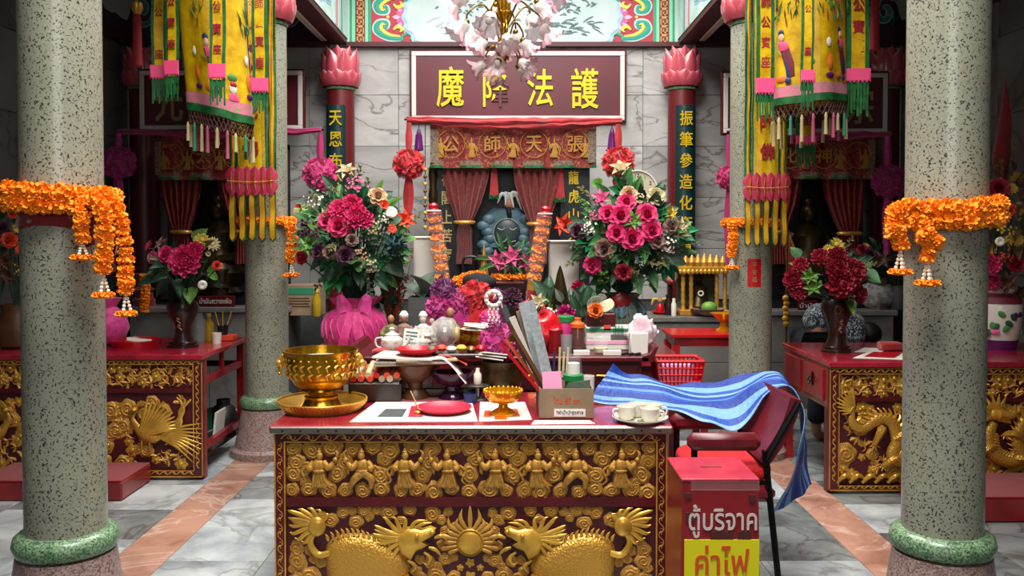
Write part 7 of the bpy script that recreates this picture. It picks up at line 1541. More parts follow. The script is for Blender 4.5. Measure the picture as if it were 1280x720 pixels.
mc=thing('maroon_case','flat maroon case lying on the white and green carton','case',(P(752,402,5.12).x,5.12,z1));MB().add(bx(P(734,402,5.05).x,P(770,402,5.05).x,5.06,5.19,z1,P(750,392,5.05).z,.006)).pf('case_body','maroon',mc);MB().add(ell((P(751,402,5.05).x,5.058,z1+.035),(.006,.004,.006),8,5)).part('clasp','brass',mc)
zc=P(750,392,5.05).z;of=thing('wrapped_orange_rose','orange rose wrapped in clear film on the maroon case','flower',(P(744,392,5.1).x,5.1,zc));inst(bl('rose','embro_orange'),'rose_bloom',of,aim((P(745,394,5.0).x,5.03,zc+.02),(0,-1,.3),0,.045));MB().add(shell([(.015,0),(.04,.05),(.055,.09),(.053,.09),(.036,.05)],18),aim((P(748,394,5.1).x,5.12,zc+.04),(-.2,-1,.1))).part('film','wax_film',of);MB().add(petal(.11,.09,'point',4,5,.1,-.2),M4((P(757,392,5.06).x,5.09,zc+.005),(R(55),0,-.5))).part('leaf','cream',of)
jg=thing('glass_jug','clear glass beaker jug with handle before the carton','jug',A2(751,4.90));c=A2(751,4.90);hj=at2(421,4.90);MB().add(shell([(1e-4,0),(.036,0),(.042,.02),(.044,hj*.9),(.052,hj),(.049,hj),(.04,hj*.88),(.036,.012)],28,c)).part('jug_body','clear',jg);MB().add(lathe([(.036,.012),(.038,hj*.35),(1e-4,hj*.35)],24,c)).part('contents','cream',jg);MB().add(tube([Vector(c)+Vector((-.046,0,hj*.9)),Vector(c)+Vector((-.085,-.01,hj*.95)),Vector(c)+Vector((-.085,-.01,hj*.6)),Vector(c)+Vector((-.045,0,hj*.5))],.005,6,12)).part('handle','clear_grey',jg)
tsb=thing('tissue_bag','crumpled pink and white plastic bag of tissues','bag',A2(803,5.0));c=Vector(A2(802,5.0));v,f,uv=ell((0,0,.11),(.075,.06,.11),36,24);MB().add(([tuple(Vector((p[0]*(1.15 if p[2]<.14 else 1.0),p[1],min(p[2],.19)))*(1+.28*noise.noise(Vector(p)*28)))for p in v],f,uv),M4(c)).part('bag_body','bag_pink',tsb)
MB().add(box((0,0,.06),(.10,.05,.12),.004),M4((P(798,440,4.88).x,4.88,Z2+.001),(0,0,.1))).top('tissue_pack','paper','small white paper packet before the pink tissue bag','packet',(P(798,440,4.88).x,4.88,Z2))
for k,(px,w,m_,lab)in enumerate(((727,.09,'paper','white card standing before the brown bottle'),(765,.10,'paper','white card lying in front of the carton'))):MB().add(box((0,0,.014),(w,.04,.028),.003),M4((P(px,442,4.84).x,4.84,Z2))).top('white_card_box',m_,'small '+lab,'card',(P(px,442,4.84).x,4.84,Z2),smooth=False)
for k,px in enumerate((777,786,794)):MB().add(tube([(P(px,443,4.82).x,4.82,Z2+.008),(P(px+8,443,4.86).x,4.87,Z2+.008)],.007,6)).top('marker_pen','black',['black marker beside the white card','black marker between two other markers','black marker beside the tissue packet'][k],'pen',(P(px,443,4.82).x,4.82,Z2),'marker pens')
# ---- figurines and teapot on the other half of that table
tp=thing('porcelain_teapot','white floral porcelain teapot near the pink tulle vase','teapot',A2(490,4.92));c=A2(490,4.92);cv=Vector(c)
MB().add(lathe([(.03,0),(.05,.015),(.065,.05),(.06,.08),(.035,.1),(.038,.105),(.015,.12),(.012,.13),(.018,.14),(1e-4,.148)],28,c)).part('pot','porcelain',tp);MB().add(tube([cv+Vector((.055,0,.03)),cv+Vector((.085,0,.06)),cv+Vector((.10,0,.095))],[.016,.010,.007],8,8)).part('spout','porcelain',tp);MB().add(tube([cv+Vector((-.05,0,.09)),cv+Vector((-.09,0,.08)),cv+Vector((-.085,0,.04)),cv+Vector((-.055,0,.03))],.006,6,10)).part('handle','porcelain',tp)
for k in range(4):inst(bl('daisy','plastic_rose'),'painted_flower',tp,aim(cv+Vector((.06*math.sin(k-1.5),-.06*math.cos(k-1.5),.06)),(math.sin(k-1.5),-math.cos(k-1.5),.1),k,.016))
def figurine(px, Y, h, m_, label, hm='skin', hat=None):
    c = A2(px, Y); cv = Vector(c); t = thing('figurine', label, 'figurine', c, 'little deity figurines')
    MB().add(lathe([(h*.22,0),(h*.24,h*.06),(h*.2,h*.1),(h*.26,h*.2),(h*.2,h*.45),(h*.17,h*.62),(h*.07,h*.70),(h*.05,h*.74)],18,c)).part('robe',m_,t);MB().add(ell(cv+Vector((0,-.004,h*.84)),(h*.10,h*.11,h*.13),12,9)).part('head',hm,t)
    for s_ in(-1,1):MB().add(tube([cv+Vector((s_*h*.16,0,h*.6)),cv+Vector((s_*h*.25,-h*.08,h*.4)),cv+Vector((s_*h*.04,-h*.22,h*.38))],[h*.07,h*.075,h*.05],8,8)).part('arm',m_,t)
    if hat: MB().add(lathe([(h * .12, h * .88), (h * .13, h * .93), (h * .07, h * 1.03), (1e-4, h * 1.05)], 14, c)).part('hat', hat, t)
    return t
figurine(489,5.16,.20,'leaf_olive','seated monk figurine in an ochre robe behind the teapot');figurine(505,5.14,.21,'dusty_rose','bearded figurine in a dusty rose robe behind folded leaflet','skin','jasmine');figurine(529,5.12,.21,'porcelain','white porcelain goddess figurine beside the clear dome','porcelain','porcelain');figurine(563,5.20,.24,'copper','copper coloured seated figurine behind the plastic wrapped ball');figurine(540,5.25,.17,'card_light','small tan figurine between white goddess and copper figurine','card_light')
lf=thing('folded_leaflet','white folded leaflet with grey print propped by figurines','leaflet',A2(512,4.99));c=Vector(A2(512,4.99));MB().add(box((0,0,.065),(.09,.004,.13)),M4(c,(R(-14),R(6),0))).pf('leaflet','paper',lf)
for k in range(5):MB().add(box((0,-.003,.03+.02*k),(.065,.002,.008)),M4(c,(R(-14),R(6),0))).pf('print_line','statue_blue',lf)
dm=thing('wrapped_ball','silver ball under clear crumpled plastic on a purple box','ball',A2(556,4.96));c=Vector(A2(556,4.96));MB().add(bx(c.x-.09,c.x+.09,4.89,5.02,Z2,Z2+.035,.006)).pf('purple_box','plastic_purple',dm);v,f,uv=ell((0,0,0),(.085,.075,.085),24,16);MB().add(([tuple(Vector(p)*(1+.12*noise.noise(Vector(p)*25)))for p in v],f,uv),M4((c.x,4.955,Z2+.115))).part('plastic_wrap','wax_film',dm);MB().add(ell((c.x,4.955,Z2+.10),.05,18,12)).part('silver_ball','steel',dm)
dm2=thing('wrapped_cups','clear plastic dome over a dull red bowl','dome',A2(524,4.88));c=A2(524,4.88);MB().add(shell([(1e-4,0),(.03,0),(.05,.03),(.055,.045),(.05,.045),(.03,.008)],24,c)).part('bowl','lacquer_red',dm2);MB().add(shell([(.052,.046),(.045,.075),(.02,.09),(1e-4,.092)],24,c)).part('dome','wax_film',dm2)
ves('red_lidded_box','round dark red lidded box before the wrapped ball','box',A2(556,4.82),[(1e-4,0),(.05,0),(.05,.03),(.053,.032),(.053,.045),(.045,.05),(1e-4,.05)],'plastic_rose');MB().add(ell((A2(476,4.86)[0],4.86,Z2+.02),(.05,.04,.02),12,7)).top('red_pouch','cloth_red','small red cloth pouch beside the teapot','pouch',A2(476,4.86))
# ---- back row on the wide altar table: tulle heaps, planters, marigold tubes
def tulle_heap(px, py, rp, col, Y, label, seed):
    c=P(px,py,Y);r_=S(rp,Y);t=thing('tulle_bundle',label,'tulle',(c.x,Y,A3Z),'coloured tulle bundles');inst(cached(('pom',col,seed),lambda:pompom_mesh(col,seed)),'ruffles',t,M4(c,(seed,seed,seed),(r_*1.1,r_,r_)))
    rows=[[Vector((c.x+r_*.9*math.cos(q*PI/4),Y+r_*.8*math.sin(q*PI/4),c.z+(A3Z-c.z)*j+0))*1.0 for q in range(9)]for j in(0,.5,1)]
    MB().add(surf(rows, 32, 10, .03, 12, seed)).part('hanging_tulle', col, t, ang=80); return t
tulle_heap(556,365,17,'tulle_purple',5.72,'dark purple tulle bundle beside the grey planter',1);tulle_heap(548,386,16,'tulle_magenta',5.66,'magenta tulle bundle at the foot of the grey planter',2);tulle_heap(572,383,16,'tulle_magenta',5.68,'magenta tulle bundle under the marigold swag',5);tulle_heap(594,372,21,'tulle_red',5.74,'large red tulle bundle under the pink lilies',3);tulle_heap(620,378,16,'tulle_purple',5.8,'dark purple tulle bundle beside the jasmine loop',4);tulle_heap(612,398,12,'tulle_light',5.65,'light pink tulle bundle above the censer',6)
gp=thing('grey_planter','tall square grey stone planter with one big dark leaf','planter',(P(531,380,5.9).x,5.9,A3Z));gx_=P(531,380,5.9).x;zt_=P(531,372,5.8).z
for k in range(4):
    a=k*PI/2;MB().add(prism([(-.085,A3Z),(.085,A3Z),(.10,zt_),(-.10,zt_)],-.10,-.085),M4((gx_,5.9,0),(0,0,a))).pf('side_slab','slate',gp)
MB().add(bx(gx_ - .085, gx_ + .085, 5.82, 5.98, A3Z, zt_ - .03)).pf('soil', 'wood_dark', gp)
for k,(rx_,rz_,s_)in enumerate(((60,-.9,.30),(40,.7,.26),(70,2.2,.22),(25,-1.6,.24))):inst(leaf_me('broad','leaf_grey'),'leaf',gp,M4((gx_+.02*(k-1),5.87,zt_-.02),(R(rx_),0,rz_),s_))
def planter(px0, px1, yt, Y, label):
    a,b=P(px0,yt,Y).x,P(px1,yt,Y).x;z1=P(px0,yt,Y).z;c=(a+b)/2;w=(b-a)/2;t=thing('white_planter',label,'planter',(c,Y+w,A3Z),'tall white planters')
    for k in range(4):MB().add(prism([(-w*.62,A3Z),(w*.62,A3Z),(w,z1),(-w,z1)],-w*1.0,-w*1.0+.012),M4((c,Y+w,0),(0,0,k*PI/2))).pf('side_panel','frame_white',t)
    for k in range(4):MB().add(box((0,-w,z1),(w*2+.02,.02,.016),.004),M4((c,Y+w,0),(0,0,k*PI/2))).pf('rim','frame_white',t)
    MB().add(bx(c - w * .6, c + w * .6, Y + w * .4, Y + w * 1.6, A3Z, A3Z + .3)).pf('soil', 'wood_dark', t)
planter(517,551,297,6.14,'tall white planter behind the red candle and rose bouquet');planter(687,724,302,6.14,'tall white planter behind the striped leaves')
def mari_tube(xb, yb, xt, yt, Y, label):
    a,b=P(xb,yb,Y),P(xt,yt,Y);t=thing('marigold_tube',label,'candle',(a.x,Y,A3Z),'red candles with marigold tubes');d=(b-a).normalized();L_=(b-a).length
    MB().add(tube([(a.x-d.x*.3+.02,Y,A3Z),a-d*.06],[.045,.04],14)).part('candle_base','cloth_red',t);MB().add(tube([a-d*.06,a],[.04,.042],14)).part('collar','gold',t)
    n_ = 7
    for k in range(n_): inst(MARI, 'marigold', t, aim(a.lerp(b, (k + .5) / n_ * .86), d, k, .05))
    MB().add(tube([a, a.lerp(b, .88)], .056, 16, caps=False)).part('clear_sleeve', 'clear', t)
    MB().add(tube([a.lerp(b,.86),a.lerp(b,.93),a.lerp(b,.97),b],[.05,.03,.035,.02],12)).part('red_cap','plastic_red',t);MB().add(tube([a.lerp(b,.9)+Vector((.045*math.cos(k*PI/6),.045*math.sin(k*PI/6),0))for k in range(13)],.007,6)).part('jasmine_ring','jasmine',t)
mari_tube(553,352,541,254,5.95,'marigold filled clear tube with red cap beside white planter and grey pot');mari_tube(667,352,683,258,5.95,'marigold filled clear tube with red cap leaning toward the striped leaves')
rs=thing('altar_riser','dark wooden stepped riser in the middle of the wide altar table','riser',(P(625,350,6.2).x,6.25,A3Z));rx0,rx1=P(572,350,6.1).x,P(652,350,6.1).x;rz1=P(620,352,6.1).z
MB().add(bx(rx0,rx1,6.1,6.42,A3Z,rz1-.02)).pf('riser_body','wood_dark',rs);MB().add(bx(rx0-.02,rx1+.02,6.08,6.43,rz1-.02,rz1,.005)).pf('riser_top','maroon',rs)
lz=P(636,345,6.2).z;lc=Vector((P(638,345,6.2).x,6.2,rz1));bouquet('lily_bowl','low arrangement of three pink lilies with marigold ring on the riser',lc,(638,326),(26,16),6.2,.1,[('lily','lily_pink',623,325,13),('lily','lily_pink',640,321,14),('lily','lily_pink',655,327,12),('lily','lily_pink',632,330,9)],[('leaf','leaf_dark',.09),('leaf','leaf_green',.09),('blade','leaf_green',.16)],22,41)
rb3 = [t_ for t_ in bpy.data.objects if t_.name.startswith('lily_bowl')][0]
for k in range(14):a=2*PI*k/14;inst(MARI,'marigold',rb3,aim(lc+Vector((.11*math.cos(a),.09*math.sin(a),.03)),(0,0,1),k,.034))
c=(P(605,345,6.2).x,6.2,rz1);MB().add(lathe([(.035,0),(.03,.06),(.016,.15),(.004,P(605,306,6.2).z-rz1)],12,c)).top('gold_paper_cone','gold_bright','slim crinkled gold paper cone beside the lily bowl','cone',c)
bk=thing('black_lacquer_seat','small black lacquer throne on the riser beside gold cone','seat',(P(588,345,6.2).x,6.2,rz1));c=bk.location;MB().add(bx(c.x-.06,c.x+.06,6.14,6.26,rz1,rz1+.06,.006)).pf('seat','black',bk);MB().add(tube([(c.x-.055,6.25,rz1+.05),(c.x-.05,6.25,rz1+.15),(c.x,6.25,rz1+.17),(c.x+.05,6.25,rz1+.15),(c.x+.055,6.25,rz1+.05)],.010,6,16)).part('back_hoop','black',bk)
ms=thing('marigold_swag','orange marigold swag with black cloth over the tulle bundles','garland',P(585,350,5.98));string(ms,[P(562,357,5.95),P(575,350,5.96),P(590,345,6.0),P(603,345,6.04)],12,.036)
v,f,uv=ell((0,0,0),(.12,.07,.06),20,12);c=P(600,352,5.96);MB().add(([tuple(Vector(p)*(1+.25*noise.noise(Vector(p)*15)))for p in v],f,uv),M4(c)).part('black_cloth','dark_cloth',ms)
gc_=(P(700,400,5.75).x,5.75,A3Z);gt=thing('gold_cloth_cone','brown gold cloth cone with pink flower base behind green lid jar','cone',gc_);MB().add(lathe([(.09,0),(.10,.15),(.06,.36),(.02,.55),(.004,.6)],18,gc_,ruff=.06,nr=7,rufp=0)).part('cone','bronze',gt);inst(bl('peony','magenta'),'peony_bloom',gt,aim((gc_[0]+.03,5.65,P(0,395,5.68).z),(0,-1,.2),0,.07))
for px,py,col,kd,rp,lab in((655,385,'lily_pink','lily',13,'pink silk lily with white petals beside red plastic bag'),(672,378,'cream','lily',12,'cream silk lily behind the red plastic bag'),(685,395,'jasmine','cluster',13,'white filler spray behind the sweet jar'),(640,372,'mauve','peony',12,'mauve silk peony behind the newspaper boards')):
    Y=5.64;q=P(px,py,Y);t=thing('silk_flower_stem',lab,'flower',(q.x,Y+.05,A3Z),'single silk flower stems');inst(bl(kd,col),kd+'_bloom',t,aim(q,(0,-1,.5),px,S(rp,Y)));MB().add(tube([(q.x,Y+.05,A3Z),q+Vector((0,.02,-.01))],.006,5)).part('stem','leaf_green',t);inst(leaf_me('leaf','leaf_grey'),'leaf',t,M4((q.x+.02,Y,q.z-.08),(R(60),0,.6),.13));inst(leaf_me('leaf','leaf_dark'),'leaf',t,M4((q.x-.02,Y,q.z-.1),(R(60),0,-.8),.13))
# ---- bird cage beads hanging beside the niche
bd_ = thing('bead_string', 'string of yellow beads hanging beside dark carved post', 'beads', P(531, 208, SY - .14)); 
for k in range(9):p=P(531.5,212+9*k,SY-.14);MB().add(ell(p,.018,8,6)).part('bead','sun_yellow' if k%2==0 else 'copper',bd_)
MB().add(tube([P(531.5, 149, SY - .14), P(531.5, 288, SY - .14)], .004, 5)).part('thread', 'copper', bd_)
cp=P(541,270,SY+.02);xp=cp.x;pz=P(541,205,SY).z;MB().add(lathe([(.05,SAZ),(.05,SAZ+.1),(.03,SAZ+.14)]+[(.028+.016*abs(math.sin(k*.9)),SAZ+.16+(pz-SAZ-.2)*k/20)for k in range(21)]+[(.02,pz)],16,(xp,SY+.04,0))).top('carved_post','bronze','dark carved dragon post at the niche edge beside bead string','post',(xp,SY+.04,SAZ))
# ================================================================== donation box, chair, striped sheet
DY = 3.2; dz = P(900, 602, DY).z; dx0, dx1 = P(853, 602, DY).x, P(948, 602, DY).x; dd = .30; xc = (dx0 + dx1) / 2
db = thing('donation_box', 'red wooden donation box with white Thai lettering and yellow notice', 'box', (xc, DY + dd / 2, 0))
def trap(y, s, z): return [(xc - (dx1 - dx0) / 2 * s, y, z), (xc + (dx1 - dx0) / 2 * s, y, z)]
a, b, c, d = trap(DY, 1, dz), trap(DY + dd, 1, dz), trap(DY - .01, 1.08, 0), trap(DY + dd + .01, 1.08, 0); v = a + b + c + d
MB().add((v, [(4, 5, 1, 0), (5, 7, 3, 1), (7, 6, 2, 3), (6, 4, 0, 2), (6, 7, 5, 4)])).pf('box_body', 'donation_red', db)
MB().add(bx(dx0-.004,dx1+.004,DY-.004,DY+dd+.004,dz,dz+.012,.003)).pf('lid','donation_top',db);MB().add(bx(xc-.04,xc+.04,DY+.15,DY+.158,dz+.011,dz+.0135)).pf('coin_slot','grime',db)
fy = DY - .006
def onf(x0,x1,y0,y1,m_,nm,dy=0.0):p,q=P(x0,y0,DY),P(x1,y1,DY);return MB().add(bx(p.x,q.x,fy-.002-dy,fy+.004,q.z,p.z)).pf(nm,m_,db)
nt=onf(855,948,674,736,'label_yellow','notice');MB().add(fit_text('ค่าไฟ',S(68,DY),S(38,DY),.001,.012),M4((P(902,699,DY).x,fy-.0045,P(902,699,DY).z))).pf('lettering','label_orange',nt)
MB().add(fit_text('ตู้บริจาค',S(86,DY),S(42,DY),.001,.01),M4((P(903,651,DY).x,fy-.001,P(903,651,DY).z))).pf('lettering','paint_white',db)
for q in((857,868,640,652),(888,916,664,673),(922,938,664,673),(936,944,618,627),(855,864,616,622)):onf(*q,'grime','worn_patch',-.0005)
MB().add(bx(dx0 + .03, dx1 + .002, DY - .008, DY, dz - .03, dz + .002)).pf('clear_tape', 'clear', db)
KY0, KY1 = 3.66, 4.06
chx=thing('armchair','maroon vinyl armchair on black steel legs, half covered by striped sheet','chair',(.88,3.9,0));X_=lambda px,Y=KY0:P(px,560,Y).x;ax0,ax1=X_(853)+.02,X_(950);az0,az1=P(900,563,KY0).z,P(900,541,KY0).z
for yy in(KY0,KY1):MB().add(box(((ax0+ax1)/2,yy,(az0+az1)/2),(ax1-ax0,.06,az1-az0),.022)).part('armrest','vinyl_maroon',chx)
bb, bt_ = P(948, 575, KY0), P(988, 497, KY0); n_ = Vector((bt_.z - bb.z, 0, -(bt_.x - bb.x))).normalized()
MB().add(surf([[bb.lerp(bt_,k/6)+Vector((.02*math.sin(PI*k/6),(KY1-KY0)*j,0))for k in range(7)]for j in(0,.25,.5,.75,1)],14,10,0,1,0,.05)).part('backrest','vinyl_maroon',chx)
MB().add(box(((ax0+ax1)/2+.03,(KY0+KY1)/2,.52),(ax1-ax0+.08,KY1-KY0+.02,.07),.025)).part('seat','vinyl_maroon',chx)
for yy in (KY0, KY1):
    MB().add(tube([(ax0+.03,yy,az0+.01),(ax0+.03,yy,.5),(ax0+.01,yy,0)],.014,8)).part('leg','black_metal',chx);MB().add(tube([bt_+Vector((.035,yy-KY0,-.02)),bb+Vector((.03,yy-KY0,0)),(ax1+.02,yy,az0),(P(978,777,KY0).x,yy,0)],.014,8)).part('leg','black_metal',chx)
    MB().add(tube([(ax0 + .02, yy, .16), (P(968, 740, KY0).x, yy, .16)], .010, 8)).part('stretcher', 'black_metal', chx)
cu_x1 = P(972, 590, KY0).x; v, f, uv = ell((0, 0, 0), 1, 36, 20); sq = lambda t, p: math.copysign(abs(t) ** p, t); kx0 = ax0 + .005
MB().add(([((kx0+cu_x1)/2+sq(p[0],.5)*(cu_x1-kx0)/2,(KY0+KY1)/2+sq(p[1],.5)*.21,.605+sq(p[2],.7)*.05)for p in v],f,uv)).top('red_cushion','crochet_red','fluffy bright red crocheted cushion on the maroon armchair','cushion',((kx0+cu_x1)/2,3.89,.556))
rowsT = [[P(*q) for q in r] for r in (
    [(766,454,4.40),(792,470,4.42),(835,478,4.40),(880,480,4.38),(920,472,4.36),(954,466,4.32),(982,474,4.26),(1003,520,4.26),(1010,604,4.26)],
    [(756,472,4.34),(788,480,4.34),(835,487,4.30),(882,493,4.26),(925,488,4.20),(958,470,4.18),(984,476,4.12),(1004,535,4.10),(1007,612,4.10)],
    [(748,486,4.28),(786,492,4.26),(835,498,4.20),(884,503,4.12),(926,499,4.08),(962,477,4.04),(990,482,4.00),(1004,545,3.98),(999,620,3.98)],
    [(745,502,4.24),(786,506,4.20),(836,512,4.10),(886,530,3.93),(928,534,3.90),(962,489,3.93),(992,488,3.90),(1003,550,3.86),(968,642,3.84)])]
MB().add(surf(rowsT,110,44,.026,6.5,2.0,.003)).top('striped_sheet','tarp','blue and white striped plastic sheet thrown over the armchair back','sheet',P(900,520,4.1))
# basket on a stool
sx0, sx1, sy0, sy1 = .80, 1.10, 4.92, 5.2; zs = .735
stl=thing('plastic_stool','low red stool carrying the basket beside the dark altar table','stool',(.95,5.06,0));MB().add(bx(sx0,sx1,sy0,sy1,zs-.03,zs,.008)).pf('seat','lacquer_red',stl)
for xx in (sx0 + .03, sx1 - .03):
    for yy in (sy0 + .03, sy1 - .03): MB().add(bx(xx - .02, xx + .02, yy - .02, yy + .02, 0, zs - .03)).pf('leg', 'lacquer_red', stl)
bk_=thing('plastic_basket','red perforated plastic basket holding folded white paper','basket',(.93,5.04,zs));w,dpt,hk=.27,.22,.155;cx,cy=.935,5.05
MB().add(bx(cx - w * .42, cx + w * .42, cy - dpt * .42, cy + dpt * .42, zs, zs + .006)).pf('base', 'plastic_red', bk_)
lat = MB()
for k in range(4):
    m = M4((cx, cy, zs), (0, 0, k * PI / 2)); W2, D2 = (w, dpt) if k % 2 == 0 else (dpt, w)
    for i in range(12): x = (i / 11 - .5); lat.add(tube([(x * W2 * .84, -D2 * .42, 0), (x * W2, -D2 * .5, hk)], .0055, 4), m)
    for j in range(5):t_=j/4;lat.add(tube([(-.5*W2*(.84+.16*t_),-D2*(.42+.08*t_),hk*t_),(.5*W2*(.84+.16*t_),-D2*(.42+.08*t_),hk*t_)],.0055 if j<4 else .010,4),m)
lat.part('lattice_walls','plastic_red',bk_);MB().add(bx(cx-.10,cx+.08,cy-.07,cy+.07,zs+.006,zs+.14,.01)).pf('folded_paper','paper_pink',bk_)
# ================================================================== person bent over behind the dragon desk
px_ = lambda p, z: Vector((P(p, 400, 6.9).x, 6.9, z))
def skinned(name, verts, edges, radii, m_, parent, sub=2):
    o0=ORIG[parent.name];me=bpy.data.meshes.new(name);me.from_pydata([tuple(Vector(p)-o0)for p in verts],edges,[]);me.materials.append(MATS[m_]);o=bpy.data.objects.new(name,me);COL.objects.link(o);o.parent=parent;ORIG[o.name]=o0
    o.modifiers.new('skin', 'SKIN'); 
    if not me.skin_vertices: me.attributes  # the layer comes with the modifier
    if not me.skin_vertices:
        bpy.context.view_layer.objects.active = o; bpy.ops.mesh.customdata_skin_add()
    for i, r_ in enumerate(radii): me.skin_vertices[0].data[i].radius = (r_, r_) if not isinstance(r_, tuple) else r_
    me.skin_vertices[0].data[0].use_root=True;s_=o.modifiers.new('sub','SUBSURF');s_.levels=sub;s_.render_levels=sub;me.polygons.foreach_set('use_smooth',[True]*len(me.polygons));o.modifiers['skin'].use_smooth_shade=True
    return o
pr = thing('person', 'person in patterned dark shirt and navy trousers bending behind dragon desk', 'person', px_(1016, 0))
hip, mid, chs, nk, hd_ = px_(1018, .86), px_(1028, .99), px_(1056, .95), px_(1074, .87), px_(1086, .79); O = Vector
V = [hip, mid, chs, nk, hd_, px_(1094, .73)]; E = [(0, 1), (1, 2), (2, 3), (3, 4), (4, 5)]; RR = [.07, .10, .10, .05, .085, .075]
def limb(start, pts, rs):
    i0 = start
    for p, r_ in zip(pts, rs): V.append(p); RR.append(r_); E.append((i0, len(V) - 1)); i0 = len(V) - 1
    return i0
for s_ in (-1, 1):
    y = O((0, .09 * s_, 0)); k = O((.0, 0, 0)) if s_ < 0 else O((.16, 0, 0))
    limb(0,[px_(1017,.78)+y,px_(1020,.46)+y+k*.5,px_(1016,.09)+y+k,px_(1018,.04)+y+k,px_(1027,.028)+y+k,px_(1034,.02)+y+k],[.06,.05,.042,.04,.036,.022])
    a=limb(2,[px_(1058,.92)+y*1.9,px_(1062,.66)+y*2.1,px_(1074,.44)+y*1.9,px_(1078,.36)+y*1.9],[.06,.045,.034,.03])
    for q in range(4):limb(a,[px_(1079,.32)+y*1.9+O((.0,(q-1.5)*.018,0)),px_(1081,.27-.008*(q%3))+y*1.9+O((0,(q-1.5)*.02,0))],[.009,.008])
    limb(a, [px_(1082, .33) + y * 1.9, px_(1086, .30) + y * 1.9], [.010, .009])
skinned('body', V, E, RR, 'skin', pr)
vs = [hip + O((-.02, 0, -.05)), mid, chs, px_(1066, .905)]; es = [(0, 1), (1, 2), (2, 3)]; rs_ = [.165, .155, .14, .08]
for s_ in (-1, 1):
    y=O((0,.09*s_,0));n0=len(vs);vs+=[px_(1058,.92)+y*1.9,px_(1060,.76)+y*2.0];es+=[(2,n0),(n0,n0+1)];rs_+=[.085,.07]
skinned('shirt', vs, es, rs_, 'scarf_pattern', pr)
vs = [hip + O((-.01, 0, -.03))]; es = []; rs_ = [.15]
for s_ in (-1, 1):
    y=O((0,.09*s_,0));k=O((0,0,0))if s_<0 else O((.16,0,0));n0=len(vs);vs+=[px_(1017,.76)+y,px_(1020,.46)+y+k*.5,px_(1016,.12)+y+k];es+=[(0,n0),(n0,n0+1),(n0+1,n0+2)];rs_+=[.115,.085,.075]
skinned('trousers', vs, es, rs_, 'jean_dark', pr); MB().add(ell(px_(1086, .82), (.10, .095, .095), 16, 10)).part('hair', 'black', pr)
# ================================================================== right stone altar: gilt shrine and offerings
GYY = 8.12
gs=thing('gilt_shrine','small gilded shrine with scalloped roof housing a bronze Buddha','shrine',(P(881,390,GYY).x,GYY+.15,SAZ));q=lambda px,py:P(px,py,GYY);gx0,gx1=q(850,388).x,q(912,388).x;ze=q(880,340).z
MB().add(bx(gx0,gx1,GYY,GYY+.34,SAZ,SAZ+.05,.006)).pf('base','gold',gs);MB().add(bx(gx0-.02,gx1+.02,GYY-.02,GYY+.36,ze,ze+.05,.008)).pf('eave','gold_bright',gs)
MB().add(bx(gx0 + .03, gx1 - .03, GYY + .32, GYY + .34, SAZ + .05, ze)).pf('back_panel', 'leaf_grey', gs)
for x in (gx0 + .035, gx0 + .11, gx1 - .11, gx1 - .035):
    MB().add(lathe([(.024,SAZ+.05),(.018,SAZ+.08)]+[(.016+.006*(k%2),SAZ+.1+k*(ze-SAZ-.13)/10)for k in range(11)]+[(.026,ze)],12,(x,GYY+.04,0))).part('post','gold_bright',gs)
for k in range(13):MB().add(ell((gx0+(gx1-gx0)*k/12,GYY-.022,ze+.004),(.02,.012,.024),8,6)).part('scallop','gold_bright',gs)
for k in range(9):x=gx0+(gx1-gx0)*k/8;MB().add(lathe([(.04,ze+.05),(.045,ze+.09),(.03,ze+.11),(.012,ze+.135+.03*(1-abs(k-4)/4)),(.003,ze+.145+.03*(1-abs(k-4)/4))],8,(x,GYY+.03,0))).part('crest','gold',gs)
MB().add(bx(gx0 + .01, gx1 - .01, GYY + .02, GYY + .34, ze + .05, ze + .12, .02)).pf('roof', 'gold', gs)
bx_,by_=(gx0+gx1)/2-.02,GYY+.18;bu=thing('bronze_buddha','seated bronze Buddha with white garland inside the gilded shrine','statue',(bx_,by_,SAZ+.05));c=(bx_,by_,SAZ+.05);MB().add(lathe([(.12,0),(.13,.03),(.09,.08),(.07,.16),(.08,.2),(.03,.23),(.025,.25)],18,c)).part('body','bronze',bu);MB().add(ell((bx_,by_,SAZ+.34),(.035,.04,.05),12,8)).add(ell((bx_,by_,SAZ+.40),(.015,.015,.03),8,6)).part('head','bronze',bu);MB().add(tube([(bx_+.022*math.cos(k*PI/6),by_-.095,SAZ+.2+.022*math.sin(k*PI/6))for k in range(13)],.008,6)).part('garland','jasmine',bu)
cz = SAZ; cy_ = 8.05
def right(px): return P(px, 390, cy_).x
ob=thing('offering_bowl','shallow pale bowl with a green pomelo before the gilded shrine','bowl',(right(885),8.07,cz));MB().add(shell([(1e-4,0),(.05,0),(.11,.03),(.16,.07),(.155,.07),(.1,.04),(1e-4,.02)],24,(right(885),8.07,cz))).part('bowl','dusty_rose',ob);MB().add(ell((right(887),8.07,cz+.08),(.075,.06,.055),14,10)).part('pomelo','leaf_light',ob)
plate('red_plate', 'small red plate on the stone altar under a red figurine', 831, 392, 17, cz, 'plastic_red', 'red plastic plates')
fg=thing('red_figurine','little red god of wealth figurine with yellow ribbons','figurine',(right(831),gy(831,392,cz).y,cz+.006));c=(right(831),gy(831,392,cz).y,cz+.006);MB().add(lathe([(.03,0),(.04,.03),(.03,.07),(.02,.09)],14,c)).part('robe','plastic_red',fg);MB().add(ell((c[0],c[1],c[2]+.115),.026,10,8)).part('head','skin',fg)
for s_ in(-1,1):MB().add(tube([(c[0]+s_*.02,c[1],c[2]+.13),(c[0]+s_*.06,c[1],c[2]+.13),(c[0]+s_*.08,c[1],c[2]+.08)],[.012,.016,.006],6,8)).part('ribbon','sun_yellow',fg)
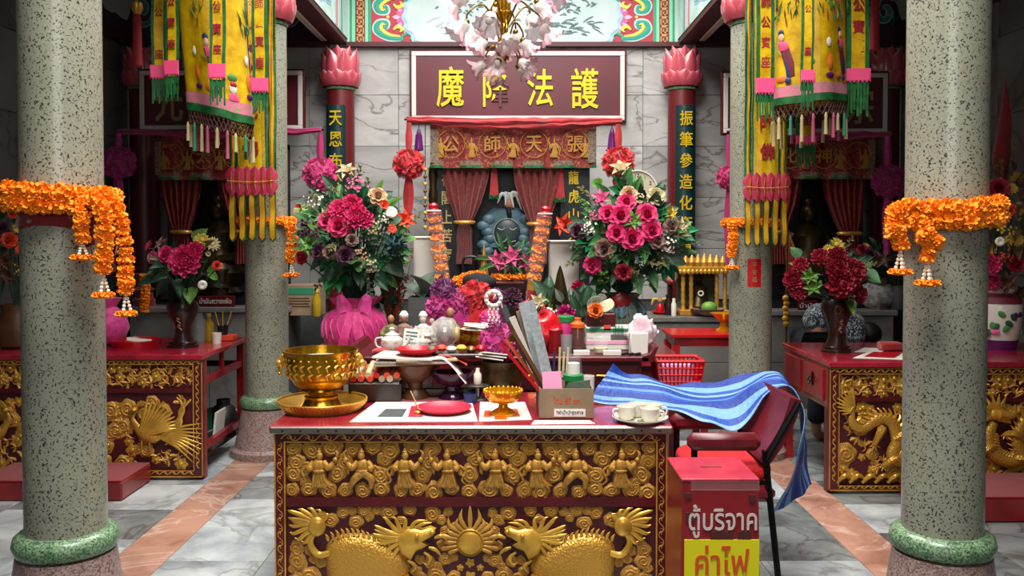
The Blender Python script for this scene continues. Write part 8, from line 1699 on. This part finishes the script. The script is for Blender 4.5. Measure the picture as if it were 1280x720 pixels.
ves('white_bottle','slim white bottle beside the red figurine','bottle',(right(843),8.08,cz),[(1e-4,0),(.022,0),(.024,.01),(.024,.11),(.015,.13),(.016,.16),(1e-4,.165)],'porcelain');ves('dark_vase','dark little vase on the stone altar behind red figurine','vase',(right(838),8.16,cz),[(1e-4,0),(.03,0),(.045,.1),(.02,.16),(.028,.19),(.02,.19)],'wood_dark')
for px,m_,lab in((863,'cream','plate of pale cakes on the stone altar'),(897,'coral','orange tray at the corner of stone altar')):pz_=plate('offering_plate',lab,px,392,15,cz,m_,'offering plates')
zr_=zr;ves('gold_pedestal_dish','gilt pedestal dish with orange top on the plain red table','dish',(P(905,410,7.3).x,7.3,zr_),[(1e-4,0),(.07,0),(.07,.015),(.035,.04),(.035,.09),(.10,.14),(.12,.155),(.11,.155),(1e-4,.13)],'gold_resin')
lz_=P(840,345,8.2).z;ds_=thing('lion_mask_stand','tan lion mask on a dark stick stand beside gilded shrine','mask',(P(838,350,8.25).x,8.25,SAZ));c=P(838,345,8.25);MB().add(tube([(c.x,8.25,SAZ),c],.02,8)).part('stand','wood_dark',ds_);MB().add(ell(c,(.08,.07,.08),14,10)).add(ell(c+O((0,-.06,-.03)),(.05,.04,.035),10,7)).add(ell(c+O((-.06,0,.07)),.025,8,6)).add(ell(c+O((.06,0,.07)),.025,8,6)).part('mask','dusty_rose',ds_);MB().add(ell(c+O((0,-.09,-.045)),(.03,.02,.015),8,6)).part('mouth','plastic_red',ds_)
# left stone altar: carton and oil
x0,x1=P(357,392,8.1).x,P(400,392,8.1).x;z1=P(380,356,8.1).z;ct=thing('brown_carton','brown cardboard carton with green printed label on stone altar','carton',((x0+x1)/2,8.2,SAZ));MB().add(bx(x0,x1,8.1,8.35,SAZ,z1,.004)).pf('carton_body','cardboard',ct);MB().add(bx(x0+.02,x1-.06,8.096,8.1,z1-.09,z1-.03)).pf('label','tassel_green',ct)
for k in range(4):MB().add(bx(x0+.03,x1-.1+.01*(k%2),8.097,8.1,z1-.13-.025*k,z1-.12-.025*k)).pf('print_line','wood_brown',ct)
def bottle(name,label,px,Y,z,h,r_,m_,cap,group=None):c=(P(px,400,Y).x,Y,z);t=thing(name,label,'bottle',c,group);MB().add(lathe([(r_*.9,0),(r_,.01),(r_,h*.62),(r_*.4,h*.8),(r_*.4,h*.9)],18,c)).part('bottle_body',m_,t);MB().add(lathe([(r_*.5,h*.88),(r_*.5,h),(1e-4,h)],14,c)).part('cap',cap,t)
bottle('oil_bottle','yellow cooking oil bottle beside the brown carton',396,8.06,SAZ,.25,.04,'oil','sun_yellow','cooking oil bottles')
# ================================================================== phoenix desk odds and ends
def onD(px, py, z): return G(px, py, z)
g=onD(170,432,lzt);tr_=thing('red_tray','round red plastic tray with torn paper on the phoenix desk','tray',(g.x,g.y,lzt));r_=S(30,g.y);MB().add(shell([(1e-4,.004),(r_*.9,.004),(r_,.045),(r_*1.02,.045),(r_*.93,0),(1e-4,0)],36,(g.x,g.y,lzt))).part('tray_body','plastic_red',tr_);MB().add(box((0,0,.02),(.16,.1,.003)),M4((g.x+.02,g.y,lzt+.02),(.1,.15,.4))).pf('torn_paper','paper',tr_)
g=onD(138,432,lzt);tp_=thing('tulle_parcel','ball shaped parcel wrapped in pink tulle behind the garland','parcel',(P(136,430,6.2).x,6.2,lzt));c=(P(136,430,6.2).x,6.2,lzt);v,f,uv=lathe([(.04,0),(.10,.02),(.14,.12),(.11,.22),(.05,.27),(.09,.33)],40,c);MB().add((v,f,uv)).part('parcel','tulle_light',tp_,ang=70);MB().add(ell((c[0],6.2,lzt+.12),.10,14,10)).part('filling','magenta',tp_)
ves('clear_jar','clear plastic jar behind the wooden vase of peony','jar',(P(248,420,6.35).x,6.35,lzt),[(1e-4,0),(.05,0),(.052,.15),(.03,.19),(.03,.21),(.027,.21),(.046,.15),(.046,.005)],'clear_grey');bottle('oil_bottle','half full yellow oil bottle on the phoenix desk',261,6.42,lzt,.20,.036,'oil','sun_yellow','cooking oil bottles')
ic=thing('incense_tray','low red tray with incense sticks in a dark cup','tray',(P(280,415,6.45).x,6.45,lzt));cx=P(278,415,6.45).x;MB().add(bx(cx-.13,cx+.09,6.40,6.52,lzt,lzt+.04,.005)).pf('tray_body','coral',ic);MB().add(shell([(1e-4,.04),(.035,.04),(.04,.11),(.035,.11),(.03,.05)],16,(cx,6.46,lzt))).part('stick_cup','black',ic)
for k in range(7):MB().add(tube([(cx+.01*(k-3),6.46,lzt+.08),(cx+.03*(k-3),6.46+.01*(k%3),lzt+.19+.02*(k%2))],.003,5)).part('incense_stick','sun_yellow' if k%2 else 'wood_brown',ic)
wc=onD(271,429,lzt);MB().add(shell([(1e-4,0),(.03,0),(.035,.075),(.031,.075),(.027,.006)],20,(wc.x,wc.y,lzt))).top('paper_cup','porcelain','plain white cup at the edge of the phoenix desk','cup',(wc.x,wc.y,lzt))
zl_ = P(200, 384, SAY).z
def sign(px0,px1,y0,y1,Y,z,txt,label):a,b=P(px0,y0,Y),P(px1,y1,Y);t=thing('name_sign',label,'sign',((a.x+b.x)/2,Y,z),'small maroon Thai signs');MB().add(bx(a.x,b.x,Y,Y+.03,z,a.z,.004)).pf('board','maroon',t);MB().add(fit_text(txt,(b.x-a.x)*.85,(a.z-b.z)*.6,.0015,.005),M4(((a.x+b.x)/2,Y-.002,(a.z+b.z)/2))).pf('lettering','paint_white',t)
sign(246,293,370,382,8.03,zl_,'น้ำมันถวายเพื่อ','maroon name sign with white Thai letters behind the oil bottle');sign(998,1022,376,387,8.03,P(1050,388,SAY).z,'น้ำมัน','short maroon name sign with Thai letters behind patterned shirt')
for px,h,lab in((275,.34,'tiered dark wooden offering stand behind the maroon sign'),(180,.3,'dark red cloth covered stand behind the pink peonies')):
    c=(P(px,380,8.18).x,8.18,zl_);MB().add(lathe([(.1,0),(.1,h*.2),(.08,h*.25),(.08,h*.45),(.1,h*.5),(.06,h*.6),(.06,h*.85),(.09,h)],20,c)).top('offering_stand','wood_dark' if px>200 else 'cloth_red_dark',lab,'stand',c)
ms2=thing('marigold_string','dim old marigold string hanging over stone altar edge','garland',P(181,345,7.96));string(ms2,[P(181,345,7.95),P(182,365,7.94),P(181,388,7.95)],10,.04)
zs_ = .12
for k,(px,m_,lab)in enumerate(((266,'paper_print','pale magazine standing on the lower desk shelf'),(274,'tassel_green','green folder standing on the lower desk shelf'),(281,'paper','white folder standing on the lower desk shelf'))):x=min(-2.12,P(px,520,6.25).x-.07);MB().add(box((0,0,.11),(.015,.2,.22)),M4((x-.06+.04*k-.02,6.3,zs_),(0,R(6*(k-1)),0))).top('folder',m_,lab,'folder',(x-.08+.04*k,6.3,zs_),'folders under the desk',smooth=False)
pn_=thing('steel_pan','grey steel pan under the open desk side','pan',(-2.32,5.98,zs_));MB().add(shell([(1e-4,0),(.10,0),(.14,.09),(.145,.09),(.105,-.004)],28,(-2.32,5.98,zs_+.004))).part('pan','steel',pn_);MB().add(tube([(-2.2,6.02,zs_+.09),(-2.1,6.1,zs_+.12)],.01,6)).part('handle','black',pn_)
bl_=(-2.16,6.5,zs_);MB().add(shell([(1e-4,0),(.09,0),(.11,.12),(.08,.2),(.05,.22),(.05,.26),(.04,.26)],24,bl_)).top('black_kettle','black','round black pot on the lower desk shelf','pot',bl_)
# ================================================================== dragon desk papers, flag
for k,(pts,m_,lab)in enumerate((([(1066,448),(1130,450),(1130,441),(1085,440)],'paper','white paper on the dragon desk under red envelopes'),([(1068,440),(1100,441),(1112,436),(1080,435)],'paper','white slip on the dragon desk behind red envelopes'))):sheet('desk_paper',lab,pts,m_,rzt,'papers on the dragon desk')
sheet('red_envelope','red envelope with gold seal lying on white paper',[(1080,446),(1118,447),(1128,441),(1092,440)],'plastic_red',rzt+.004,'red envelopes','envelope');g=onD(1112,438,rzt);MB().add(box((0,0,.03),(.14,.10,.055),.01),M4((g.x,g.y,rzt))).top('red_box','cloth_red','small red box on the dragon desk near the column','box',(g.x,g.y,rzt))
fy_=6.5;fl_=thing('triangular_flag','triangular red flag with yellow border on a bamboo pole','flag',(P(983,400,7.0).x,7.0,0));a,b,c=P(985,289,7.0),P(1001,326,7.0),P(983,368,7.0);MB().add(prism([(a.x,a.z),(b.x,b.z),(c.x,c.z)],6.995,7.0)).pf('border','satin_gold',fl_);m_=(a+b+c)/3;MB().add(prism([(m_.x+(p.x-m_.x)*.7,m_.z+(p.z-m_.z)*.74)for p in(a,b,c)],6.99,6.996)).pf('field','satin_rose',fl_);MB().add(tube([(P(982,400,7.0).x,7.0,0),a+O((-.005,0,.03))],.010,8)).part('pole','wood_brown',fl_)
for k in range(6):MB().add(ell((c.x-.01+.008*(k%2),6.985,c.z-.03-.04*k),(.028,.022,.026),8,6)).part('tail_tuft','satin_gold',fl_)
zr3=P(1050,388,SAY).z;tn=thing('tin_canister','dull silver tin canister wrapped in clear bag on stone altar','canister',(P(1097,385,8.15).x,8.15,zr3));c=(P(1097,385,8.15).x,8.15,zr3);MB().add(lathe([(.10,0),(.10,.26),(.105,.27),(.09,.29),(1e-4,.29)],24,c)).part('tin','steel',tn);v,f,uv=ell((0,0,.13),(.16,.12,.14),24,14);MB().add(([tuple(O(p)*(1+.15*noise.noise(O(p)*12)))for p in v],f,uv),M4(c)).part('clear_bag','wax_film',tn)
dk=(P(1097,340,8.3).x,8.35,zr3);bouquet('flower_bouquet','faded dim pink bouquet on the stone altar behind tin canister',O((P(1122,340,8.12).x,8.12,zr3+.2)),(1095,325),(28,22),8.12,.09,[('lily','dusty_rose',1100,325,12),('rose','mauve',1088,318,8),('rose','rose_crimson',1078,312,7),('daisy','sun_yellow',1082,308,5)],[('leaf','leaf_brown',.12),('leaf','leaf_dark',.12)],26,55,zmin=-.5);MB().add(shell([(1e-4,0),(.07,0),(.09,.12),(.06,.22),(.05,.22)],20,(P(1122,340,8.12).x,8.12,zr3))).top('stone_vase','slate','plain grey vase on stone altar holding the faded bouquet','vase',(P(1122,340,8.12).x,8.12,zr3))
